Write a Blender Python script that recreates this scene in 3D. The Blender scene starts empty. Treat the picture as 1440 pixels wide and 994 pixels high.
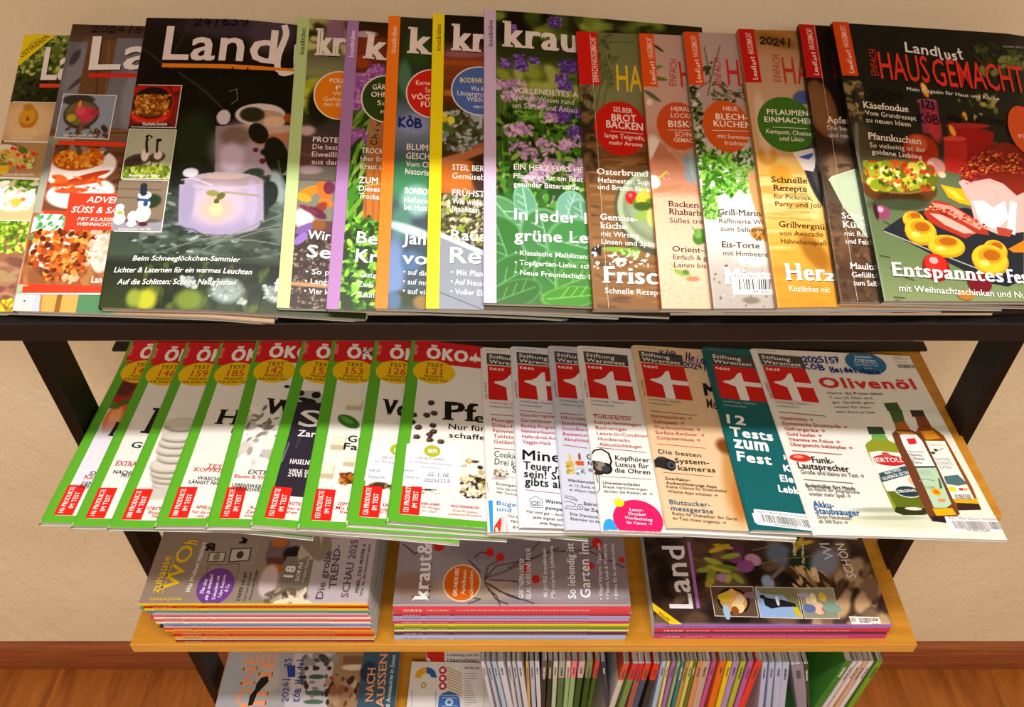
import bpy, bmesh, math, random
import numpy as np
from mathutils import Vector, Matrix
from mathutils.geometry import tessellate_polygon

# ================================================================ camera, world, lights, exposure
sc = bpy.context.scene
col = sc.collection
cam_d = bpy.data.cameras.new('camera'); cam = bpy.data.objects.new('camera', cam_d); col.objects.link(cam)
cam_d.sensor_width = 36; cam_d.lens = 36 * 1206 / 1440; cam_d.clip_start = .02
cam.location = (0, 0, 1.70); cam.rotation_euler = (math.radians(90 - 43.3), 0, 0)
sc.camera = cam
sc.view_settings.view_transform = 'Standard'; sc.view_settings.look = 'None'
sc.view_settings.gamma = 1; sc.view_settings.use_curve_mapping = False
sc.view_settings.exposure = EXPOSURE = 0.0
w = bpy.data.worlds.new('world'); sc.world = w; w.use_nodes = True
w.node_tree.nodes['Background'].inputs[0].default_value = (1, .9, .78, 1)
w.node_tree.nodes['Background'].inputs[1].default_value = .25


def area(name, loc, rot, sx, sy, power, color):
    l = bpy.data.lights.new(name, 'AREA'); l.shape = 'RECTANGLE'; l.size = sx; l.size_y = sy; l.energy = power; l.color = color
    o = bpy.data.objects.new(name, l); o.location = loc; o.rotation_euler = rot; col.objects.link(o); return o


LAMP_Y = -.01
area('tube_light_beam', (0.0, LAMP_Y, 2.62), (0, 0, 0), 1.5, .09, 35, (1, .99, .975))
area('rear_fill_light', (0.0, -1.9, 2.62), (0, 0, 0), 1.8, .9, 74, (1, .96, .90))  # unseen fill light, added to raise the ambient level

# ---------------------------------------------------------------- sheet geometry
FPX = 1206.0
PITCH = math.radians(43.3)
CAM = np.array([0.0, 0.0, 1.70])
FWD = np.array([0.0, math.cos(PITCH), -math.sin(PITCH)])
UPV = np.array([0.0, math.sin(PITCH), math.cos(PITCH)])
S30 = math.radians(30.3)
TIERS = {
    'top': dict(O=np.array([0, .561, 1.2234]), s=np.array([0, math.cos(S30), math.sin(S30)]), n=np.array([0, -math.sin(S30), math.cos(S30)])),
    'mid': dict(O=np.array([0, .53, .970]), s=np.array([0, 1.0, 0]), n=np.array([0, 0, 1.0])),
    'low': dict(O=np.array([0, .531, .699]), s=np.array([0, 1.0, 0]), n=np.array([0, 0, 1.0])),
    'bot': dict(O=np.array([0, .531, .337]), s=np.array([0, 1.0, 0]), n=np.array([0, 0, 1.0])),
}
EX = np.array([1.0, 0, 0])
RX0, RDX, RNX = -.66, .002, 680
RS0, RDS, RNS = -.10, .003, 150


class Drape:
    """height field of what already lies on one shelf"""
    def __init__(self, tier='top'):
        self.h = np.zeros((RNS, RNX)); self.margin = .035 if tier in ('top', 'mid') else .006
        if tier == 'mid': self.h[int((.2465 - RS0) / RDS):, :] = .0045      # the flat rail along the back of the middle shelf

    def sample(self, x, s):
        fx = np.clip((x - RX0) / RDX, 0, RNX - 2); fs = np.clip((s - RS0) / RDS, 0, RNS - 2)
        i = fx.astype(int); j = fs.astype(int); a = fx - i; b = fs - j
        h = self.h
        return np.maximum(np.maximum(h[j, i], h[j, i + 1]), np.maximum(h[j + 1, i], h[j + 1, i + 1]))


def majorant(u, b):
    hull = []
    for p in zip(u, b):
        while len(hull) >= 2:
            (x1, y1), (x2, y2) = hull[-2], hull[-1]
            if (x2 - x1) * (p[1] - y1) - (y2 - y1) * (p[0] - x1) >= 0: hull.pop()
            else: break
        hull.append(p)
    hx, hy = zip(*hull)
    return np.interp(u, hx, hy)


class Sheet:
    """one magazine: x, s position of its lower left corner, angle, size (metres)"""
    NU, NV = 40, 9

    def __init__(self, tier, x, s, phi, W, H, t, field=None, rnd=0.0):
        self.tier, self.x, self.s, self.phi, self.W, self.H, self.t, self.rnd = tier, x, s, phi, W, H, t, rnd
        T = TIERS[tier]; self.O, self.ds, self.n = T['O'], T['s'], T['n']
        self.hu = np.linspace(0, W, self.NU); self.hv = np.linspace(0, H, self.NV)
        self.hh = np.zeros((self.NV, self.NU))
        if field is not None:
            U, V = np.meshgrid(self.hu, self.hv)
            X, Sx = self.xs(U, V)
            B = field.sample(X, Sx)
            if tier in ('low', 'bot'): self.hh[:] = B.max() + .0001; U = U[:0]
            for k in range(self.NV if len(U) else 0):
                m = majorant(self.hu, B[k])
                for _ in range(4):
                    q = m.copy(); q[1:-1] = (m[:-2] + 2 * m[1:-1] + m[2:]) / 4; m = q
                self.hh[k] = m + .0003
            q = self.hh.copy()
            if len(U): q[1:-1] = (self.hh[:-2] + 2 * self.hh[1:-1] + self.hh[2:]) / 4; self.hh = q

    def xs(self, u, v):
        c, s = math.cos(self.phi), math.sin(self.phi)
        return self.x + u * c - v * s, self.s + u * s + v * c

    def uv(self, x, s):
        c, q = math.cos(self.phi), math.sin(self.phi)
        dx, dy = x - self.x, s - self.s
        return dx * c + dy * q, -dx * q + dy * c

    def base(self, u, v):
        fu = np.clip(np.asarray(u, float) / self.W, 0, 1) * (self.NU - 1); fv = np.clip(np.asarray(v, float) / self.H, 0, 1) * (self.NV - 1)
        i = np.minimum(fu.astype(int), self.NU - 2); j = np.minimum(fv.astype(int), self.NV - 2); a = fu - i; b = fv - j
        h = self.hh
        return (h[j, i] * (1 - a) + h[j, i + 1] * a) * (1 - b) + (h[j + 1, i] * (1 - a) + h[j + 1, i + 1] * a) * b

    def thick(self, u):
        r = max(self.rnd, .0008)
        q = np.clip(np.asarray(u, float) / r, 0, 1)
        k = .45 if self.rnd > 0 else .92
        return self.t * (k + (1 - k) * np.sqrt(np.maximum(0, 1 - (1 - q) ** 2)))

    def top(self, u, v):
        return self.base(u, v) + self.thick(u)

    def world(self, u, v, w=0.0, above=True):
        """above: w over the cover; else w over the underside"""
        u = np.asarray(u, float); v = np.asarray(v, float)
        X, Sx = self.xs(u, v)
        h = (self.top(u, v) if above else self.base(u, v)) + w
        return self.O + X[..., None] * EX + Sx[..., None] * self.ds + h[..., None] * self.n

    def lay(self, field):
        xs = RX0 + np.arange(RNX) * RDX; ss = RS0 + np.arange(RNS) * RDS
        X, Sx = np.meshgrid(xs, ss)
        U, V = self.uv(X, Sx)
        m = (U >= -.001) & (U <= self.W + .001) & (V >= -field.margin) & (V <= self.H + field.margin)
        field.h[m] = np.maximum(field.h[m], (self.base(U, V) + self.t)[m])


# ================================================================ materials


def lin(c):
    if isinstance(c, str): c = [int(c[i:i + 2], 16) / 255 for i in (1, 3, 5)]
    c = np.asarray(c, float)
    return np.where(c <= .04045, c / 12.92, ((c + .055) / 1.055) ** 2.4)


def mat(name, color=None, rough=.5, spec=.5, metal=0.0, coat=0.0):
    m = bpy.data.materials.new(name); m.use_nodes = True
    b = m.node_tree.nodes['Principled BSDF']
    if color is not None: b.inputs['Base Color'].default_value = (*lin(color), 1)
    b.inputs['Roughness'].default_value = rough; b.inputs['Specular IOR Level'].default_value = spec
    b.inputs['Metallic'].default_value = metal; b.inputs['Coat Weight'].default_value = coat
    return m, m.node_tree, b


def nd(t, kind, **kw):
    n = t.nodes.new(kind)
    for k, v in kw.items(): setattr(n, k, v)
    return n


def noise_tex(t, scale, detail=3, coord='Object', vec_scale=None):
    tc = nd(t, 'ShaderNodeTexCoord'); n = nd(t, 'ShaderNodeTexNoise'); n.inputs['Scale'].default_value = scale; n.inputs['Detail'].default_value = detail
    if vec_scale:
        mp = nd(t, 'ShaderNodeMapping'); mp.inputs['Scale'].default_value = vec_scale
        t.links.new(tc.outputs[coord], mp.inputs[0]); t.links.new(mp.outputs[0], n.inputs[0])
    else: t.links.new(tc.outputs[coord], n.inputs[0])
    return n


def ramp(t, fac, stops):
    r = nd(t, 'ShaderNodeValToRGB'); e = r.color_ramp.elements
    while len(e) < len(stops): e.new(.5)
    for q, (p, c) in zip(e, stops): q.position = p; q.color = (*lin(c), 1)
    t.links.new(fac, r.inputs[0]); return r


def bump(t, b, height, strength, dist):
    n = nd(t, 'ShaderNodeBump'); n.inputs['Strength'].default_value = strength; n.inputs['Distance'].default_value = dist
    t.links.new(height, n.inputs['Height']); t.links.new(n.outputs[0], b.inputs['Normal']); return n


def attr_mat(name, rough, spec, grain=.0):
    m, t, b = mat(name, None, rough, spec)
    a = nd(t, 'ShaderNodeAttribute', attribute_name='Col')
    nz = noise_tex(t, 900, 2)
    mx = nd(t, 'ShaderNodeMixRGB', blend_type='MULTIPLY'); mx.inputs[0].default_value = grain
    t.links.new(a.outputs['Color'], mx.inputs[1]); t.links.new(nz.outputs[0], mx.inputs[2]); t.links.new(mx.outputs[0], b.inputs['Base Color'])
    n2 = noise_tex(t, 14, 2); bump(t, b, n2.outputs[0], .25, .0015)
    return m


M_COVER = attr_mat('glossy_printed_cover', .34, .24, .10)
M_INK = attr_mat('printed_ink', .38, .22, .0)
M_PAGE = attr_mat('page_edges', .8, .2, .25)

M_WALL, t, b = mat('cream_stucco', '#d5bd97', .85, .2)
n1 = noise_tex(t, 34, 4, 'Object', (1, 1, .38)); n2 = noise_tex(t, 150, 3, 'Object', (1, 1, .6))
v = nd(t, 'ShaderNodeMath', operation='MULTIPLY_ADD'); v.inputs[1].default_value = .35
t.links.new(n2.outputs[0], v.inputs[0]); t.links.new(n1.outputs[0], v.inputs[2]); bump(t, b, v.outputs[0], .7, .007)
n3 = noise_tex(t, 3, 3); r = ramp(t, n3.outputs[0], [(.3, '#d8c7a6'), (.7, '#e2d3b6')]); t.links.new(r.outputs[0], b.inputs['Base Color'])

M_CEIL, t, b = mat('white_ceiling', '#e4dccb', .9, .1); n = noise_tex(t, 60, 2); bump(t, b, n.outputs[0], .1, .002)

M_SHELF, t, b = mat('beech_veneer', '#c8892c', .38, .45)
n = noise_tex(t, 6, 4, 'Object', (1.2, 14, 14)); r = ramp(t, n.outputs[0], [(.25, '#b0741a'), (.55, '#bd8022'), (.8, '#c68c2e')]); t.links.new(r.outputs[0], b.inputs['Base Color'])
M_EDGE, t, b = mat('beech_edge_band', '#c9943f', .45, .4)
n = noise_tex(t, 8, 3, 'Object', (1, 20, 20)); r = ramp(t, n.outputs[0], [(.3, '#c08a34'), (.7, '#cf9c48')]); t.links.new(r.outputs[0], b.inputs['Base Color'])

M_STEEL, t, b = mat('black_lacquered_steel', '#0d0b0b', .45, .3)
n = noise_tex(t, 120, 2); bump(t, b, n.outputs[0], .04, .0005)
M_BAR, t, b = mat('dark_satin_bar', '#161312', .34, .4, .0)
n = noise_tex(t, 40, 2, 'Object', (.05, 1, 1)); bump(t, b, n.outputs[0], .05, .0005)
M_BLACK, t, b = mat('matt_black_steel', '#0d0b0b', .5, .4); n = noise_tex(t, 90, 2); bump(t, b, n.outputs[0], .05, .0005)

M_BASE, t, b = mat('mahogany_baseboard', '#8a4a28', .4, .45)
n = noise_tex(t, 5, 4, 'Object', (1, 30, 30)); r = ramp(t, n.outputs[0], [(.3, '#743a1e'), (.7, '#96552f')]); t.links.new(r.outputs[0], b.inputs['Base Color'])


def plank_mat():
    m, t, b = mat('cherry_laminate', None, .36, .45)
    oi = nd(t, 'ShaderNodeObjectInfo'); tc = nd(t, 'ShaderNodeTexCoord')
    add = nd(t, 'ShaderNodeVectorMath', operation='MULTIPLY_ADD'); add.inputs[1].default_value = (9, 9, 9)
    t.links.new(oi.outputs['Random'], add.inputs[0]); t.links.new(tc.outputs['Object'], add.inputs[2])
    mp = nd(t, 'ShaderNodeMapping'); mp.inputs['Scale'].default_value = (13, 1.6, 1); t.links.new(add.outputs[0], mp.inputs[0])
    n = nd(t, 'ShaderNodeTexNoise'); n.inputs['Scale'].default_value = 1.2; n.inputs['Detail'].default_value = 5; n.inputs['Distortion'].default_value = .9; t.links.new(mp.outputs[0], n.inputs[0])
    r = ramp(t, n.outputs[0], [(.28, '#733a12'), (.45, '#8f4f1a'), (.6, '#9c5a20'), (.8, '#824616')])
    mp2 = nd(t, 'ShaderNodeMapping'); mp2.inputs['Scale'].default_value = (90, 5, 1); t.links.new(add.outputs[0], mp2.inputs[0])
    n2 = nd(t, 'ShaderNodeTexNoise'); n2.inputs['Scale'].default_value = 1; t.links.new(mp2.outputs[0], n2.inputs[0])
    mx = nd(t, 'ShaderNodeMixRGB', blend_type='OVERLAY'); mx.inputs[0].default_value = .35; t.links.new(r.outputs[0], mx.inputs[1]); t.links.new(n2.outputs[0], mx.inputs[2])
    t.links.new(mx.outputs[0], b.inputs['Base Color']); return m


M_PLANK = plank_mat()
M_SUB, t, b = mat('subfloor', '#2c1a0c', .9, .1); n = noise_tex(t, 40, 2); bump(t, b, n.outputs[0], .1, .001)
M_LAMP, t, b = mat('lamp_diffuser', '#f0e8d8', .6, .2); b.inputs['Emission Color'].default_value = (1, .93, .82, 1); b.inputs['Emission Strength'].default_value = 3.0
n = noise_tex(t, 30, 2); bump(t, b, n.outputs[0], .05, .001)
M_LAMPBOX, t, b = mat('white_enamel', '#e8e4da', .4, .4); n = noise_tex(t, 30, 2); bump(t, b, n.outputs[0], .03, .001)

# ================================================================ object helpers


def link_mesh(name, verts, faces, material, parent=None, color=None, smooth=False, loc=(0, 0, 0)):
    """verts in world space; stored relative to loc"""
    me = bpy.data.meshes.new(name)
    V = np.asarray(verts, float) - np.asarray(loc, float)
    if isinstance(faces, np.ndarray):
        nf, k = faces.shape
        me.vertices.add(len(V)); me.vertices.foreach_set('co', V.astype(np.float32).ravel())
        me.loops.add(nf * k); me.loops.foreach_set('vertex_index', faces.astype(np.int32).ravel())
        me.polygons.add(nf); me.polygons.foreach_set('loop_start', np.arange(0, nf * k, k, dtype=np.int32)); me.polygons.foreach_set('loop_total', np.full(nf, k, dtype=np.int32))
        me.update(calc_edges=True)
    else:
        me.from_pydata(V.tolist(), [], faces); me.update()
    me.materials.append(material)
    if color is not None:
        a = me.color_attributes.new('Col', 'FLOAT_COLOR', 'POINT')
        c4 = np.ones((len(V), 4), np.float32); c4[:, :3] = color; a.data.foreach_set('color', c4.ravel())
    if smooth: me.polygons.foreach_set('use_smooth', np.ones(len(me.polygons), bool))
    o = bpy.data.objects.new(name, me); col.objects.link(o)
    if parent: o.parent = parent
    else: o.location = loc
    return o


def boxes(name, lst, material, parent=None, bevel=.0015, loc=(0, 0, 0), kind=None):
    bm = bmesh.new()
    for (x0, x1, y0, y1, z0, z1) in lst:
        vs = [bm.verts.new((x - loc[0], y - loc[1], z - loc[2])) for x in (x0, x1) for y in (y0, y1) for z in (z0, z1)]
        for f in ((0, 1, 3, 2), (4, 6, 7, 5), (0, 4, 5, 1), (2, 3, 7, 6), (0, 2, 6, 4), (1, 5, 7, 3)): bm.faces.new([vs[i] for i in f])
    if bevel: bmesh.ops.bevel(bm, geom=bm.edges[:], offset=bevel, segments=2, affect='EDGES', profile=.5)
    bmesh.ops.recalc_face_normals(bm, faces=bm.faces[:])
    me = bpy.data.meshes.new(name); bm.to_mesh(me); bm.free(); me.materials.append(material)
    o = bpy.data.objects.new(name, me); col.objects.link(o)
    if parent: o.parent = parent
    else: o.location = loc
    if kind: o['kind'] = kind
    return o


def prism(name, prof, x0, x1, material, parent=None, bevel=0.0, loc=(0, 0, 0)):
    """profile in (y, z) extruded along x"""
    bm = bmesh.new()
    a = [bm.verts.new((x0 - loc[0], y - loc[1], z - loc[2])) for y, z in prof]; c = [bm.verts.new((x1 - loc[0], y - loc[1], z - loc[2])) for y, z in prof]
    n = len(prof)
    for i in range(n): bm.faces.new((a[i], a[(i + 1) % n], c[(i + 1) % n], c[i]))
    bm.faces.new(a[::-1]); bm.faces.new(c)
    bmesh.ops.recalc_face_normals(bm, faces=bm.faces[:])
    if bevel: bmesh.ops.bevel(bm, geom=bm.edges[:], offset=bevel, segments=2, affect='EDGES', profile=.5)
    me = bpy.data.meshes.new(name); bm.to_mesh(me); bm.free(); me.materials.append(material)
    o = bpy.data.objects.new(name, me); col.objects.link(o)
    if parent: o.parent = parent
    else: o.location = loc
    return o


def root(name, loc, label, cat, group=None):
    o = bpy.data.objects.new(name, None); o.empty_display_size = .05; o.location = loc; col.objects.link(o)
    o['label'] = label; o['category'] = cat
    if group: o['group'] = group
    return o


# ================================================================ the room
WY = .86
boxes('wall_back', [(-2.4, 2.4, WY, WY + .12, -.05, 2.75)], M_WALL, bevel=0, kind='structure')
boxes('wall_left', [(-2.4, -2.3, -3.1, WY, 0, 2.7)], M_WALL, bevel=0, kind='structure')
boxes('wall_right', [(2.3, 2.4, -3.1, WY, 0, 2.7)], M_WALL, bevel=0, kind='structure')
boxes('wall_front', [(-2.4, 2.4, -3.2, -3.1, 0, 2.7)], M_WALL, bevel=0, kind='structure')
boxes('ceiling', [(-2.4, 2.4, -3.2, WY + .12, 2.7, 2.8)], M_CEIL, bevel=0, kind='structure')
fl = boxes('floor', [(-2.4, 2.4, -3.2, WY + .1, -.06, -.012)], M_SUB, bevel=0, kind='structure')
bm = bmesh.new()
vs = [bm.verts.new((x, y, z)) for x in (0, .1927) for y in (0, 1.285) for z in (-.012, 0)]
for f in ((0, 1, 3, 2), (4, 6, 7, 5), (0, 4, 5, 1), (2, 3, 7, 6), (0, 2, 6, 4), (1, 5, 7, 3)): bm.faces.new([vs[i] for i in f])
bmesh.ops.bevel(bm, geom=[e for e in bm.edges if all(v_.co.z > -.001 for v_ in e.verts)], offset=.0005, segments=1, affect='EDGES')
bmesh.ops.recalc_face_normals(bm, faces=bm.faces[:])
pm = bpy.data.meshes.new('plank'); bm.to_mesh(pm); bm.free(); pm.materials.append(M_PLANK)
for i in range(24):
    off = [0, .43, .86][i % 3]
    for k in range(4):
        y0 = WY - .004 - 1.2865 * (k + 1) + off
        if y0 + 1.285 < -3.1 or y0 > WY - .02: continue
        p = bpy.data.objects.new('plank', pm); p.location = (-2.29 + i * .193, y0, 0)
        if y0 + 1.285 > WY - .004: p.scale[1] = (WY - .004 - y0) / 1.285
        if y0 < -3.1: continue
        p.parent = fl; col.objects.link(p)
BH = .094
bprof = [(WY, 0), (WY, BH), (WY - .006, BH), (WY - .013, BH - .012), (WY - .016, BH - .03), (WY - .016, .012), (WY - .013, 0)]
bb = prism('baseboard_back', bprof, -2.3, 2.3, M_BASE); bb['kind'] = 'structure'
for nm_, xx in (('baseboard_left', -2.3), ('baseboard_right', 2.284)):
    boxes(nm_, [(xx, xx + .016, -3.1, WY - .016, 0, BH)], M_BASE, bevel=.002, kind='structure')

# ================================================================ ceiling lamps, the rear one added to carry the fill light
for (ly, lab) in ((LAMP_Y, 'long white ceiling lamp above the magazine rack'), (-1.9, 'long white lamp added further back in the room for fill light')):
    rt = root('ceiling_lamp', (0, ly, 2.7), lab, 'lamp')
    boxes('lamp_housing', [(-.8, .8, -.07, .07, -.055, 0)], M_LAMPBOX, rt, .004)
    boxes('diffuser', [(-.78, .78, -.05, .05, -.07, -.0552)], M_LAMP, rt, .004)
# unseen shelf added further up the wall to shade the top row's upper half
rt = root('added_shade_shelf', (0.016, WY, 1.61), 'unseen beech shelf added above the magazine rack to shade the top row', 'shelf')
boxes('shelf_board', [(-.72, .72, -.365, 0, 0, .018)], M_SHELF, rt, .001)
for xx in (-.5, .5): boxes('bracket', [(xx - .01, xx + .01, -.30, 0, -.012, 0), (xx - .01, xx + .01, -.012, 0, -.16, -.012)], M_STEEL, rt, .001)

# ================================================================ the rack
CX = .016
rk = root('magazine_rack', (CX, .644, 0), 'black steel magazine rack with beech shelves and a slanted top tray', 'rack')


def R_(x0, x1, y0, y1, z0, z1): return (x0 - CX, x1 - CX, y0 - .644, y1 - .644, z0, z1)


PXL, PXR = -.496, .5195
PW = .015
BXL, BXR = -.481, .507
for sx in (0, 1):
    x0 = PXL if sx == 0 else PXR - PW
    boxes('post', [R_(x0, x0 + PW, .640, .685, 0, 1.226)], M_STEEL, rk, .0012)
    boxes('foot', [R_(x0 - .003, x0 + PW + .003, .46, .80, 0, .022)], M_STEEL, rk, .002)


def board(name, z, yf, yb, xl, xr, th=.017):
    # board with notches for the two posts
    n0, n1 = .6395, .6855
    li, ri = PXL + PW + .0005, PXR - PW - .0005
    pts = [(xl, yf), (xr, yf), (xr, n0), (ri, n0), (ri, n1), (xr, n1), (xr, yb), (xl, yb), (xl, n1), (li, n1), (li, n0), (xl, n0)]
    bm = bmesh.new(); lo = [bm.verts.new((x - CX, y - .644, z - th)) for x, y in pts]; hi = [bm.verts.new((x - CX, y - .644, z)) for x, y in pts]
    bm.faces.new(hi); bm.faces.new(lo[::-1]); n = len(pts)
    for i in range(n): bm.faces.new((lo[i], lo[(i + 1) % n], hi[(i + 1) % n], hi[i]))
    bmesh.ops.recalc_face_normals(bm, faces=bm.faces[:]); bmesh.ops.triangulate(bm, faces=[f for f in bm.faces if len(f.verts) > 4])
    me = bpy.data.meshes.new(name); bm.to_mesh(me); bm.free(); me.materials.append(M_SHELF)
    o = bpy.data.objects.new(name, me); col.objects.link(o); o.parent = rk
    boxes('edge_band', [R_(xl, xr, yf - .0012, yf, z - th, z - .0003)], M_EDGE, o, 0)
    return o


board('shelf', .699, .5317, .80, BXL + .003, BXR)
board('shelf', .970, .5310, .80, BXL + .002, BXR)
board('shelf', .337, .5310, .80, BXL + .003, BXR)
for z in (.699, .337):
    boxes('back_rail', [R_(BXL + .005, BXR - .005, .790, .80, z, z + .020)], M_BLACK, rk, .001)
boxes('back_rail', [R_(-.497, .516, .7770, .7935, .9702, .9744)], M_BLACK, rk, .0015)
for z in (.682, .953, .320):
    for xx in (BXL + .004, BXR - .014): boxes('shelf_bracket', [R_(xx, xx + .010, .60, .78, z - .018, z - .0005)], M_STEEL, rk, .001)
# slanted tray
tr = TIERS['top']
def tp(s, h): q = tr['O'] + tr['s'] * s + tr['n'] * h; return (q[1] - .644, q[2])
prism('tray_board', [tp(-.001, -.0004), tp(.135, -.0004), tp(.135, -.0075), tp(-.001, -.0075)], -.535 , .535, M_STEEL, rk, .0008)
boxes('lip_bar', [R_(-.527, .559, .5475, .5590, 1.1985, 1.2190)], M_BAR, rk, .0012)
prism('tray_support', [tp(.02, -.009), tp(.130, -.009), (.685 - .644, 1.215), (.60 - .644, 1.215)], PXL - CX, PXL + PW - CX, M_STEEL, rk)
prism('tray_support', [tp(.02, -.009), tp(.130, -.009), (.685 - .644, 1.215), (.60 - .644, 1.215)], PXR - PW - CX, PXR - CX, M_STEEL, rk)
# small adjustment holes on the inner faces of the posts
bm = bmesh.new()
for sx in (0, 1):
    xx = (PXL + PW + .0001) if sx == 0 else (PXR - PW - .0001)
    for z in np.arange(.40, 1.16, .064):
        m4 = Matrix.Translation((xx - CX, .0185, z)) @ Matrix.Rotation(math.pi / 2, 4, 'Y')
        bmesh.ops.create_cone(bm, segments=12, radius1=.0032, radius2=.0032, depth=.0006, cap_ends=True, matrix=m4)
me = bpy.data.meshes.new('peg_holes'); bm.to_mesh(me); bm.free(); me.materials.append(M_BLACK)
o = bpy.data.objects.new('peg_holes', me); o.parent = rk; col.objects.link(o)

# ================================================================ lettering
OFFS = {'n': .004, 'c': .006}
FAT = {'b': (.016, .012), 'i': (.014, .010), 's': (.014, .006), 'S': (.034, .006), 'x': (.034, .026)}
_cd = bpy.data.curves.new('lettering', 'FONT'); _co = bpy.data.objects.new('lettering', _cd); col.objects.link(_co)
_cache = {}


def glyphs(text, st):
    key = (text, st)
    if key in _cache: return _cache[key]
    _cd.body = text; _cd.size = 1; _cd.resolution_u = 2; _cd.offset = OFFS.get(st, 0); _cd.shear = .22 if st == 'i' else 0; _cd.space_character = {'x': 1.12, 'S': 1.10, 'b': 1.04}.get(st, 1.0)
    dg = bpy.context.evaluated_depsgraph_get(); dg.update()
    ob = _co.evaluated_get(dg); me = ob.to_mesh()
    n = len(me.vertices); V = np.zeros(n * 3, np.float32); me.vertices.foreach_get('co', V); V = V.reshape(-1, 3)[:, :2].astype(float)
    me.calc_loop_triangles(); F = np.zeros(len(me.loop_triangles) * 3, np.int32); me.loop_triangles.foreach_get('vertices', F); F = F.reshape(-1, 3)
    ob.to_mesh_clear()
    if st in 'sS' and n:
        e = np.vstack([F[:, [0, 1]], F[:, [1, 2]], F[:, [2, 0]]]); es = np.sort(e, 1)
        u, idx, cnt = np.unique(es, axis=0, return_index=True, return_counts=True); be = u[cnt == 1]
        a, c = V[be[:, 0]], V[be[:, 1]]; L = np.abs(a[:, 0] - c[:, 0]); flat = (np.abs(a[:, 1] - c[:, 1]) < .006) & (L > .05) & (L < .2)
        ext, th = .055, .045; nv = [V]; nf = [F]; k = len(V)
        for p, q in zip(a[flat], c[flat]):
            x0, x1 = min(p[0], q[0]), max(p[0], q[0]); y = p[1]
            if abs(y) < .04: l, r, y0, y1 = x0 - ext, x1 + ext, y, y + th
            elif y > .48: l, r, y0, y1 = x0 - ext, x1 + (ext if y > .6 and (x1 - x0) > .0 and text.isupper() else .0), y - th, y
            else: continue
            nv.append(np.array([[l, y0], [r, y0], [r, y1], [l, y1]])); nf.append(np.array([[k, k + 1, k + 2], [k, k + 2, k + 3]])); k += 4
        V = np.vstack(nv); F = np.vstack(nf)
    _cache[key] = (V, F)
    return V, F


CAPH = {}
def cap(st):
    if st not in CAPH: V, F = glyphs('H', 'n'); CAPH[st] = V[:, 1].max() + FAT.get(st, (0, 0))[1]
    return CAPH[st]


# single-stroke hand lettering
HAND = {
 '0': [[(.5, 1), (.1, .7), (.1, .25), (.45, 0), (.85, .3), (.85, .75), (.5, 1)]], '1': [[(.2, .75), (.5, 1), (.45, 0)]], '2': [[(.1, .75), (.4, 1), (.8, .8), (.6, .45), (.05, .02), (.9, .05)]],
 '3': [[(.1, .95), (.7, .95), (.4, .58), (.8, .35), (.5, 0), (.05, .1)]], '4': [[(.6, 1), (.1, .35), (.9, .38)], [(.65, .65), (.6, 0)]], '5': [[(.85, 1), (.3, .98), (.2, .55), (.7, .55), (.8, .2), (.4, 0), (.05, .1)]],
 '6': [[(.75, 1), (.25, .6), (.15, .2), (.5, 0), (.85, .25), (.5, .5), (.2, .3)]], '7': [[(.1, .95), (.85, .95), (.4, 0)], [(.25, .5), (.8, .52)]], '8': [[(.5, .52), (.15, .75), (.5, 1), (.8, .75), (.5, .52), (.1, .25), (.5, 0), (.9, .25), (.5, .52)]],
 '9': [[(.8, .7), (.4, .5), (.15, .75), (.5, 1), (.8, .75), (.75, .3), (.4, 0)]], '/': [[(.6, 1.1), (.35, -.15)]],
 'K': [[(.15, 1), (.12, 0)], [(.8, 1), (.15, .45), (.85, 0)]], 'Ö': [[(.5, .8), (.1, .5), (.3, .05), (.7, .1), (.85, .5), (.5, .8)], [(.3, 1.05), (.34, 1.0)], [(.65, 1.05), (.69, 1.0)]], 'Ò': [[(.5, .8), (.1, .5), (.3, .05), (.7, .1), (.85, .5), (.5, .8)], [(.35, 1.15), (.6, .98)]],
 'B': [[(.15, 1), (.12, 0)], [(.12, .95), (.7, .85), (.6, .55), (.15, .52), (.8, .4), (.75, .08), (.12, .02)]], 'H': [[(.15, 1), (.1, 0)], [(.8, 1), (.75, 0)], [(.1, .5), (.8, .55)]],
 'e': [[(.15, .28), (.75, .35), (.5, .6), (.15, .35), (.3, .02), (.8, .1)]], 'i': [[(.4, .55), (.38, .02)], [(.42, .82), (.45, .78)]], 'd': [[(.7, .5), (.3, .55), (.15, .2), (.45, .02), (.72, .3), (.78, 1), (.75, .02)]],
 'l': [[(.4, 1), (.35, .1), (.6, .02)]], 's': [[(.7, .5), (.3, .5), (.3, .33), (.7, .22), (.5, .02), (.15, .05)]], 'h': [[(.2, 1), (.15, 0)], [(.17, .35), (.5, .55), (.72, .4), (.7, 0)]], 'm': [[(.1, .55), (.08, 0)], [(.1, .4), (.35, .55), (.45, 0)], [(.45, .4), (.7, .55), (.85, 0)]],
 'W': [[(.05, 1), (.25, 0), (.5, .7), (.7, 0), (.95, 1)]], 'C': [[(.8, .9), (.4, 1), (.1, .5), (.4, 0), (.85, .15)]], 'v': [[(.1, .55), (.4, 0), (.8, .6)]], 'L': [[(.2, 1), (.15, .02), (.8, .05)]], 'a': [[(.7, .5), (.3, .55), (.15, .2), (.45, .02), (.72, .35), (.75, .55), (.75, .02)]],
 'n': [[(.15, .55), (.12, 0)], [(.14, .35), (.5, .55), (.72, .4), (.72, 0)]], 'u': [[(.15, .55), (.2, .05), (.6, .05), (.75, .55), (.78, .02)]], 't': [[(.4, .9), (.38, .1), (.65, .02)], [(.1, .6), (.75, .62)]], 'x': [[(.1, .5), (.8, 0)], [(.8, .5), (.1, 0)]],
}


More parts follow.
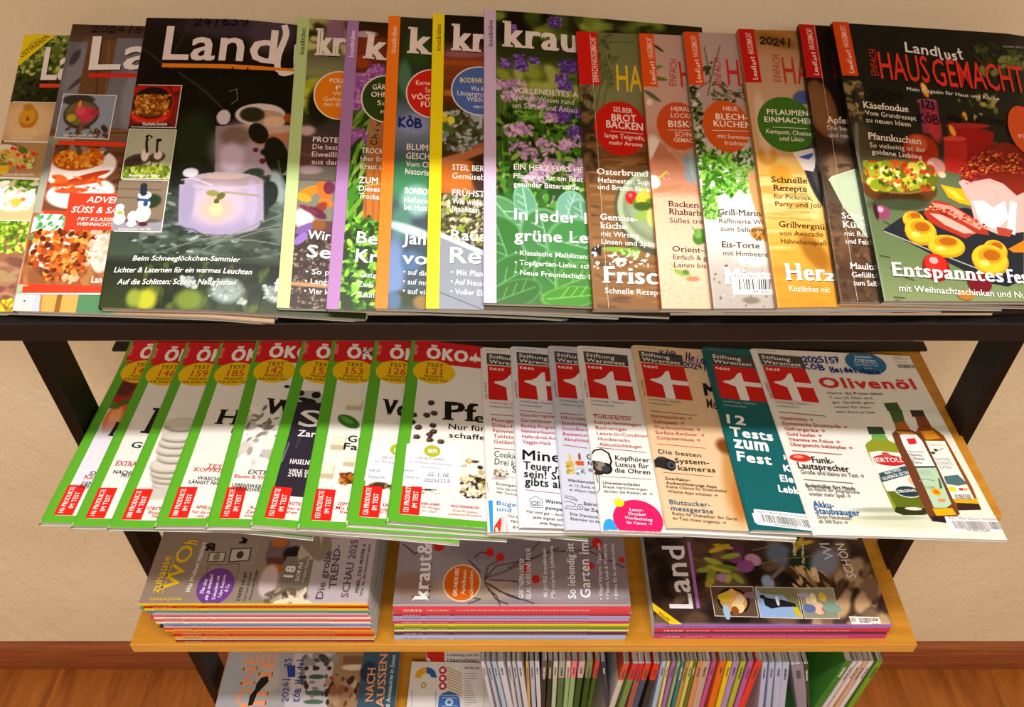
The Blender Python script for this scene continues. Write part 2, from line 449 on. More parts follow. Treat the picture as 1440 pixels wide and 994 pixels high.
def curve_pts(p):
    p = np.array(p, float)
    if len(p) < 3: return p
    q = np.vstack([2 * p[0] - p[1], p, 2 * p[-1] - p[-2]]); out = []
    for i in range(1, len(q) - 2):
        for t_ in (0, .25, .5, .75):
            a, b_, c, d = q[i - 1], q[i], q[i + 1], q[i + 2]
            out.append(.5 * ((2 * b_) + (c - a) * t_ + (2 * a - 5 * b_ + 4 * c - d) * t_ ** 2 + (3 * b_ - a - 3 * c + d) * t_ ** 3))
    out.append(p[-1]); return np.array(out)


def ribbon(P, wd):
    """quads along a 2-d polyline, as triangles"""
    P = np.asarray(P, float); n = len(P)
    d = np.gradient(P, axis=0) if n > 2 else np.repeat((P[1:] - P[:1]), 2, 0)
    L = np.maximum(np.linalg.norm(d, axis=1), 1e-9); nn = np.stack([-d[:, 1], d[:, 0]], 1) / L[:, None]; tt = d / L[:, None]
    P = P.copy(); P[0] -= tt[0] * wd * .35; P[-1] += tt[-1] * wd * .35
    V = np.vstack([P + nn * wd / 2, P - nn * wd / 2]); F = []
    for i in range(n - 1): F += [(i, i + n, i + 1 + n), (i, i + 1 + n, i + 1)]
    return V, np.array(F)


def subdivide(V, F, L):
    for _ in range(7):
        a, b_, c = V[F[:, 0]], V[F[:, 1]], V[F[:, 2]]
        m = np.maximum(np.maximum(np.linalg.norm(a - b_, axis=1), np.linalg.norm(b_ - c, axis=1)), np.linalg.norm(c - a, axis=1))
        big = m > L
        if not big.any(): break
        B = F[big]; k = len(V); nb = len(B)
        ab, bc, ca = (V[B[:, 0]] + V[B[:, 1]]) / 2, (V[B[:, 1]] + V[B[:, 2]]) / 2, (V[B[:, 2]] + V[B[:, 0]]) / 2
        V = np.vstack([V, ab, bc, ca]); i = np.arange(nb); A_, B_, C_ = k + i, k + nb + i, k + 2 * nb + i
        F = np.vstack([F[~big], np.stack([B[:, 0], A_, C_], 1), np.stack([A_, B[:, 1], B_], 1), np.stack([C_, B_, B[:, 2]], 1), np.stack([A_, B_, C_], 1)])
    return V, F


def poly(P):
    P = [tuple(p) for p in P]
    tris = tessellate_polygon([[Vector((x, y, 0)) for x, y in P]])
    return np.array(P, float), np.array([list(t_) for t_ in tris])


def green_cover_print(n, prod, HH, WW):
    d = []
    G_='#58a628'
    d.append(['P','green_border',[[-1,5],[13.5,5],[13.5,(HH)],[-1,(HH)]],G_]); d.append(['P','green_border',[[-1,0],[(WW),0],[(WW),9.2],[-1,9.2]],G_])
    d.append(['P','red_banner',[[-1,(HH-38)],[(WW),(HH-38)],[(WW),(HH)],[-1,(HH)]],'#cc1c24'])
    d.append(['T','red_banner',20.5,(HH-30),68,(HH-30),19.5,'ÖKO','#f0ebe6','x',None])
    d.append(['T','red_banner',84,(HH-30),160,(HH-30),19.5,'TEST','#f0ebe6','x',None])
    d.append(['P','red_banner',[[70,(HH-26.5)],[76,(HH-26.5)],[76,(HH-29)],[79,(HH-29)],[79,(HH-26.5)],[84,(HH-26.5)],[84,(HH-23)],[82,(HH-19)],[80,(HH-20)],[77.5,(HH-12)],[75,(HH-20)],[72,(HH-19)]],'#f0ebe6'])
    d.append(['T','red_banner',9,(HH-26),9,(HH-9),4,'ÖKOTEST','#e8a0a0','b',None])
    cx,cy=31,HH-52
    d.append(['E','yellow_badge',cx,(cy),24.5,19,'#e8bc10'])
    d.append(['T','yellow_badge',cx-10,(cy+8.5),cx+10,(cy+8.5),6,'TEST','#3a3010','s',None])
    d.append(['T','yellow_badge',cx-10,(cy-3.8),cx+10,(cy-3.8),10.5,n,'#c0481c','s',None])
    d.append(['T','yellow_badge',cx-11,(cy-9.3),cx+11,(cy-9.3),3.6,'PRODUKTE','#2c240c','b',None])
    d.append(['T','yellow_badge',cx-16,(cy-14.5),cx+16,(cy-14.5),3.6,'FÜR JEDEN TAG','#2c240c','b',None])
    d.append(['P','red_panel',[[12,9.6],[31.5,9.6],[31.5,48],[12,48]],'#dc2018'])
    d.append(['T','red_panel',20.5,12.5,20.5,45.5,5.2,prod+' PRODUKTE','#f8e8e0','b',None]); d.append(['T','red_panel',28.5,18.5,28.5,39,5,'IM TEST','#f8e8e0','b',None])
    return d


MASTHEAD = [['P','masthead',[[6.7,258.9],[59.7,256],[58.8,236.9],[6.7,239.8]],'#45403c'],['T','masthead',9.3,250.3,43.3,247.6,6.2,'Stiftung','#f0ede8','b',None],['T','masthead',9.3,241.7,54.6,238.7,6.1,'Warentest','#f0ede8','b',None],['P','masthead',[[7.2,238.1],[58.1,235.5],[59.2,180.3],[6.8,183]],'#cc1c18'],['T','masthead',9,230.7,26.4,229.5,5.6,'test','#f4eeea','b',None],['P','masthead',[[38.6,226.9],[38.9,212.2],[39.4,184.5],[38.7,181],[28.4,182],[27.6,202.8],[17.7,207.7],[13.9,209.4],[15,211.8],[22.7,212.9],[28.7,217.1],[34.6,225.6]],'#ece8e4'],['P','masthead',[[38.2,212.2],[58.6,210.5],[58.5,203.6],[38.2,204.7]],'#ece8e4'],['T','masthead',7.6,177.1,46.1,175.2,2.9,'Unabhängig. Objektiv.','#6c6864','n',None],['T','masthead',7.2,171.2,33.6,169.8,2.87,'Unbestechlich.','#6c6864','n',None],['T','masthead',5.2,183.4,5,209.1,2.64,'test 1/2025','#8c4440','b',None],['T','masthead',6.4,263.4,29.8,262.9,2.18,'www.test.de','#a06c6c','n',None]]
MASTHEAD_H = 268.6


def test_cover_print(issue, HH):
    out = []; dv = HH - MASTHEAD_H
    for q in MASTHEAD:
        q = list(q)
        if q[0] == 'P': q[2] = [[a, b_ + dv] for a, b_ in q[2]]
        else: q[3] += dv; q[5] += dv
        if issue and q[0] == 'T' and q[7].startswith('test 1/'): q[7] = 'test ' + issue + '/2024'
        if issue == '12' and q[0] == 'T' and q[8] == '#6c6864': q[8] = '#a8c4c0'
        out.append(q)
    return out


def decal_shapes(d):
    """-> list of (part, V mm, F, colour, lift)"""
    k = d[0]
    if k == 'T':
        _, part, x0, y0, x1, y1, h, text, c, st, sh = d
        if not text or h < .15: return []
        V, F = glyphs(text, st)
        if len(V) == 0: return []
        Wd = V[:, 0].max() - min(0, V[:, 0].min()); bx, by = x1 - x0, y1 - y0; L = math.hypot(bx, by); ux, uy = bx / L, by / L
        X = (V[:, 0] - V[:, 0].min()) / (V[:, 0].max() - V[:, 0].min()) * L; Yv = V[:, 1] / cap(st) * h
        P = np.stack([x0 + X * ux - Yv * uy, y0 + X * uy + Yv * ux], 1)
        out = []
        if st in FAT:
            # bold: the same letters printed again with small shifts, each on its own layer
            dx, dy = FAT[st]; dx *= h / cap(st); dy *= h / cap(st)
            shf = [(-dx, -dy), (dx, dy)] + ([(-dx, dy), (dx, -dy)] if h > 7 else [])
            if sh: out.append((part, P + np.array([.55, -.55]) * max(.5, h / 12), F, '#1a1814', 0))
            return out + [(part, P + np.array([p * ux - q * uy, p * uy + q * ux]), F, c, 1) for p, q in shf]
        if sh: out.append((part, P + np.array([.55, -.55]) * max(.5, h / 12), F, '#1a1814', 0))
        out.append((part, P, F, c, 1)); return out
    if k == 'H':
        _, part, x0, y0, x1, y1, h, text, c, wd = d
        bx, by = x1 - x0, y1 - y0; L = math.hypot(bx, by); ux, uy = bx / L, by / L; n = len(text); cw = L / n; out = []
        for i, ch in enumerate(text):
            for s_ in HAND.get(ch, []):
                q = curve_pts(s_); X = (i + q[:, 0] * .92) * cw; Yv = q[:, 1] * h + math.sin(i * 2.3) * h * .06
                P = np.stack([x0 + X * ux - Yv * uy, y0 + X * uy + Yv * ux], 1)
                V, F = ribbon(P, wd); out.append((part, V, F, c, 0))
        return out
    if k == 'S':
        _, part, x0, y0, x1, y1, bulge, thick, n, r0, r1, cols, seed = d
        rs = random.Random(seed); out = []
        for _ in range(n):
            f = rs.random(); g = rs.random(); x = x0 + (x1 - x0) * f; y = y0 + (y1 - y0) * f + bulge * math.sin(math.pi * f) + thick * (g - .5); r_ = rs.uniform(r0, r1)
            th = np.linspace(0, 2 * math.pi, 10)[:-1]; V = np.stack([x + r_ * np.cos(th), y + r_ * .55 * np.sin(th + rs.random())], 1)
            out.append((part, V, np.array([(0, i, i + 1) for i in range(1, 8)]), rs.choice(cols), 0))
        return out
    if k == 'E':
        _, part, x, y, a, b_, c = d
        th = np.linspace(0, 2 * math.pi, 29)[:-1]
        V = np.vstack([[[x, y]], np.stack([x + a * np.cos(th), y + b_ * np.sin(th)], 1)])
        F = np.array([(0, i + 1, (i + 1) % 28 + 1) for i in range(28)]); return [(part, V, F, c, 0)]
    if k == 'P':
        V, F = poly(d[2]); return [(d[1], V, F, d[3], 0)]
    if k == 'L':
        q = np.array(d[2], float)
        if len(q) > 2 and d[3] > 2: q = curve_pts(q)
        out = []
        if len(q) > 2 and d[3] <= 2:
            for i in range(len(q) - 1): V, F = ribbon(q[i:i + 2], d[3]); out.append((d[1], V, F, d[4], 0))
            return out
        V, F = ribbon(q, d[3]); return [(d[1], V, F, d[4], 0)]
    if k == 'B':
        _, part, q, c, n, seed = d
        q = np.array(q, float); rnd = random.Random(seed); out = []; x = 0.0; Vs = []; Fs = []; kk = 0
        while x < 1:
            wd = rnd.choice([.3, .3, .6, .9]) / n * 1.2; x2 = min(1, x + wd)
            tl, tr_, br, bl = q; a = tl + (tr_ - tl) * x; b_ = tl + (tr_ - tl) * x2; c2 = bl + (br - bl) * x2; d2 = bl + (br - bl) * x
            Vs.append([a, b_, c2, d2]); Fs += [(kk, kk + 1, kk + 2), (kk, kk + 2, kk + 3)]; kk += 4
            x = x2 + rnd.choice([.4, .5, .8]) / n
        return [(part, np.array(Vs).reshape(-1, 2), np.array(Fs), c, 0)]
    return []


# ================================================================ picture printing: colours per vertex of a fine cover grid


def vnoise(U, V, sc_, seed, ax=1, ay=1):
    rs = np.random.RandomState(seed); out = 0; amp = 1; tot = 0
    for o_ in range(3):
        g = rs.rand(64, 64); x = (U / (sc_ * ax)) * 2 ** o_ + 7; y = (V / (sc_ * ay)) * 2 ** o_ + 3
        i = np.floor(x).astype(int); j = np.floor(y).astype(int); a = x - i; b_ = y - j; a = a * a * (3 - 2 * a); b_ = b_ * b_ * (3 - 2 * b_)
        n = (g[j % 64, i % 64] * (1 - a) + g[j % 64, (i + 1) % 64] * a) * (1 - b_) + (g[(j + 1) % 64, i % 64] * (1 - a) + g[(j + 1) % 64, (i + 1) % 64] * a) * b_
        out = out + amp * n; tot += amp; amp *= .5
    return out / tot


def rgb(c): return np.array([int(c[i:i + 2], 16) / 255 for i in (1, 3, 5)])


def ell(C, us, vs, x, y, a, b_, ang, c, soft):
    R = max(a, b_) * (1 + soft * .5) + .5
    i0, i1 = np.searchsorted(us, x - R), np.searchsorted(us, x + R); j0, j1 = np.searchsorted(vs, y - R), np.searchsorted(vs, y + R)
    if i1 <= i0 or j1 <= j0: return
    U, V = np.meshgrid(us[i0:i1] - x, vs[j0:j1] - y); ca, sa = math.cos(ang), math.sin(ang)
    p = (U * ca + V * sa) / max(a, .2); q = (-U * sa + V * ca) / max(b_, .2); r_ = np.sqrt(p * p + q * q)
    s2 = max(soft, .04); al = np.clip((1 + s2 * .5 - r_) / s2, 0, 1); al = al * al * (3 - 2 * al)
    C[j0:j1, i0:i1] += (c - C[j0:j1, i0:i1]) * al[..., None]


def paint(us, vs, bg, ops):
    C = np.empty((len(vs), len(us), 3)); C[:] = rgb(bg)
    for o_ in ops:
        k = o_[0]
        if k == 'g':
            st_ = sorted(o_[1], key=lambda q: q[0]); vv = [q[0] for q in st_]; cc = np.array([rgb(q[1]) for q in st_])
            for ch in range(3): C[:, :, ch] = np.interp(vs, vv, cc[:, ch])[:, None]
        elif k == 'b': ell(C, us, vs, o_[1], o_[2], o_[3], o_[4], math.radians(o_[5]), rgb(o_[6]), o_[7])
        elif k == 's':
            _, x0, y0, x1, y1, n, r0, r1, cols, asp, ang, seed, soft = o_
            rs = random.Random(seed)
            for _ in range(n):
                x, y = rs.uniform(x0, x1), rs.uniform(y0, y1); rr = rs.uniform(r0, r1); a_ = rs.uniform(0, math.pi) if ang is None else math.radians(ang + rs.uniform(-25, 25))
                ell(C, us, vs, x, y, rr * math.sqrt(asp), rr / math.sqrt(asp), a_, rgb(rs.choice(cols)), soft)
        elif k == 'n':
            _, x0, y0, x1, y1, c, s_, th, amt, seed, ax, ay = o_
            i0, i1 = np.searchsorted(us, x0), np.searchsorted(us, x1); j0, j1 = np.searchsorted(vs, y0), np.searchsorted(vs, y1)
            if i1 <= i0 or j1 <= j0: continue
            U, V = np.meshgrid(us[i0:i1], vs[j0:j1]); nz = vnoise(U, V, s_, seed, ax, ay); al = np.clip((nz - th) / .14, 0, 1) * amt
            C[j0:j1, i0:i1] += (rgb(c) - C[j0:j1, i0:i1]) * al[..., None]
        elif k == 'r':
            i0, i1 = np.searchsorted(us, o_[1]), np.searchsorted(us, o_[3]); j0, j1 = np.searchsorted(vs, o_[2]), np.searchsorted(vs, o_[4]); C[j0:j1, i0:i1] = rgb(o_[5])
        elif k == 'l':
            P = np.array(o_[1], float); wd, c, soft = o_[2], rgb(o_[3]), o_[4]; m = wd + 1
            i0, i1 = np.searchsorted(us, P[:, 0].min() - m), np.searchsorted(us, P[:, 0].max() + m); j0, j1 = np.searchsorted(vs, P[:, 1].min() - m), np.searchsorted(vs, P[:, 1].max() + m)
            if i1 <= i0 or j1 <= j0: continue
            U, V = np.meshgrid(us[i0:i1], vs[j0:j1]); D = np.full(U.shape, 1e9)
            big = wd > 6
            for a, b_ in zip(P[:-1], P[1:]):
                e = b_ - a; L2 = max((e * e).sum(), 1e-9); tt = ((U - a[0]) * e[0] + (V - a[1]) * e[1]) / L2
                if big: dd = np.where((tt < 0) | (tt > 1), 1e9, np.abs((U - a[0]) * e[1] - (V - a[1]) * e[0]) / math.sqrt(L2))
                else:
                    tc_ = np.clip(tt, 0, 1); dd = np.hypot(U - a[0] - e[0] * tc_, V - a[1] - e[1] * tc_)
                D = np.minimum(D, dd)
            hw = max(wd / 2, .42); s2 = max(soft * hw, .7); al = np.clip((hw + s2 / 2 - D) / s2, 0, 1)
            C[j0:j1, i0:i1] += (c - C[j0:j1, i0:i1]) * al[..., None]
    return np.clip(C, 0, 1)


def gridfaces(nu, nv, off=0):
    i, j = np.meshgrid(np.arange(nu - 1), np.arange(nv - 1)); a = (j * nu + i).ravel() + off
    return np.stack([a, a + 1, a + nu + 1, a + nu], 1)


# ================================================================ one magazine


def make_sheet(m, field):
    S = Sheet(m['tier'], m['x'], m['s'], m['phi'], m['W'], m['H'], m['t'], field, m['rnd'])
    S.lay(field)
    W, H = m['W'], m['H']
    org = S.world(0.0, 0.0, 0.0, False)
    rt = root(m['name'], tuple(org), m['label'], m['cat'], m['group'])
    # pages
    us = np.concatenate([[.0006], np.linspace(.004, W - .0012, 22)]); vs = np.linspace(.0009, H - .0012, 9); rs = np.random.RandomState(int(abs(m['x']) * 1e4) % 997)
    U, V = np.meshgrid(us, vs); nu, nv = len(us), len(vs)
    topw = S.thick(U) - .00045
    K = 6; rows = []
    # perimeter loops at K levels
    per = [(i, 0) for i in range(nu)] + [(nu - 1, j) for j in range(1, nv)] + [(i, nv - 1) for i in range(nu - 2, -1, -1)] + [(0, j) for j in range(nv - 2, 0, -1)]
    pu = np.array([us[i] for i, j in per]); pv = np.array([vs[j] for i, j in per]); verts = []; cols_ = []; faces = []
    bot = S.base(pu, pv); tt = S.thick(pu) - .00045
    for k in range(K):
        f = k / (K - 1); jit = (rs.rand() - .5) * .0010
        qu = pu + np.where(pu > W - .002, jit, 0); qv = pv + np.where(pv < .002, jit, 0) + np.where(pv > H - .002, -jit, 0)
        X, Sx = S.xs(qu, qv); h = bot + .0003 + (tt - .0003) * f
        verts.append(S.O + X[:, None] * EX + Sx[:, None] * S.ds + h[:, None] * S.n)
        cols_.append(np.repeat([lin(np.array([.86, .84, .82]) * (.62 + .38 * rs.rand()))], len(per), 0))
    n = len(per)
    for k in range(K - 1):
        a = np.arange(n) + k * n; b_ = (np.arange(n) + 1) % n + k * n; faces.append(np.stack([a, b_, b_ + n, a + n], 1))
    verts.append(S.world(U, V, -.00045).reshape(-1, 3)); cols_.append(np.repeat([lin(np.array([.86, .84, .82]))], nu * nv, 0)); faces.append(gridfaces(nu, nv, K * n))
    link_mesh('pages', np.vstack(verts), np.vstack(faces), M_PAGE, rt, np.vstack(cols_), False, org)
    # cover: front sheet, spine, back sheet
    vis = m['vis']; fine = bool(m['paint']); res = m.get('res', .9) * (1 if fine else 3.5) / 1000
    if m['tier'] == 'mid' and fine: res = .0013
    if m['tier'] in ('low', 'bot'): res = .0013
    if vis > 0:
        us = np.arange(0, vis, res); 
        if vis < W: us = np.concatenate([us, np.linspace(vis, W, 14)])
        else: us = np.append(us, W)
        if not fine: us = np.unique(np.concatenate([np.array([0, .0006, .0015, .003, .005, .008]), us[us > .009]]))
        vs = np.append(np.arange(0, H - res / 2, res), H)
    else:
        us = np.concatenate([[0, .0006, .0015, .003], np.linspace(.008, W, 14)]); vs = np.linspace(0, H, 9)
    C = lin(paint(us * 1000, vs * 1000, m['bg'], m['paint']))
    U, V = np.meshgrid(us, vs); P = S.world(U, V, 0).reshape(-1, 3); nu, nv = len(us), len(vs)
    faces = [gridfaces(nu, nv)]; VV = [P]; CC = [C.reshape(-1, 3)]; k = len(P)
    # spine strip
    ws = np.linspace(1, 0, 4); sp = []
    vs2 = np.linspace(0, H, 12)
    base0 = S.base(np.zeros(12), vs2); t0 = float(S.thick(0.0)); X, Sx = S.xs(np.zeros(12), vs2)
    for q in ws:
        h = base0 + t0 * q
        bulge = -.0006 * math.sin(math.pi * q)
        X2, S2 = S.xs(np.full(12, bulge), vs2)
        sp.append(S.O + X2[:, None] * EX + S2[:, None] * S.ds + h[:, None] * S.n)
    VV.append(np.vstack(sp)); CC.append(np.repeat([lin(m['spine'])], 48, 0)); faces.append(gridfaces(12, 4, k)); k += 48
    ub = np.linspace(0, W, 16); U, V = np.meshgrid(ub, np.linspace(0, H, 9)); VV.append(S.world(U, V, 0.0, False).reshape(-1, 3)); CC.append(np.repeat([lin(m.get('back', '#c8c8c4'))], 16 * 9, 0)); faces.append(gridfaces(16, 9, k)[:, ::-1])
    cv = link_mesh('cover', np.vstack(VV), np.vstack(faces), M_COVER, rt, np.vstack(CC), True, org)
    if m['tier'] == 'low':
        # small print along the spine, some with an index tab at the head
        rs2 = random.Random(int(abs(m['x']) * 1e5)); VV, FF, CC = [], [], []; k = 0; hb = float(S.base(0.0, H / 2)); tt = m['t']
        ink = lin('#f0e8e0') if sum(lin(m['spine'])) < .9 else lin('#4c4038')
        ink = ink * .5 + lin(m['spine']) * .5
        vpos = [(H - .012, H - .034, .30), (H - .040, H - .066, .18), (H - .075, .05, .14)]
        for va, vb, hh_ in vpos:
            v_ = va
            while v_ > vb:
                L = rs2.uniform(.0012, .004)
                for (q, w_) in ((v_, .5 - hh_ / 2), (v_ - L, .5 - hh_ / 2), (v_ - L, .5 + hh_ / 2), (v_, .5 + hh_ / 2)):
                    X, Sx = S.xs(-.00075, q); VV.append(S.O + X * EX + Sx * S.ds + (hb + tt * .92 * w_) * S.n); CC.append(ink)
                FF.append((k, k + 1, k + 2, k + 3)); k += 4; v_ -= L + rs2.uniform(.0007, .0016)
        link_mesh('spine_print', np.array(VV), FF, M_INK, cv, np.array(CC), False, org)
        if m.get('tab'):
            VV = []
            for v_ in (H - .002, H + .009):
                for u_ in (.004, .020):
                    for w_ in (.42, .58):
                        X, Sx = S.xs(u_, v_); VV.append(S.O + X * EX + Sx * S.ds + (hb + tt * w_) * S.n)
            o_ = link_mesh('index_tab', np.array(VV), [(0, 1, 3, 2), (4, 6, 7, 5), (0, 4, 5, 1), (2, 3, 7, 6), (0, 2, 6, 4), (1, 5, 7, 3)], M_INK, rt, np.repeat([lin(m['tab'])], 8, 0), False, org)
    # inset photographs
    lift = .00008
    for q in m['insets']:
        x0, y0, x1, y1 = [c / 1000 for c in q['box']]; x0 = max(x0, .0004); y0 = max(y0, .0003); x1 = min(x1, W - .0002)
        VV, CC, FF, k = [], [], [], 0
        if q['border']:
            bw = q['bw'] / 1000
            us = np.arange(x0 - bw, x1 + bw + .0015, .003); us[-1] = x1 + bw; vs = np.arange(y0 - bw, y1 + bw + .0015, .003); vs[-1] = y1 + bw
            us = us[us >= 0]
            U, V = np.meshgrid(us, vs); VV.append(S.world(U, V, lift).reshape(-1, 3)); CC.append(np.repeat([lin(q['border'])], U.size, 0)); FF.append(gridfaces(len(us), len(vs))); k = U.size
            lift += .00007
        r_ = q['res'] / 1000 if q['paint'] else .003
        us = np.append(np.arange(x0, x1 - r_ / 2, r_), x1); vs = np.append(np.arange(y0, y1 - r_ / 2, r_), y1)
        C = lin(paint(us * 1000, vs * 1000, q['bg'], q['paint'])).reshape(-1, 3); U, V = np.meshgrid(us, vs)
        VV.append(S.world(U, V, lift).reshape(-1, 3)); CC.append(C); FF.append(gridfaces(len(us), len(vs), k)); lift += .00006
        link_mesh(q['part'], np.vstack(VV), np.vstack(FF), M_INK, cv, np.vstack(CC), False, org)
    # print
    dec = []
    for d in m['decals']:
        if d[0] == 'OKO': dec += green_cover_print(d[1], d[2], H * 1000, W * 1000)
        elif d[0] == 'TESTHEAD': dec += test_cover_print(d[1], H * 1000)
        else: dec.append(d)
    shapes = [q for d in dec for q in decal_shapes(d)]
    parts = {}; inc = min(1e-5, 1.3e-3 / max(len(shapes), 1)); lift += .00004
    if True:
        for (part, V, F, c, up) in shapes:
            lift += inc
            V, F = subdivide(V, F, 5.0)
            cu = V[F].mean(1)
            keep = (cu[:, 0] > -.1) & (cu[:, 0] < W * 1000) & (cu[:, 1] > 0) & (cu[:, 1] < H * 1000)
            F = F[keep]
            if len(F) == 0: continue
            V = V.copy(); V[:, 0] = np.clip(V[:, 0], 0, W * 1000); V[:, 1] = np.clip(V[:, 1], 0, H * 1000)
            w3 = S.world(V[:, 0] / 1000, V[:, 1] / 1000, lift)
            # keep facing up
            e1 = V[F[:, 1]] - V[F[:, 0]]; e2 = V[F[:, 2]] - V[F[:, 0]]; neg = (e1[:, 0] * e2[:, 1] - e1[:, 1] * e2[:, 0]) < 0
            F = np.where(neg[:, None], F[:, ::-1], F)
            L = parts.setdefault(part, [[], [], [], 0]); L[0].append(w3); L[1].append(F + L[3]); L[2].append(np.repeat([lin(c)], len(V), 0)); L[3] += len(V)
    for part, L in parts.items():
        link_mesh(part, np.vstack(L[0]), np.vstack(L[1]), M_INK, cv, np.vstack(L[2]), False, org)
    return rt


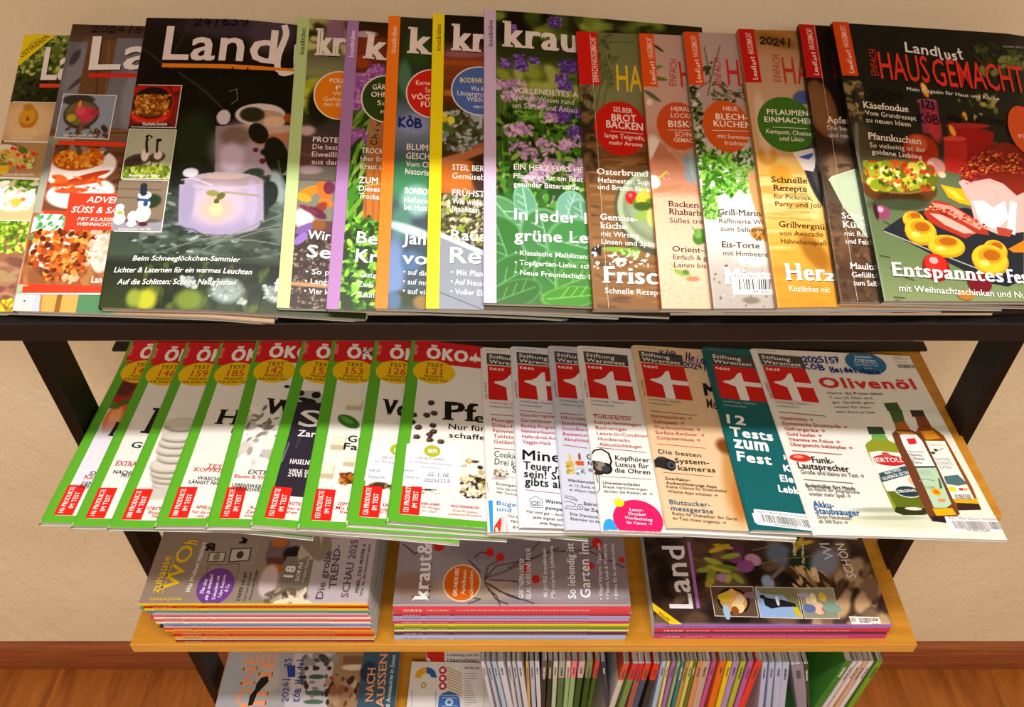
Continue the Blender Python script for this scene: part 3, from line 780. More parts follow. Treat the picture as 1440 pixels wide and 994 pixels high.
SHEETS = [
{'name':'magazine','label':'country magazine with green shrub cover and yellow corner flash, far left of top tray','cat':'magazine','group':'country living magazines on the top tray','tier':'top','x':-0.4639,'s':-0.0041,'phi':-0.0268,'W':0.2118,'H':0.2737,'t':0.008,'rnd':0,'spine':'#6a6a40','bg':'#39421c','paint':[['g',[[274.6,'#7f9440'],[247.1,'#4c5a22'],[203.7,'#1f2410'],[126.1,'#4a6a20'],[81.3,'#5a7a28'],[64.4,'#9a6a48'],[0.72,'#8a5a48']]],['s',-8.5,231.2,51.5,274.5,160,1.08,2.89,['#8aa040','#a8b458','#5c7028','#2c3814','#c0c870'],1.3,None,3,0.5],['s',-5,204.9,56.1,230.1,90,1.06,2.84,['#1a2010','#2c3418','#3c4820','#101408'],1.3,None,4,0.5],['s',14.3,54,57.3,83.3,220,0.82,2.28,['#6c9a20','#a0cc38','#3c6814','#c8e060','#547c1c'],1.4,None,5,0.4],['s',-3.8,84.4,54.9,156.9,90,1.01,2.69,['#5c8a20','#86aa30','#38501a'],1.4,None,6,0.4],['s',20.8,11.4,58.9,49.7,50,3.2,8,['#9a6858','#b07a64','#7a5040','#a88a60'],2.5,0,7,0.5],['s',22.4,-3.5,41.9,10.4,60,0.79,1.89,['#f0d810','#ffe840','#b09010','#d8c020'],1.2,None,8,0.3]],'decals':[['P','corner_flash',[[0.56,273.1],[30.6,274.6],[0.38,238.4],[-0.36,251.3]],'#efd51c'],['T','corner_flash',2.78,248,24.5,270.9,5,'OSTERIDEEN','#40380c','b',None],['T','corner_flash',7.2,260.3,14.2,267.7,2.38,'SEITE 2','#8a7a20','n',None],['T','title',24.7,225.5,52.4,226.3,34.9,'La','#ece6e0','b',1],['P','title',[[24.2,221],[59.7,221.9],[59.8,217.8],[24.7,216.8]],'#e0452a'],['T','cover_text',8.3,163.2,28.4,163.7,2.54,'Kleines Häuschen','#efe8dc','n',None],['T','cover_text',8.9,126.9,35.9,127.6,2.65,'Ostliche Blumengestecke','#efe8dc','n',None]],'insets':[{'box':[-3.4,162,45.7,201.5],'bg':'#c8a070','border':'#e8e2d8','bw':0.8,'res':0.7,'paint':[['b',21,181.8,24.3,20.3,1.54,'#dcb888',0.7],['b',20.3,185.4,8.4,11.1,1.54,'#b87818',0.2],['b',19.2,187.2,7.3,8.4,1.54,'#d89a28',0.3],['b',21.4,170.8,11.3,4.6,1.54,'#e0c088',0.3],['b',18.2,196.5,4.9,3.8,1.54,'#b8862c',0.4],['b',19.7,184.5,1.62,2.23,1.54,'#8a5010',0.3]],'part':'inset_photo'},{'box':[-1.24,125.7,43.9,160.4],'bg':'#b08858','border':'#e8e2d8','bw':0.8,'res':0.7,'paint':[['b',14.4,148,22.2,10.2,-24.1,'#8a6a48',0.1],['b',14.6,147.1,19.6,8.5,-24.1,'#e8dcc8',0.1],['b',15.1,144.4,15.3,6.8,-24.1,'#d8b060',0.2],['s',3.8,134.2,33.1,153.1,40,1.02,2.38,['#e0b850','#c89030','#5c8020','#d83020','#c8e080'],2.2,-25,9,0.2],['s',9.9,139.6,35.3,155.1,8,1.37,2.05,['#d83818'],1,0,10,0.2],['b',7.8,132.7,4.8,4.5,1.54,'#e8c020',0.3],['b',21.6,152.7,5.1,2.57,-28.8,'#4c7020',0.3]],'part':'inset_photo'},{'box':[4.1,84.1,43.9,123.6],'bg':'#d8b480','border':'#e8e2d8','bw':0.8,'res':0.7,'paint':[['b',23.7,116.4,25.3,10.6,1.54,'#4a7018',0.3],['s',6.3,109.8,39.2,123.8,60,1.01,2.35,['#5c8820','#80a838','#38500f','#c0b080'],1.2,None,11,0.4],['b',23.2,102.4,17.3,9.6,1.54,'#f0e8dc',0.3],['s',7.2,95.9,38.6,119.4,40,1.34,4.3,['#f8f4f0','#e0d4c4','#c8b8a0','#f4ead0'],2.5,None,12,0.2],['b',24.9,101.6,4.7,3.5,1.54,'#e8b840',0.3],['b',30.7,104.4,2.21,1.75,1.54,'#c87820',0.3]],'part':'inset_photo'}],'vis':0.0544},
{'name':'magazine','label':'country magazine with brown window cover and a red recipe booklet printed on its front','cat':'magazine','group':'country living magazines on the top tray','tier':'top','x':-0.4179,'s':-0.0073,'phi':-0.035,'W':0.2177,'H':0.2813,'t':0.009,'rnd':0,'spine':'#888078','bg':'#806040','paint':[['g',[[280.7,'#4a3628'],[265.2,'#5a4434'],[194.3,'#6c5038'],[125.1,'#7a6450'],[1.53,'#a08060']]],['r',-5.8,172.6,31.9,262.7,'#6c6a70'],['b',13.5,230.9,10.5,31.6,-7,'#84808a',0.6],['b',9.2,245.9,8.9,3.6,72.5,'#40404a',0.6],['b',15.5,219.7,10.5,2.1,50.2,'#4a4650',0.6],['b',14,201.1,8.7,3.1,61.5,'#9a949a',0.6],['r',18.9,169.2,61.4,265.4,'#6e4c30'],['l',[[29.1,263.8],[39.1,168.4]],1.8,'#54361e',0.6],['l',[[37.4,264.1],[48.6,168.7]],1.44,'#86603c',0.6],['r',44.2,174.6,89.3,268.2,'#76727a'],['b',68.7,203.1,9.7,31.2,2.01,'#8c8a92',0.6],['r',7.9,167.4,87.2,172.5,'#8a6038'],['l',[[2.17,168.9],[86.9,169.5]],1.53,'#583818',0.5],['r',-5.4,88.5,23.5,164.6,'#909480'],['b',7.2,108.4,9.3,25.8,2.01,'#a0a898',0.6],['b',0.67,143,7.9,16,1.81,'#787c70',0.6],['r',-11.8,66.9,5.9,68.2,'#dcd4cc'],['r',-11.3,58.6,7.5,65.9,'#a87038'],['r',-11,-2.3,20.8,56.6,'#8ea078'],['b',1.05,29,6,14.7,2.01,'#a8b898',0.6],['r',-4.1,-2.09,26.7,14.6,'#c8c8c8'],['r',16.7,-2.2,23.7,15,'#b8c0d8'],['r',23.4,-1.05,56.5,15.3,'#dca050'],['r',35.4,-1.63,39.8,15.7,'#8a5a20'],['r',53.4,-0.11,83.4,16.3,'#4c8058'],['l',[[22.4,14.4],[23.9,-1.4]],1.56,'#a86c28',0.3]],'decals':[['T','title',24.6,233.2,81.4,236.1,35.4,'La','#ece6e2','b',1],['P','title',[[25.3,229.1],[80.6,231],[80.9,226.9],[25.5,224.9]],'#d82c20'],['H','handwriting',19.6,272.8,83.9,274.2,6.6,'2024/564','#17131a',1.3],['T','cover_text',13.9,164.1,42.8,165.5,2.51,'Geschenke aus dem Garten','#f0ece4','n',None],['P','booklet_panel',[[29.3,109.1],[80.5,110.1],[83,75.9],[30.4,74.4]],'#e8381c'],['T','booklet_text',45.4,100.6,85.9,101,5.8,'ADVENTS','#f6f0ea','i',None],['T','booklet_text',33.9,90.7,93.6,91.4,5.8,'SÜSS & SALZIG','#f6f0ea','i',None],['T','booklet_text',40.6,83.2,84.8,83.7,3.4,'MIT KLASSIKERN','#f6e8e0','i',None],['T','booklet_text',41.1,78.5,88.6,79.1,3.3,'WEIHNACHTSMARKT','#f6e8e0','i',None],['T','booklet_text',62.5,26.9,84.9,27,5.8,'Landlust','#f6f0ea','b',None],['P','booklet_panel',[[5.5,21.7],[88.3,24.6],[88.7,18.4],[6.1,15.5]],'#e83818'],['P','booklet_panel',[[6.1,15.5],[88.7,18.4],[88.9,16.8],[6.1,14.3]],'#f0eae6'],['T','cover_text',7.9,6,11.6,6.1,6.4,'f','#f4f4f4','s',None]],'insets':[{'box':[6.4,163.3,53.4,206.8],'bg':'#8c98a8','border':'#e8e2d8','bw':0.8,'res':0.7,'paint':[['b',20.4,201.4,14.5,5.6,2.01,'#3c3430',0.3],['b',25.4,186.9,16,14.6,2.01,'#3a3228',0.1],['b',25.2,187.8,14.1,12.5,2.01,'#70603c',0.1],['b',22.5,194.1,1.61,7.4,2.01,'#e89020',0.2],['b',29.4,187,8,8.2,2.01,'#c8384a',0.2],['b',24,190.5,4.8,4.6,2.01,'#d8505c',0.3],['b',37.1,189.1,4.2,3.3,2.01,'#b02c3c',0.2],['b',17.2,183,4.2,3.7,2.01,'#c0a828',0.3],['b',22.7,179.5,3.5,2.19,2.01,'#6c7a2c',0.3],['s',13.8,165.3,52.4,175.6,30,1.36,3.7,['#5a3c2c','#7a5038','#9098a8','#3c2c24'],1.8,None,2,0.4]],'part':'inset_photo'},{'box':[9.6,18,92.4,160.1],'bg':'#e8381c','border':None,'bw':0,'res':0.8,'paint':[],'part':'supplement_booklet'},{'box':[8.2,91.8,70.4,155.7],'bg':'#6c4428','border':'#e04028','bw':0.8,'res':0.6,'paint':[['s',2.75,90.3,74.4,157.3,60,1.66,5,['#5a361c','#805030','#6c442a','#4a2c18'],3.0,0,5,0.5],['b',34.1,133.6,31.6,18.3,11.1,'#efe9e4',0.1],['b',38.4,109.5,29.5,14.8,7.6,'#e8e2de',0.15],['b',30.9,142.3,22.6,11.4,6.5,'#a84a10',0.15],['b',29.1,144,19.3,8.7,6.5,'#d87818',0.3],['s',12,134.2,51.4,150.5,70,0.84,2.35,['#e89028','#c86010','#f0a840','#a84808'],1.6,None,6,0.4],['b',33.4,119.7,24.8,3.3,8.8,'#c84818',0.2],['b',43.3,126.1,18.3,2.66,18.1,'#b83c14',0.2],['b',18.7,122.6,6.6,3.6,-18.8,'#e86820',0.2],['b',30.2,111.6,14.8,2.8,4.2,'#d04c20',0.2],['s',11.8,110.1,55.5,125.9,40,0.66,1.99,['#f09040','#c04010','#e86020'],2,0,7,0.3],['s',6.4,150.2,55,154.7,14,1.69,4,['#38302c','#8a8078','#584438'],2,None,8,0.4]],'part':'inset_photo'},{'box':[2.45,24.3,76.2,88.6],'bg':'#8a5430','border':'#e04028','bw':0.8,'res':0.6,'paint':[['s',-0.31,23.7,82.4,88.8,90,1.6,5.4,['#7a4828','#9a6238','#6a3c20','#a87040'],4,-80,9,0.5],['b',16.3,77.3,16.9,13.5,2.01,'#e4ebe0',0.1],['s',3.4,62.9,34.4,87.8,34,1.45,2.1,['#3c8a4c','#58a868'],1.7,60,10,0.15],['b',33.3,56.2,28.6,18.3,7.5,'#f2ece4',0.08],['b',32.5,56.2,25.5,15.6,7.5,'#dcd8d0',0.2],['s',7.7,40.7,58.2,73.6,230,1.44,3,['#a84410','#c86418','#7c2c08','#e89840','#521e06','#b85814'],1.5,None,11,0.25],['s',21.5,29.1,52.7,49.2,80,1.42,2.84,['#a84410','#c86418','#7c2c08','#e89840','#521e06'],1.5,None,12,0.25],['s',38.2,24.2,50.5,33.5,10,1.57,2.83,['#c88850','#e0b080'],1.5,None,13,0.3],['b',66.6,54.1,9.1,18.1,2.01,'#e8c8b8',0.2],['s',55.6,41.2,73.4,73.6,50,1.28,2.87,['#f0d8cc','#d8a890','#e8bca8'],1.3,None,14,0.4]],'part':'inset_photo'}],'vis':0.0819},
{'name':'magazine','label':'country magazine with glowing ice candle lantern on a dark cover, on the top tray','cat':'magazine','group':'country living magazines on the top tray','tier':'top','x':-0.342,'s':-0.0077,'phi':-0.0213,'W':0.2184,'H':0.2822,'t':0.008,'rnd':0,'spine':'#15130f','bg':'#0f120c','paint':[['g',[[285.2,'#241c18'],[245.2,'#14140f'],[172.1,'#0c100c'],[113,'#14180f'],[104.5,'#39463a'],[77.8,'#34403a'],[48.4,'#3c4a38'],[40.3,'#1c2418'],[-2.29,'#2c3810']]],['b',89,276.5,52.5,13.4,4.3,'#3a3038',0.8],['b',59.8,157.5,18.8,28.1,1.23,'#1e2c16',0.8],['b',89.6,212.6,37.2,21.8,4.4,'#10140c',0.9],['b',115.4,267.7,19,18.9,6.9,'#4a3c44',0.8],['l',[[-3.1,253.6],[20.9,234.8],[47.3,218.6],[63.3,206.1],[81.2,189.3]],1.24,'#3c3a38',0.5],['l',[[42.6,280.9],[36.7,263.5],[30.2,244.4]],1.08,'#3c3634',0.5],['n',24.5,48.9,151.3,107.3,'#6c7c74',6,0.52,0.7,3,3,1],['n',24.5,45.6,151.6,107.3,'#20281f',4,0.56,0.8,4,3,1],['n',33.7,0.54,150,42.8,'#5c7020',7,0.55,0.7,5,1,2.5],['n',33.7,0.54,150,42.8,'#10180c',6,0.5,0.8,6,1,2.5],['s',12.2,48.4,145.5,107.1,90,0.79,2.53,['#7c8c88','#546460','#9ca8a4','#28302a'],3,0,7,0.6],['b',38.6,7.9,8.9,9.5,1.22,'#b0b428',0.8],['b',28.1,9.2,5.9,7.9,1.22,'#8a9a30',0.8],['b',74.2,8.6,11.7,9.5,1.47,'#6c8028',0.8],['b',104.4,17.9,14.3,11.8,3.9,'#5c6c68',0.25],['b',104.4,17.9,11.4,9.5,3.9,'#8a9894',0.3],['s',88.7,7.9,119.8,28.2,30,0.9,2.11,['#9aa8a4','#708078','#b0bcb4'],1.3,None,8,0.5],['b',144,17.6,10.1,8.3,4.1,'#5c6c68',0.25],['b',144,17.6,8.1,6.7,4.1,'#8a9894',0.3],['s',133.2,10.5,154.9,24.6,30,0.91,2.13,['#9aa8a4','#708078','#b0bcb4'],1.3,None,8,0.5],['b',72.1,24.4,5.9,4.8,1.43,'#5c6c68',0.25],['b',72.1,24.4,4.7,3.8,1.43,'#8a9894',0.3],['s',65.6,20.1,78.6,28.7,30,0.93,2.16,['#9aa8a4','#708078','#b0bcb4'],1.3,None,8,0.5],['l',[[109.1,174.4],[114.1,125.7]],64.4,'#8c7c7c',0.04],['b',108.4,151.3,30.3,26.1,5.5,'#a898a8',0.7],['b',125.3,165.4,16.8,10.6,5.8,'#c07850',0.7],['b',115.5,171.5,30.6,5.3,5.8,'#c8a898',0.4],['b',95.1,162.5,13.6,10.6,4.8,'#7a6458',0.7],['b',94.4,141.3,10.5,13.9,4.3,'#c8b8d0',0.7],['b',114.1,185.7,21.5,11.1,6,'#d8ccc8',0.08],['b',118.9,183.5,16.1,7.2,6,'#b8987c',0.2],['b',107.2,185,10.7,7.5,5.9,'#2c2c18',0.3],['b',83,180.4,5.9,7.5,2.74,'#cfc4cc',0.1],['b',127,179.9,9.2,5.4,5.9,'#dcb898',0.3],['b',138.9,184.7,4.6,4.7,6,'#a84818',0.3],['b',114.4,166.9,8.2,10.7,28.8,'#18180e',0.15],['b',131.7,146.5,10.1,18.7,17.1,'#161a10',0.1],['b',122.3,149.1,4.5,3.5,5.6,'#14180c',0.3],['b',113.8,150.4,2.41,2.28,5.6,'#6c1820',0.2],['b',120.5,140.2,2.71,2.78,5.5,'#6c1820',0.2],['b',114,126.5,9.6,5.8,22.5,'#2a3828',0.3],['b',136.1,116.4,6.4,16,16.6,'#8c989c',0.5],['b',128.6,108.5,8,12.8,-6.2,'#142018',0.15],['b',123.2,94.8,7.4,10.1,5,'#18281c',0.3],['l',[[133.6,142.3],[140.7,115.1]],0.49,'#5a7040',0.3],['l',[[87.9,117.5],[92,79.6]],71,'#a498b4',0.03],['b',92.1,78.9,32.6,10.9,3.5,'#9c92b4',0.05],['b',89.4,118.4,33.1,8.5,3.7,'#b4a8bc',0.06],['b',60.8,125.2,6.8,4.5,1.25,'#dcdcec',0.2],['b',95.3,118.8,28.3,5.5,4.5,'#a08c94',0.3],['b',90.4,122.8,17.9,2.75,3.9,'#c4a8a0',0.4],['b',87.5,95.4,25.2,18.4,2.86,'#c4b0c8',0.8],['b',86.7,92,13.4,12.6,2.84,'#dcb0a0',0.8],['b',86.5,91.1,5.1,5.7,2.83,'#fcd890',0.7],['b',86.8,91,2.1,2.02,2.83,'#fff0b0',0.4],['b',61.4,96.3,6.1,20.2,1.27,'#9890b0',0.7],['b',115.3,99.2,5,20.1,5,'#b0a4c4',0.7],['b',82.4,106.2,5.8,2.89,-3.3,'#8a8c40',0.3],['b',89.5,104,4.1,2.87,48.6,'#5c6424',0.2],['b',86.3,98.7,2.4,2.36,2.88,'#4c5420',0.2],['l',[[92.1,107.5],[120.5,106.8]],1.6,'#9a8c58',0.3],['l',[[54,118.2],[63,120.1],[80.8,113.8]],0.49,'#e8e0e8',0.3],['l',[[50.4,52.9],[74.9,62],[99.5,67.8]],0.63,'#7c8474',0.3],['l',[[80.4,53.7],[111.3,74],[142.9,91.4]],0.62,'#7c8474',0.3],['l',[[82.8,58.7],[112.3,71.6],[142.4,81.3]],0.63,'#7c8474',0.3],['l',[[72.8,66.5],[93.7,66.9],[114.6,64]],0.63,'#7c8474',0.3],['l',[[97.1,63.5],[120.4,64.8],[144.2,62.3]],0.62,'#7c8474',0.3],['l',[[105.7,65],[124.6,73.5],[144.2,78.1]],0.62,'#7c8474',0.3],['l',[[56.6,74.4],[70.7,71.4],[82,65.2]],0.64,'#20281c',0.3]],'decals':[['T','title',21.8,238.2,121.3,238.8,35.2,'Land','#e4d8d2','b',None],['L','title',[[126.8,278.4],[128.7,271.3],[127.1,261.5],[124.4,249.8],[123.9,238.4],[126.1,231.2],[131.6,229.5],[141.4,234.4]],5.6,'#e4d8d2'],['L','title',[[139.2,259.1],[139.6,245.9],[140.9,234.4]],4.2,'#e4d8d2'],['P','title',[[21.6,233.7],[93.5,234.2],[140.6,235.1],[140.5,232.4],[94,229.6],[21.7,229.6]],'#e0801c'],['H','handwriting',45.1,274.2,95.5,275.9,8.5,'24/639','#0a0c1c',1.5],['H','handwriting',16.8,218.3,127.4,224.6,8.2,'KÖB Heidelsheim','#06080f',1.5],['L','cover_graphic',[[85.6,205.9],[91.6,209.1],[93.5,198.3],[88.6,193.4]],0.51,'#8a8c70'],['T','cover_text',13.1,170,34.6,170.4,2.86,'Meerhafte Eintöpfe','#f0ece4','b',None],['T','cover_text',7.9,119.8,35.2,120.1,2.75,'Wasservögel im Winter','#f4f2ea','b',None],['T','cover_text',6.8,69.4,34.5,70,2.48,'Schneemänner aus Salz','#e4e0da','n',None],['T','cover_text',23,42,112.3,43.9,4.5,'Beim Schneeglöckchen-Sammler','#f4f2ec','i',None],['T','cover_text',9,31.1,122.8,33.4,4.8,'Lichter & Laternen für ein warmes Leuchten','#f4f2ec','i',None],['T','cover_text',13.3,20.6,110.9,22.9,4.8,'Auf die Schlitten: Schöne Naturpisten','#f4f2ec','i',None],['T','cover_text',142.1,19.8,151.1,20,12,'fl','#f4f2ec','s',None]],'insets':[{'box':[-0.06,169.2,41.7,211],'bg':'#7c2018','border':'#d8d4cc','bw':0.8,'res':0.6,'paint':[['s',-1.24,200.1,37.6,212.5,26,1.72,5.2,['#b01c14','#d02818','#5c1810'],2,None,4,0.3],['b',17.9,192.4,19.9,19.9,1.22,'#a81c12',0.08],['b',18.2,181.6,17.7,10.5,1.22,'#c82818',0.15],['b',17.8,193.3,17.8,16,1.22,'#1c1412',0.06],['b',18.2,190.6,15.9,12,1.22,'#6c3c14',0.15],['s',3.1,181.9,32.9,201.2,200,0.68,1.71,['#c07828','#9c5010','#e0a850','#784010','#b86820'],1.5,None,5,0.25],['b',20.1,170.8,18.9,2.51,1.22,'#3c2420',0.4],['l',[[2.02,181.2],[7.6,175.6],[20.7,172.6],[32.6,178.3]],1.36,'#e04830',0.3]],'part':'inset_photo'},{'box':[2.01,118.9,42.8,166.2],'bg':'#a8ac90','border':'#d8d4cc','bw':0.8,'res':0.6,'paint':[['b',21.6,149.6,21.9,15.8,1.22,'#b0b49c',0.8],['r',-3.4,108.7,46.6,131,'#86a428'],['s',-3.4,117.2,44,131.1,120,0.82,2.3,['#a8c038','#708c20','#c8d860','#58701c'],1.8,None,6,0.4],['b',13.3,136.4,11.2,5.9,12.6,'#544838',0.1],['b',9.6,134.5,9.9,4,17.3,'#3c3024',0.2],['b',19.1,141.2,3.4,6,1.22,'#e4dcd4',0.15],['b',29.7,139.3,7.3,5,15,'#4c4030',0.15],['b',30.4,141.4,3.7,4.2,1.22,'#ddd4cc',0.2],['l',[[20.3,144.4],[18.7,153.1],[19,158]],2.16,'#100e0c',0.15],['l',[[29,144.5],[28.1,153.3],[28.2,155.1]],1.83,'#100e0c',0.15],['b',20.1,159.1,3.3,1.84,-7.6,'#100e0c',0.1],['b',29.3,156.1,2.67,1.6,1.22,'#100e0c',0.1],['b',20.5,158.4,0.94,1.07,1.22,'#e8e4e0',0.2],['l',[[7.3,132.8],[8.1,125]],0.66,'#302820',0.3],['l',[[16.5,131.2],[17,126.9]],0.66,'#302820',0.3],['l',[[25.9,135.8],[25.3,130.5]],0.66,'#302820',0.3],['l',[[31.6,135],[31.9,130.7]],0.66,'#302820',0.3]],'part':'inset_photo'},{'box':[-0.58,69.2,42.8,116.7],'bg':'#7c6c58','border':'#d8d4cc','bw':0.8,'res':0.6,'paint':[['l',[[-4.3,116.4],[37.1,116]],0.66,'#50443a',0.4],['l',[[-3,108.4],[38.2,108]],0.65,'#50443a',0.4],['l',[[-1.8,100.3],[39.4,99.8]],0.65,'#50443a',0.4],['b',31.2,97.3,8.1,6.5,12.4,'#1e3018',0.4],['r',-1.79,67.6,43.8,80.1,'#8c8c98'],['b',23.2,78.7,19.8,2.01,1.22,'#5c5048',0.5],['b',25.3,85.4,6.4,8.1,1.22,'#f0eeea',0.1],['b',24.9,94.6,5.2,5.4,1.22,'#f0eeea',0.1],['b',24.3,102.6,5.8,3.7,1.22,'#f0eeea',0.1],['l',[[22.4,111.5],[23.1,104.8]],5.9,'#1c2434',0.05],['l',[[20,104.7],[27.5,104.3]],0.81,'#1c2434',0.1],['l',[[19.5,98.4],[28.8,97.9]],2.43,'#1c4478',0.15],['b',26.2,94.7,2.15,2.71,1.22,'#1c4478',0.2],['b',5.9,80,5.2,5,1.22,'#f0eeea',0.1],['b',5,85.8,4.1,4,1.22,'#f0eeea',0.1],['b',4.8,90.9,3.7,3,1.22,'#f0eeea',0.1],['b',5.6,85.8,2.75,1.69,1.22,'#8ab83c',0.2],['b',17.2,82.7,4.6,5,1.22,'#f4f2ee',0.1],['b',16.7,76.1,4,3,1.22,'#f4f2ee',0.15],['b',26.6,75.8,4,2.34,1.22,'#4c1c1c',0.2]],'part':'inset_photo'}],'vis':0.153},
{'name':'magazine','label':'garden magazine with a pale green left strip, crocus on its cover','cat':'magazine','group':'garden magazines with colour strips on the top tray','tier':'top','x':-0.195,'s':-0.0071,'phi':0.0059,'W':0.203,'H':0.2819,'t':0.0055,'rnd':0,'spine':'#9fbf78','bg':'#4a4238','paint':[['g',[[285.4,'#4c4a20'],[272.5,'#8a8848'],[241.5,'#6a6a4a'],[225.4,'#8a8a58'],[186.9,'#26301a'],[159.5,'#4a3a3a'],[132.6,'#5c3c3a']]],['s',6,248.7,43.5,284.9,30,2.37,6.8,['#5c5c20','#30300c','#a8a860','#c0c070','#3c3c18'],1.4,None,21,0.8],['b',34.7,270.1,9.3,16.5,3.7,'#8c6478',0.8],['s',5.6,176.8,24.5,215.9,14,3.2,8.1,['#c8c838','#a0a830','#50601c'],1.3,None,22,0.7],['b',23.7,190.6,10.5,19,3,'#141c0c',0.6],['b',14.6,166,7.4,5.1,2.81,'#c0a8a0',0.7],['r',5,127.2,50.8,153.7,'#5a3a3a'],['l',[[8.7,142.1],[50,143.1]],2.2,'#704a48',0.6],['r',6.4,118.6,42.3,132,'#6a6458'],['b',19.8,127.6,10.3,4.1,2.47,'#a89098',0.7],['r',5.9,79.5,44.3,117.1,'#7a7a68'],['b',16.8,81.7,8.6,9.6,2.1,'#d8d0d8',0.5],['r',6.1,-2.97,48.5,68.6,'#3a2c26'],['s',6.3,-1.46,48.4,65.4,260,0.44,1.48,['#6c5848','#241a16','#8a7868','#50403a','#a09080'],1.3,None,23,0.3],['b',20.3,107,4.3,11.1,115.7,'#f08018',0.15],['b',15.9,101.1,6.8,3.7,-19.8,'#e8a020',0.2],['b',32.6,108.3,5.3,9.3,24.7,'#e86c18',0.2],['b',36.9,111,5,6.2,2.33,'#6c2440',0.2],['b',35.4,97,6.8,3.7,-19.8,'#c87820',0.2],['b',30.6,91.9,6.8,4,45.8,'#8c3018',0.3],['b',28,87,9.2,4,-30.4,'#5a1c38',0.25],['b',20.6,89.9,9.2,2.45,-25.1,'#782840',0.2],['b',18.8,72.2,9.1,3.9,29.7,'#7858a0',0.2],['b',15.8,62.6,7.5,3.6,45.6,'#8c6cc0',0.2],['b',15.3,81.7,6.3,6.4,2.1,'#e0d4dc',0.3],['b',30.1,75.8,5.8,4.8,2.05,'#8a5020',0.4],['l',[[9.2,21.8],[47.4,19.9]],3.5,'#b8885c',0.3]],'decals':[['T','title',18.6,243.5,43,243.6,28.8,'kr','#e8dcd4','S',1],['E','badge',41.1,202.9,22.8,24.9,'#e8dcc8'],['E','badge',41.5,202.9,21.9,23.9,'#e07c14'],['T','badge',32,215.3,52.7,215.8,4.6,'POLLEN','#f0e4d0','b',None],['T','badge',37.9,208.2,53,208.7,4.6,'FIT','#f0e4d0','b',None],['T','badge',35.1,202.4,53.3,202.7,4.2,'Wirkt','#f0d8b0','n',None],['T','badge',27.3,196.4,56.6,197.2,4.2,'Geheimnis','#f0d8b0','n',None],['T','badge',27.6,191.2,53.8,191.8,4.2,'den Blüten','#f0d8b0','n',None],['T','cover_text',20.6,155.2,49.5,154.9,5.1,'PROTEIN','#ece4dc','b',None],['T','cover_text',20.6,148,45.3,147.8,5.1,'Die beste','#e8e0d8','n',None],['T','cover_text',20.5,140.6,56.1,140.8,5,'Eiweißliefer','#e8e0d8','n',None],['T','cover_text',20.7,133.2,46,133.3,5,'aus dem','#e8e0d8','n',None],['T','headline',21.6,62.8,40.1,61.8,7.9,'Wir','#f8f6f0','b',1],['T','headline',21.8,45.8,41.5,45.1,11.3,'Se','#fffdf8','b',1],['T','cover_text',21.6,30.5,51.1,30.2,4.6,'• So plan','#f4f0ea','n',None],['T','cover_text',21.5,21.9,51.5,21.5,4.6,'• Langsam','#f4f0ea','n',None],['T','cover_text',21.5,13,44.9,12.4,4.9,'• Vier ko','#f4f0ea','n',None],['P','colour_strip',[[0,0],[10.6,0],[10.6,281.9],[0,281.9]],'#b5cf8c'],['T','colour_strip',7.6,242.9,7.6,270.9,4.2,'kraut&rüben','#2a2420','s',None]],'insets':[],'vis':0.052},
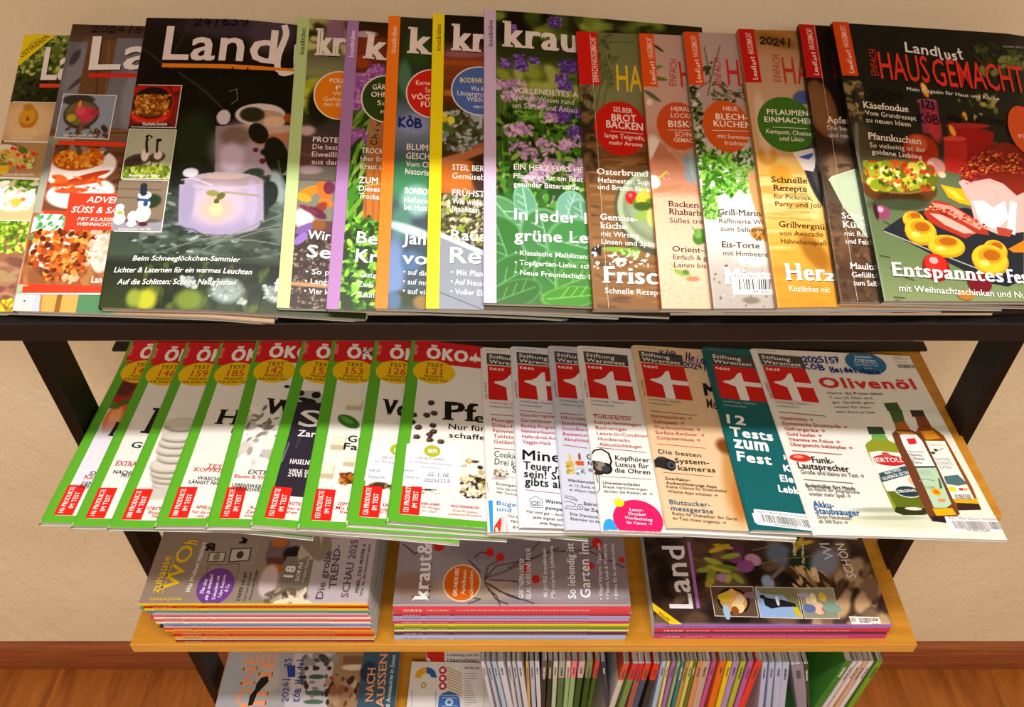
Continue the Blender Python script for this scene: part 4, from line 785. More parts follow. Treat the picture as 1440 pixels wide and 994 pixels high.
{'name':'magazine','label':'garden magazine with a mauve left strip, chives on its cover','cat':'magazine','group':'garden magazines with colour strips on the top tray','tier':'top','x':-0.1533,'s':-0.0091,'phi':-0.0096,'W':0.2016,'H':0.28,'t':0.0055,'rnd':0,'spine':'#80608c','bg':'#3c5a20','paint':[['g',[[283.2,'#241c16'],[272.2,'#38200f'],[248.5,'#6c2c14'],[227,'#58301c'],[188.4,'#3c5820'],[129.2,'#24380f']]],['b',16.6,266.3,10.8,3.7,4.5,'#b8a0a0',0.5],['r',9,238.9,38.1,263,'#7c3018'],['b',15.2,237.2,7.6,7.2,4.3,'#94401c',0.5],['s',7.5,128.5,43.6,187.3,110,2.23,7,['#3c6018','#547c24','#24400f','#7c9840','#182a0a'],7,60,31,0.3],['b',29.4,228.4,7.6,7.1,4.2,'#9a58a0',0.5],['s',21.4,221.8,37.4,234.9,60,0.5,1.49,['#b878c0','#8a4890','#c890cc','#7c3c84'],2.6,None,572,0.3],['b',14.8,217.5,9.1,8.5,4.1,'#9a58a0',0.5],['s',5.2,209.7,24.3,225.4,60,0.49,1.48,['#b878c0','#8a4890','#c890cc','#7c3c84'],2.6,None,472,0.3],['b',13.1,206.8,6,5.6,3.9,'#9a58a0',0.5],['s',6.8,201.7,19.5,212,60,0.49,1.47,['#b878c0','#8a4890','#c890cc','#7c3c84'],2.6,None,457,0.3],['b',13.1,194.6,6.9,6.4,3.8,'#9a58a0',0.5],['s',5.8,188.7,20.4,200.5,60,0.49,1.46,['#b878c0','#8a4890','#c890cc','#7c3c84'],2.6,None,452,0.3],['b',15.9,160.4,9.2,8.4,3.6,'#9a58a0',0.5],['s',6.2,152.6,25.6,168.2,60,0.48,1.43,['#b878c0','#8a4890','#c890cc','#7c3c84'],2.6,None,457,0.3],['b',16.8,145.3,9.8,8.8,3.4,'#9a58a0',0.5],['s',6.5,137,27,153.5,60,0.47,1.42,['#b878c0','#8a4890','#c890cc','#7c3c84'],2.6,None,457,0.3],['r',25.9,128.5,43.6,181.6,'#a87448'],['s',5.5,84.1,37.1,148.1,90,2.17,7.1,['#3c8018','#68a02c','#1c400c','#90b84c','#143008'],7,70,33,0.3],['r',24.3,81,40.1,130.8,'#b86c28'],['l',[[25.2,129.2],[27.1,80.3]],0.94,'#7a4010',0.3],['l',[[31.7,129.5],[33.5,80.7]],0.78,'#8a4c18',0.3],['r',24.9,131.6,39,159.4,'#a86838'],['s',6.8,1.76,42.2,82.5,240,0.89,3.3,['#58a01c','#84c830','#387010','#a8dc50','#28500c','#1c3c0a'],2,None,34,0.3],['l',[[18,112.3],[38.3,116.7]],0.93,'#a8c060',0.3]],'decals':[['T','title',17.4,241.3,37.4,240.3,28.1,'k','#e8dcd4','S',1],['T','title',35.7,240.5,50.4,240.2,19,'r','#e8dcd4','S',1],['E','badge',38.5,200.7,22,24.3,'#e0d8c8'],['E','badge',38.8,200.7,21,23.1,'#2c4418'],['T','badge',26.5,209.2,48.7,210.4,5.3,'GÄRTEN','#f0e8dc','b',None],['T','badge',25.7,201.7,44.5,202.7,5.3,'OHNE','#f0e8dc','b',None],['T','badge',31.3,193.4,43.4,193.9,4.9,'Sch','#f0e8dc','n',None],['T','badge',34.7,185.6,40.7,185.7,4.2,'m','#f0e8dc','n',None],['H','cover_text',32.7,153,35.1,178.7,5.1,'Chiv','#20140c',0.9],['T','cover_text',20.5,145.2,45.7,145.3,5.4,'TROCKEN','#ece4dc','b',None],['T','cover_text',19.9,137.4,49,138.1,5,'Hier finden','#e8e0d8','n',None],['T','cover_text',19.9,129.8,43.5,130.1,5.3,'Kraut sat','#e8e0d8','n',None],['T','cover_text',19.8,116.3,44.2,116.4,5.9,'ZUM EI','#f8f4ec','b',None],['T','cover_text',20,108.8,38.1,108.5,5.2,'Dieses','#f4f0e8','n',None],['T','cover_text',20.1,101.6,40.6,101.1,5.2,'Trocken','#f4f0e8','n',None],['T','headline',21.1,60.2,38.1,59.4,10.7,'Be','#fffdf8','b',1],['T','headline',21.3,43,39.3,42.4,11.8,'Kr','#fffdf8','b',1],['T','cover_text',21,29.5,42.9,28.9,4.9,'• Guten','#f4f0ea','n',None],['T','cover_text',20.9,20.9,36.9,20.4,4.9,'• Zwei','#f4f0ea','n',None],['T','cover_text',20.9,11.8,43.8,11.2,4.9,'• Raumd','#f4f0ea','n',None],['P','colour_strip',[[0,0],[10.6,0],[10.6,280],[0,280]],'#a478ae'],['T','colour_strip',7.6,241,7.6,269,4.2,'kraut&rüben','#e8dcec','s',None]],'insets':[],'vis':0.0464},
{'name':'magazine','label':'garden magazine with an orange left strip, blurred dark green cover','cat':'magazine','group':'garden magazines with colour strips on the top tray','tier':'top','x':-0.1129,'s':-0.0093,'phi':-0.0011,'W':0.2038,'H':0.283,'t':0.0055,'rnd':0,'spine':'#b85010','bg':'#2f4a40','paint':[['g',[[284.8,'#2c2c20'],[241.9,'#24301c'],[201.2,'#304c3c'],[187.3,'#5c6c78'],[166.7,'#7c88a0'],[133.1,'#3c4c58']]],['b',27.8,249,12.4,18,3.9,'#2c481c',0.7],['b',16.5,219.6,6.1,17.6,3.6,'#4c7858',0.8],['b',27.2,173.3,13.5,10.2,3.3,'#8c94b8',0.8],['b',23.1,117.9,22.1,21.2,2.78,'#3c8058',0.8],['b',31,98.7,13.2,14.5,2.62,'#8ab8b0',0.7],['b',18.7,77.2,8.7,15.8,2.44,'#4c8070',0.8],['b',26.2,71.2,4.5,22.6,73.7,'#b8ccd0',0.7],['b',14.6,34.8,8.5,30.4,2.09,'#6c88b8',0.8],['b',28.5,43.1,8.6,9.3,2.18,'#486c98',0.8],['b',24.1,9.2,12.7,7.5,1.91,'#304020',0.7],['b',38.2,6.7,7.1,6,1.89,'#8c7038',0.5],['b',15.7,7.4,5.6,7.5,1.89,'#506c90',0.7]],'decals':[['T','title',19,245.2,40.3,244.8,27.7,'k','#e8dcd4','S',1],['T','title',38.4,244.7,54.2,244.3,18.6,'r','#e8dcd4','S',1],['E','badge',42.1,204.5,24.1,25.2,'#e4d8d0'],['E','badge',42.3,204.5,23.1,24,'#cc2418'],['T','badge',26.8,212.3,44.2,212.9,4.9,'Kerne &','#f0dcd0','n',None],['T','badge',35.2,205.3,44.4,205.5,4.9,'Saat','#f0dcd0','n',None],['T','badge',23.3,197.6,47.6,198.4,5.2,'VÖGEL','#f4e8e0','b',None],['T','badge',32,190.5,44.7,190.7,5.2,'FÜR','#f4e8e0','b',None],['H','handwriting',12.9,169.4,33.9,169.9,9.2,'KÒB','#12286c',2.0],['T','cover_text',20.9,147.2,48.9,147,6,'BLUMEN','#ece4dc','b',None],['T','cover_text',20.6,138.5,49.1,138.3,6,'GESCHEN','#ece4dc','b',None],['T','cover_text',20.6,130.8,44.8,130.7,5.3,'Vom Cha','#e8e0d8','n',None],['T','cover_text',20.5,123.7,43.6,122.8,5.6,'historisc','#f4f0e8','n',None],['T','cover_text',20.9,105,44,104.5,5.9,'BONBON','#f8f4ec','b',None],['T','cover_text',20.6,96.6,42.8,96,5.5,'Heilsame','#f4f0e8','n',None],['T','cover_text',20.6,89.8,43,89.2,5.5,'bei Huste','#f4f0e8','n',None],['T','headline',20.8,58.7,46.9,57.7,10.7,'Jahr','#fffdf8','b',1],['T','headline',21.2,40.6,41.5,40.1,10.9,'vo','#fffdf8','b',1],['T','cover_text',22.2,30.8,44.6,29.8,4.6,'• auf dies','#f4f0ea','n',None],['T','cover_text',22.2,22.2,44.9,21.5,4.6,'• auf mar','#f4f0ea','n',None],['T','cover_text',22.2,14,45.1,13,4.5,'• auf viel','#f4f0ea','n',None],['P','colour_strip',[[0,0],[10.6,0],[10.6,283],[0,283]],'#f07c1c'],['T','colour_strip',7.6,244,7.6,272,4.2,'kraut&rüben','#f0d8c0','s',None]],'insets':[],'vis':0.0483},
{'name':'magazine','label':'garden magazine with a yellow left strip, terracotta pot on its cover','cat':'magazine','group':'garden magazines with colour strips on the top tray','tier':'top','x':-0.0706,'s':-0.0101,'phi':0.0053,'W':0.2048,'H':0.2844,'t':0.0055,'rnd':0,'spine':'#c8b010','bg':'#5a4a30','paint':[['g',[[286,'#15130f'],[257.5,'#241c14'],[246.7,'#6c4038'],[235.9,'#8a4420'],[193.6,'#5c3010'],[185,'#3a3418'],[132.6,'#3c3018']]],['b',29.3,243.7,18.6,3.6,3.6,'#9a5c64',0.5],['l',[[11,233.7],[47.9,234.6]],4.3,'#a84e20',0.4],['l',[[11.2,218.6],[47.9,218.6]],3.6,'#8a4014',0.5],['l',[[11.5,202.8],[48,203.1]],6.5,'#a86820',0.5],['s',10.3,146.5,46.7,185.5,150,0.8,2.88,['#7c8488','#a0a8a4','#4c5838','#3c4414','#585c40','#b0b8b0'],2,None,41,0.4],['s',10.4,165.4,19.6,182,10,2.24,3.8,['#d8c018','#486a18','#e8d840'],1.2,None,42,0.3],['l',[[10.4,134.8],[31.8,142.4],[47.4,153.3]],6.3,'#a85c3c',0.3],['b',31.9,127.5,16.3,8.2,2.53,'#a04c14',0.5],['s',22.8,139.2,34.8,150.4,18,0.95,2.21,['#a0a4a0','#6c7060'],1.4,None,43,0.3],['r',8.9,105.1,41,136.5,'#b0581c'],['b',23.2,122.3,14.8,17.9,2.46,'#c86c20',0.6],['b',43.8,123.2,7.4,19.6,2.52,'#3a2418',0.6],['l',[[9.7,134.1],[30.3,140.8],[46.7,148.3]],6.9,'#b87048',0.3],['s',8.8,57.4,47.8,102.2,230,0.76,2.74,['#88a028','#c8cc48','#5c6430','#8a8878','#b0a888','#484c20','#383018','#d0c8a8'],2.2,None,44,0.3]],'decals':[['P','planter_picture',[[10.2,68.7],[47.1,52.7],[47.3,-3.8],[9.4,-4.8]],'#848c98'],['P','planter_picture',[[10.2,68.7],[47.1,53],[47.1,48],[10.3,63.7]],'#b8c0cc'],['L','planter_picture',[[10.4,14.7],[47.3,-0.06]],0.73,'#484c54'],['T','title',18.2,247.2,48.5,246.8,28.2,'kr','#e8dcd4','S',1],['E','badge',43.4,206.4,26.1,25.2,'#e0d8d0'],['E','badge',43.5,206.4,25,24,'#4a68a8'],['T','badge',25.6,214.1,52.5,215,4.9,'BODENKUR','#e4dc88','b',None],['T','badge',35.2,206.2,49.5,206.4,4.9,'Was der','#e4e0e4','n',None],['T','badge',23.1,200.7,52.6,200.6,4.9,'Untergrund','#e4e0e4','n',None],['T','badge',31.6,195.2,49.5,195.5,4.9,'Wachst','#e4e0e4','n',None],['T','badge',37.1,188.6,49.5,188.6,3.8,'verrät','#e4e0e4','n',None],['T','cover_text',19.8,127.1,51.2,126.5,5.6,'STEIL BERG','#f4f0e8','b',None],['T','cover_text',19.7,118.9,51.2,118.2,5.6,'Gemüsebe','#f0ece4','n',None],['T','cover_text',19.9,102.9,47.6,102.1,5.8,'FRÜHST','#f8f4ec','b',None],['T','cover_text',20,94.8,45.4,94.2,5.5,'Wie wilde','#f4f0e8','n',None],['T','cover_text',20.1,87.8,49.8,87,5.5,'Insekten Si','#f4f0e8','n',None],['T','headline',19.6,61.8,48.5,61.2,9.4,'Raus','#fffdf8','b',1],['T','headline',19.4,40.9,44.5,40.8,14.3,'Re','#fffdf8','b',1],['T','cover_text',20.1,30.2,47.9,29.2,4.9,'• Mit Plan:','#f4f4f0','n',None],['T','cover_text',19.9,21.7,48.6,20.7,4.9,'• Auf Neuse','#f4f4f0','n',None],['T','cover_text',19.8,13.2,48.6,12.2,4.8,'• Voller Ela','#f4f4f0','n',None],['P','colour_strip',[[0,0],[10.6,0],[10.6,284.4],[0,284.4]],'#f0dc18'],['T','colour_strip',7.6,245.4,7.6,273.4,4.2,'kraut&rüben','#4c4010','s',None]],'insets':[],'vis':0.0533},
{'name':'magazine','label':'garden magazine with a lilac left strip, allium meadow and broad leaves on its cover','cat':'magazine','group':'garden magazines with colour strips on the top tray','tier':'top','x':-0.0233,'s':-0.0058,'phi':0.007,'W':0.2042,'H':0.2836,'t':0.0055,'rnd':0,'spine':'#b8a0c0','bg':'#3c5a20','paint':[['g',[[287,'#1e2010'],[237.5,'#2c3a14'],[221.4,'#5c7024'],[196.7,'#4a6a20'],[123.5,'#2c5014'],[78,'#2c6014'],[-3.9,'#386c30']]],['s',9.8,248.9,176.4,283.6,50,3.5,10.4,['#3c4c14','#14180a','#5c6c28','#101008','#788830'],1.5,None,51,0.9],['s',90.6,262.6,105.9,283.3,10,3.5,7,['#8a9a3c','#6c7c2c'],1.3,None,52,0.8],['s',9.7,200,91.1,225.6,26,3.3,10,['#8a9a34','#6c8028','#a0ac50','#3c5818'],1.5,None,53,0.9],['l',[[12,204.6],[8.2,159.7],[8.8,103.5]],0.65,'#182c0a',0.3],['l',[[15.3,198.4],[11.9,149.6],[16.3,103.8]],0.65,'#4c7c28',0.3],['l',[[18.6,192.1],[15.6,156.4],[17.9,103.9]],0.65,'#688c38',0.3],['l',[[21.9,185.9],[19.3,146.3],[19.5,104]],0.65,'#10200a',0.3],['l',[[25.2,179.7],[23.1,153.1],[27,104.3]],0.65,'#182c0a',0.3],['l',[[28.8,204.8],[26.9,159.9],[28.7,104.4]],0.66,'#4c7c28',0.3],['l',[[32.1,198.5],[30.5,149.8],[30.3,104.5]],0.66,'#688c38',0.3],['l',[[35.4,192.3],[34.4,156.6],[31.9,104.6]],0.65,'#10200a',0.3],['l',[[38.6,186.1],[38,146.5],[39.4,105]],0.65,'#182c0a',0.3],['l',[[41.9,180],[41.8,153.3],[41,105]],0.65,'#4c7c28',0.3],['l',[[45.6,205.1],[45.7,160.2],[42.7,105.1]],0.66,'#688c38',0.3],['l',[[48.9,198.9],[49.3,150.1],[50.2,105.6]],0.66,'#10200a',0.3],['l',[[52.2,192.6],[53.2,157],[51.9,105.7]],0.66,'#182c0a',0.3],['l',[[55.4,186.5],[56.8,146.9],[53.5,105.8]],0.65,'#4c7c28',0.3],['l',[[58.7,180.3],[60.7,153.8],[55.1,105.9]],0.65,'#688c38',0.3],['l',[[62.6,205.5],[64.7,160.7],[62.7,106.3]],0.66,'#10200a',0.3],['l',[[65.8,199.3],[68.2,150.6],[64.4,106.4]],0.66,'#182c0a',0.3],['l',[[69.1,193.1],[64.6,156.9],[66,106.5]],0.66,'#4c7c28',0.3],['l',[[72.3,186.9],[68.2,146.9],[67.7,106.6]],0.66,'#688c38',0.3],['l',[[75.6,180.7],[72.1,153.8],[75.3,107.1]],0.66,'#10200a',0.3],['l',[[79.6,206.1],[76.1,160.7],[76.9,107.2]],0.67,'#182c0a',0.3],['l',[[82.9,199.8],[79.7,150.6],[78.6,107.3]],0.66,'#4c7c28',0.3],['l',[[86.1,193.6],[83.7,157.5],[86.3,107.8]],0.66,'#688c38',0.3],['s',9.7,83.5,87.5,180.2,280,0.95,4.1,['#2c5c14','#48801c','#68a030','#183408','#8ab850','#102808'],2.6,None,54,0.3],['b',19,228,5.2,4.5,3.7,'#5c3c88',0.4],['s',13.8,223.5,24.2,232.5,50,0.5,1.33,['#7c5cb0','#4c2c78','#9878c8','#3c2464'],1.6,None,265,0.3],['b',31.3,234.2,5,4.3,4.2,'#5c3c88',0.4],['s',26.4,230,36.2,238.4,50,0.5,1.34,['#7c5cb0','#4c2c78','#9878c8','#3c2464'],1.6,None,345,0.3],['b',33.6,226.3,6.2,5.3,4.2,'#5c3c88',0.4],['s',27.5,221.1,39.7,231.6,50,0.5,1.33,['#7c5cb0','#4c2c78','#9878c8','#3c2464'],1.6,None,360,0.3],['b',45,233.1,4.4,3.8,4.6,'#5c3c88',0.4],['s',40.7,229.4,49.2,236.8,50,0.5,1.34,['#7c5cb0','#4c2c78','#9878c8','#3c2464'],1.6,None,433,0.3],['b',76.4,228.9,9.5,8.1,5,'#5c3c88',0.4],['s',67.1,221.1,85.5,236.7,50,0.51,1.35,['#7c5cb0','#4c2c78','#9878c8','#3c2464'],1.6,None,635,0.3],['b',69,215.8,5.6,4.8,4.8,'#5c3c88',0.4],['s',63.5,211.2,74.5,220.5,50,0.5,1.34,['#7c5cb0','#4c2c78','#9878c8','#3c2464'],1.6,None,590,0.3],['b',72.7,209,6.6,5.6,4.8,'#5c3c88',0.4],['s',66.3,203.6,79.1,214.4,50,0.5,1.33,['#7c5cb0','#4c2c78','#9878c8','#3c2464'],1.6,None,615,0.3],['b',64.8,275.2,6.4,5.6,5.4,'#5c3c88',0.4],['s',58.6,269.9,71.1,280.6,50,0.52,1.38,['#7c5cb0','#4c2c78','#9878c8','#3c2464'],1.6,None,555,0.3],['b',24.6,265.4,4.7,4.1,4.3,'#5c3c88',0.4],['s',19.9,261.3,29.2,269.4,50,0.51,1.36,['#7c5cb0','#4c2c78','#9878c8','#3c2464'],1.6,None,300,0.3],['b',67.4,178.9,10.2,8.5,4.4,'#5c3c88',0.4],['s',57.4,170.6,77.3,187.3,50,0.49,1.31,['#7c5cb0','#4c2c78','#9878c8','#3c2464'],1.6,None,585,0.3],['b',80.8,162.7,7.7,6.4,4.3,'#5c3c88',0.4],['s',73.3,156.5,88.2,169,50,0.49,1.3,['#7c5cb0','#4c2c78','#9878c8','#3c2464'],1.6,None,675,0.3],['b',85.9,182.1,6.2,5.2,4.5,'#5c3c88',0.4],['s',79.9,177,92,187.2,50,0.49,1.32,['#7c5cb0','#4c2c78','#9878c8','#3c2464'],1.6,None,705,0.3],['s',9.7,202.8,21.9,210.4,22,0.98,2.79,['#c098bc','#a880b0','#dcb8d4','#9870a0','#d0a8c8'],2.4,None,736,0.3],['s',19.6,200,37.9,211.4,22,0.99,2.79,['#c098bc','#a880b0','#dcb8d4','#9870a0','#d0a8c8'],2.4,None,831,0.3],['s',16.7,190.7,30,199,22,0.98,2.77,['#c098bc','#a880b0','#dcb8d4','#9870a0','#d0a8c8'],2.4,None,856,0.3],['s',38.6,185.7,56.8,196.9,22,0.98,2.79,['#c098bc','#a880b0','#dcb8d4','#9870a0','#d0a8c8'],2.4,None,1046,0.3],['s',52.1,171.1,64.1,178.4,22,0.98,2.77,['#c098bc','#a880b0','#dcb8d4','#9870a0','#d0a8c8'],2.4,None,1216,0.3],['s',66.9,148.4,84.9,159.3,22,0.97,2.75,['#c098bc','#a880b0','#dcb8d4','#9870a0','#d0a8c8'],2.4,None,1466,0.3],['s',18.7,156,33.6,165.3,22,0.96,2.72,['#c098bc','#a880b0','#dcb8d4','#9870a0','#d0a8c8'],2.4,None,1076,0.3],['s',26.2,158.2,41.2,167.5,22,0.96,2.73,['#c098bc','#a880b0','#dcb8d4','#9870a0','#d0a8c8'],2.4,None,1116,0.3],['s',22.3,138.6,40.2,149.7,22,0.95,2.7,['#c098bc','#a880b0','#dcb8d4','#9870a0','#d0a8c8'],2.4,None,1211,0.3],['s',33.5,131.9,54.3,144.6,22,0.95,2.7,['#c098bc','#a880b0','#dcb8d4','#9870a0','#d0a8c8'],2.4,None,1336,0.3],['s',56.2,140.9,74.1,151.8,22,0.96,2.73,['#c098bc','#a880b0','#dcb8d4','#9870a0','#d0a8c8'],2.4,None,1436,0.3],['s',46.5,147.4,56.7,153.5,22,0.96,2.72,['#c098bc','#a880b0','#dcb8d4','#9870a0','#d0a8c8'],2.4,None,1316,0.3],['s',75.4,126.3,90.3,135.3,22,0.96,2.72,['#c098bc','#a880b0','#dcb8d4','#9870a0','#d0a8c8'],2.4,None,1656,0.3],['s',72.2,119.4,87.1,128.4,22,0.95,2.7,['#c098bc','#a880b0','#dcb8d4','#9870a0','#d0a8c8'],2.4,None,1676,0.3],['s',52.8,124,70.6,134.8,22,0.95,2.7,['#c098bc','#a880b0','#dcb8d4','#9870a0','#d0a8c8'],2.4,None,1516,0.3],['s',40.7,117.4,55.5,126.4,22,0.94,2.68,['#c098bc','#a880b0','#dcb8d4','#9870a0','#d0a8c8'],2.4,None,1466,0.3],['s',34.7,111.3,52.4,122.1,22,0.94,2.66,['#c098bc','#a880b0','#dcb8d4','#9870a0','#d0a8c8'],2.4,None,1466,0.3],['s',50.7,90.3,65.3,99.1,22,0.93,2.64,['#c098bc','#a880b0','#dcb8d4','#9870a0','#d0a8c8'],2.4,None,1706,0.3],['s',46.7,121.9,58.6,129,22,0.95,2.68,['#c098bc','#a880b0','#dcb8d4','#9870a0','#d0a8c8'],2.4,None,1476,0.3],['s',9.6,91.6,87.7,126.4,30,0.47,0.94,['#d86830','#c84838'],1,0,57,0.2],['s',9.6,77.1,88.7,105.2,60,2.16,6.2,['#2c6818','#1c4810','#489428'],2,None,58,0.4],['b',21.1,76.8,23.9,12.8,-51.8,'#a8ccb8',0.12],['b',21.1,76.8,22.8,12.2,-51.8,'#4c8c50',0.2],['l',[[9.3,91.9],[32.9,61.8]],0.92,'#a8ccb8',0.6],['l',[[16.4,82.8],[26.3,83]],0.46,'#a8ccb8',0.6],['l',[[21.1,76.8],[31,77]],0.46,'#a8ccb8',0.6],['l',[[25.9,70.8],[35.7,71]],0.46,'#a8ccb8',0.6],['b',35.8,88.6,9.7,20.9,13.6,'#b0d4c4',0.12],['b',35.8,88.6,9.2,19.9,13.6,'#5c9c78',0.2],['l',[[38.4,71.4],[33.2,106.1]],0.91,'#b0d4c4',0.6],['l',[[36.9,81.7],[29.6,86.2]],0.46,'#b0d4c4',0.6],['l',[[35.8,88.6],[28.5,93.1]],0.46,'#b0d4c4',0.6],['l',[[34.8,95.6],[27.5,100.1]],0.46,'#b0d4c4',0.6],['b',74.3,90.8,12.2,14.7,-18.7,'#a8ccbc',0.12],['b',74.3,90.8,11.7,14,-18.7,'#6ca48c',0.2],['l',[[70.1,79],[78.5,102.7]],0.93,'#a8ccbc',0.6],['l',[[72.6,86],[69.8,91.6]],0.47,'#a8ccbc',0.6],['l',[[74.3,90.8],[71.5,96.4]],0.47,'#a8ccbc',0.6],['l',[[75.9,95.6],[73.2,101.2]],0.47,'#a8ccbc',0.6],['b',84.4,80.1,11.4,17.9,13.9,'#b0d0c0',0.12],['b',84.4,80.1,10.8,17,13.9,'#5c9470',0.2],['l',[[86.3,65.5],[82.4,94.9]],0.92,'#b0d0c0',0.6],['l',[[85.2,74.2],[79,78]],0.46,'#b0d0c0',0.6],['l',[[84.4,80.1],[78.2,83.9]],0.47,'#b0d0c0',0.6],['l',[[83.6,86],[77.4,89.8]],0.47,'#b0d0c0',0.6],['b',16.7,51.4,20.3,29.7,23.3,'#7cb088',0.12],['b',16.7,51.4,19.4,28.3,23.3,'#2c7028',0.2],['l',[[24.4,28.3],[8.8,75]],0.89,'#7cb088',0.6],['l',[[19.8,42.1],[8.4,46.5]],0.45,'#7cb088',0.6],['l',[[16.7,51.4],[5.2,55.9]],0.45,'#7cb088',0.6],['l',[[13.5,60.8],[2.01,65.3]],0.45,'#7cb088',0.6],['b',52.9,59.3,22.2,28.6,18.7,'#98c8a0',0.12],['b',52.9,59.3,21.2,27.2,18.7,'#3c7c40',0.2],['l',[[58.2,36.5],[47.5,82.4]],0.9,'#98c8a0',0.6],['l',[[55.1,50.1],[44.6,55.2]],0.45,'#98c8a0',0.6],['l',[[52.9,59.3],[42.4,64.4]],0.46,'#98c8a0',0.6],['l',[[50.8,68.5],[40.2,73.6]],0.46,'#98c8a0',0.6],['b',77.7,54.3,25.5,25.5,-13.3,'#8cc090',0.12],['b',77.7,54.3,24.3,24.3,-13.3,'#3c8440',0.2],['l',[[58.6,58.8],[96.9,49.8]],0.91,'#8cc090',0.6],['l',[[70,56.1],[79.1,62.9]],0.46,'#8cc090',0.6],['l',[[77.7,54.3],[86.8,61.1]],0.46,'#8cc090',0.6],['l',[[85.4,52.5],[94.5,59.3]],0.46,'#8cc090',0.6],['b',25.1,24,29.4,18.6,33,'#68a868',0.12],['b',25.1,24,28,17.7,33,'#2c6c24',0.2],['l',[[5.2,11.2],[45.3,37.2]],0.87,'#68a868',0.6],['l',[[17.1,18.8],[19.5,31.7]],0.44,'#68a868',0.6],['l',[[25.1,24],[27.6,37]],0.44,'#68a868',0.6],['l',[[33.1,29.2],[35.7,42.3]],0.44,'#68a868',0.6],['b',59.5,25.4,18.3,22.4,2.66,'#74b070',0.12],['b',59.5,25.4,17.4,21.3,2.66,'#347430',0.2],['l',[[59.1,7.3],[59.9,43.8]],0.88,'#74b070',0.6],['l',[[59.4,18.1],[52.6,24.2]],0.45,'#74b070',0.6],['l',[[59.5,25.4],[52.8,31.5]],0.45,'#74b070',0.6],['l',[[59.7,32.7],[52.9,38.9]],0.45,'#74b070',0.6],['b',79.7,23.3,20.4,15.7,23.1,'#78b060',0.12],['b',79.7,23.3,19.4,15,23.1,'#3c7c2c',0.2],['l',[[64.5,16.8],[95.1,29.8]],0.89,'#78b060',0.6],['l',[[73.6,20.7],[77,29.3]],0.45,'#78b060',0.6],['l',[[79.7,23.3],[83.1,31.9]],0.45,'#78b060',0.6],['l',[[85.9,25.9],[89.2,34.5]],0.45,'#78b060',0.6],['b',23.6,7.3,26.1,12.3,22.7,'#5c9c48',0.12],['b',23.6,7.3,24.8,11.7,22.7,'#2c6420',0.2],['l',[[4.4,-0.65],[42.9,15.5]],0.87,'#5c9c48',0.6],['l',[[15.9,4.1],[19.8,15]],0.44,'#5c9c48',0.6],['l',[[23.6,7.3],[27.6,18.2]],0.44,'#5c9c48',0.6],['l',[[31.3,10.5],[35.4,21.5]],0.44,'#5c9c48',0.6],['b',72.1,7.7,24.9,9.3,7.7,'#80bc50',0.12],['b',72.1,7.7,23.7,8.9,7.7,'#3c8420',0.2],['l',[[52.6,5.1],[91.7,10.3]],0.88,'#80bc50',0.6],['l',[[64.2,6.6],[70.6,15.8]],0.44,'#80bc50',0.6],['l',[[72.1,7.7],[78.5,16.8]],0.44,'#80bc50',0.6],['l',[[79.9,8.7],[86.4,17.9]],0.45,'#80bc50',0.6]],'decals':[['T','title',17.5,245.8,86.2,244.6,27.4,'krau','#e4d8d0','S',1],['T','title',83.9,244.7,105.3,244.5,18.4,'t&','#e4d8d0','S',1],['T','cover_text',25.5,198.5,100.4,197.5,5.6,'VOLLENDETES AROM','#e0d8dc','b',None],['T','cover_text',25.2,191.5,80,190,5.2,'Erdbeer-Wissen rund','#dcd8d8','n',None],['T','cover_text',25.1,183.2,82.2,182.1,5.2,'um Sorten und Anbau','#dcd8d8','n',None],['T','cover_text',25.8,122.6,91.7,123.4,5.3,'EIN HERZ FÜRS HEN','#f0ece8','b',None],['T','cover_text',25.5,114.3,85.7,114,4.9,'Pflanzplan für ein Beet','#f0ece8','n',None],['T','cover_text',25.4,106.5,81.9,106.2,4.9,'gesunder Bitterstoffe','#f0ece8','n',None],['T','headline',26.1,75.4,117.1,74.5,10.5,'In jeder Ecke','#fffdf8','b',1],['T','headline',25.9,56.1,88.1,56.7,10.4,'grüne Le','#fffdf8','b',1],['T','cover_text',25.8,43.2,100.9,42.1,4.3,'• Klassische Maiblüten: duft','#f8f6f0','n',None],['T','cover_text',25.7,34.4,97.6,33.4,4.3,'• Topfgarten-Liebe: schlau','#f8f6f0','n',None],['T','cover_text',25.7,25.5,100.2,23.9,4.3,'• Neue Freundschaft: Dahl','#f8f6f0','n',None],['P','colour_strip',[[0,0],[10.6,0],[10.6,283.6],[0,283.6]],'#cdb8d6'],['T','colour_strip',7.6,244.6,7.6,272.6,4.2,'kraut&rüben','#3a2c44','s',None]],'insets':[],'vis':0.0963},
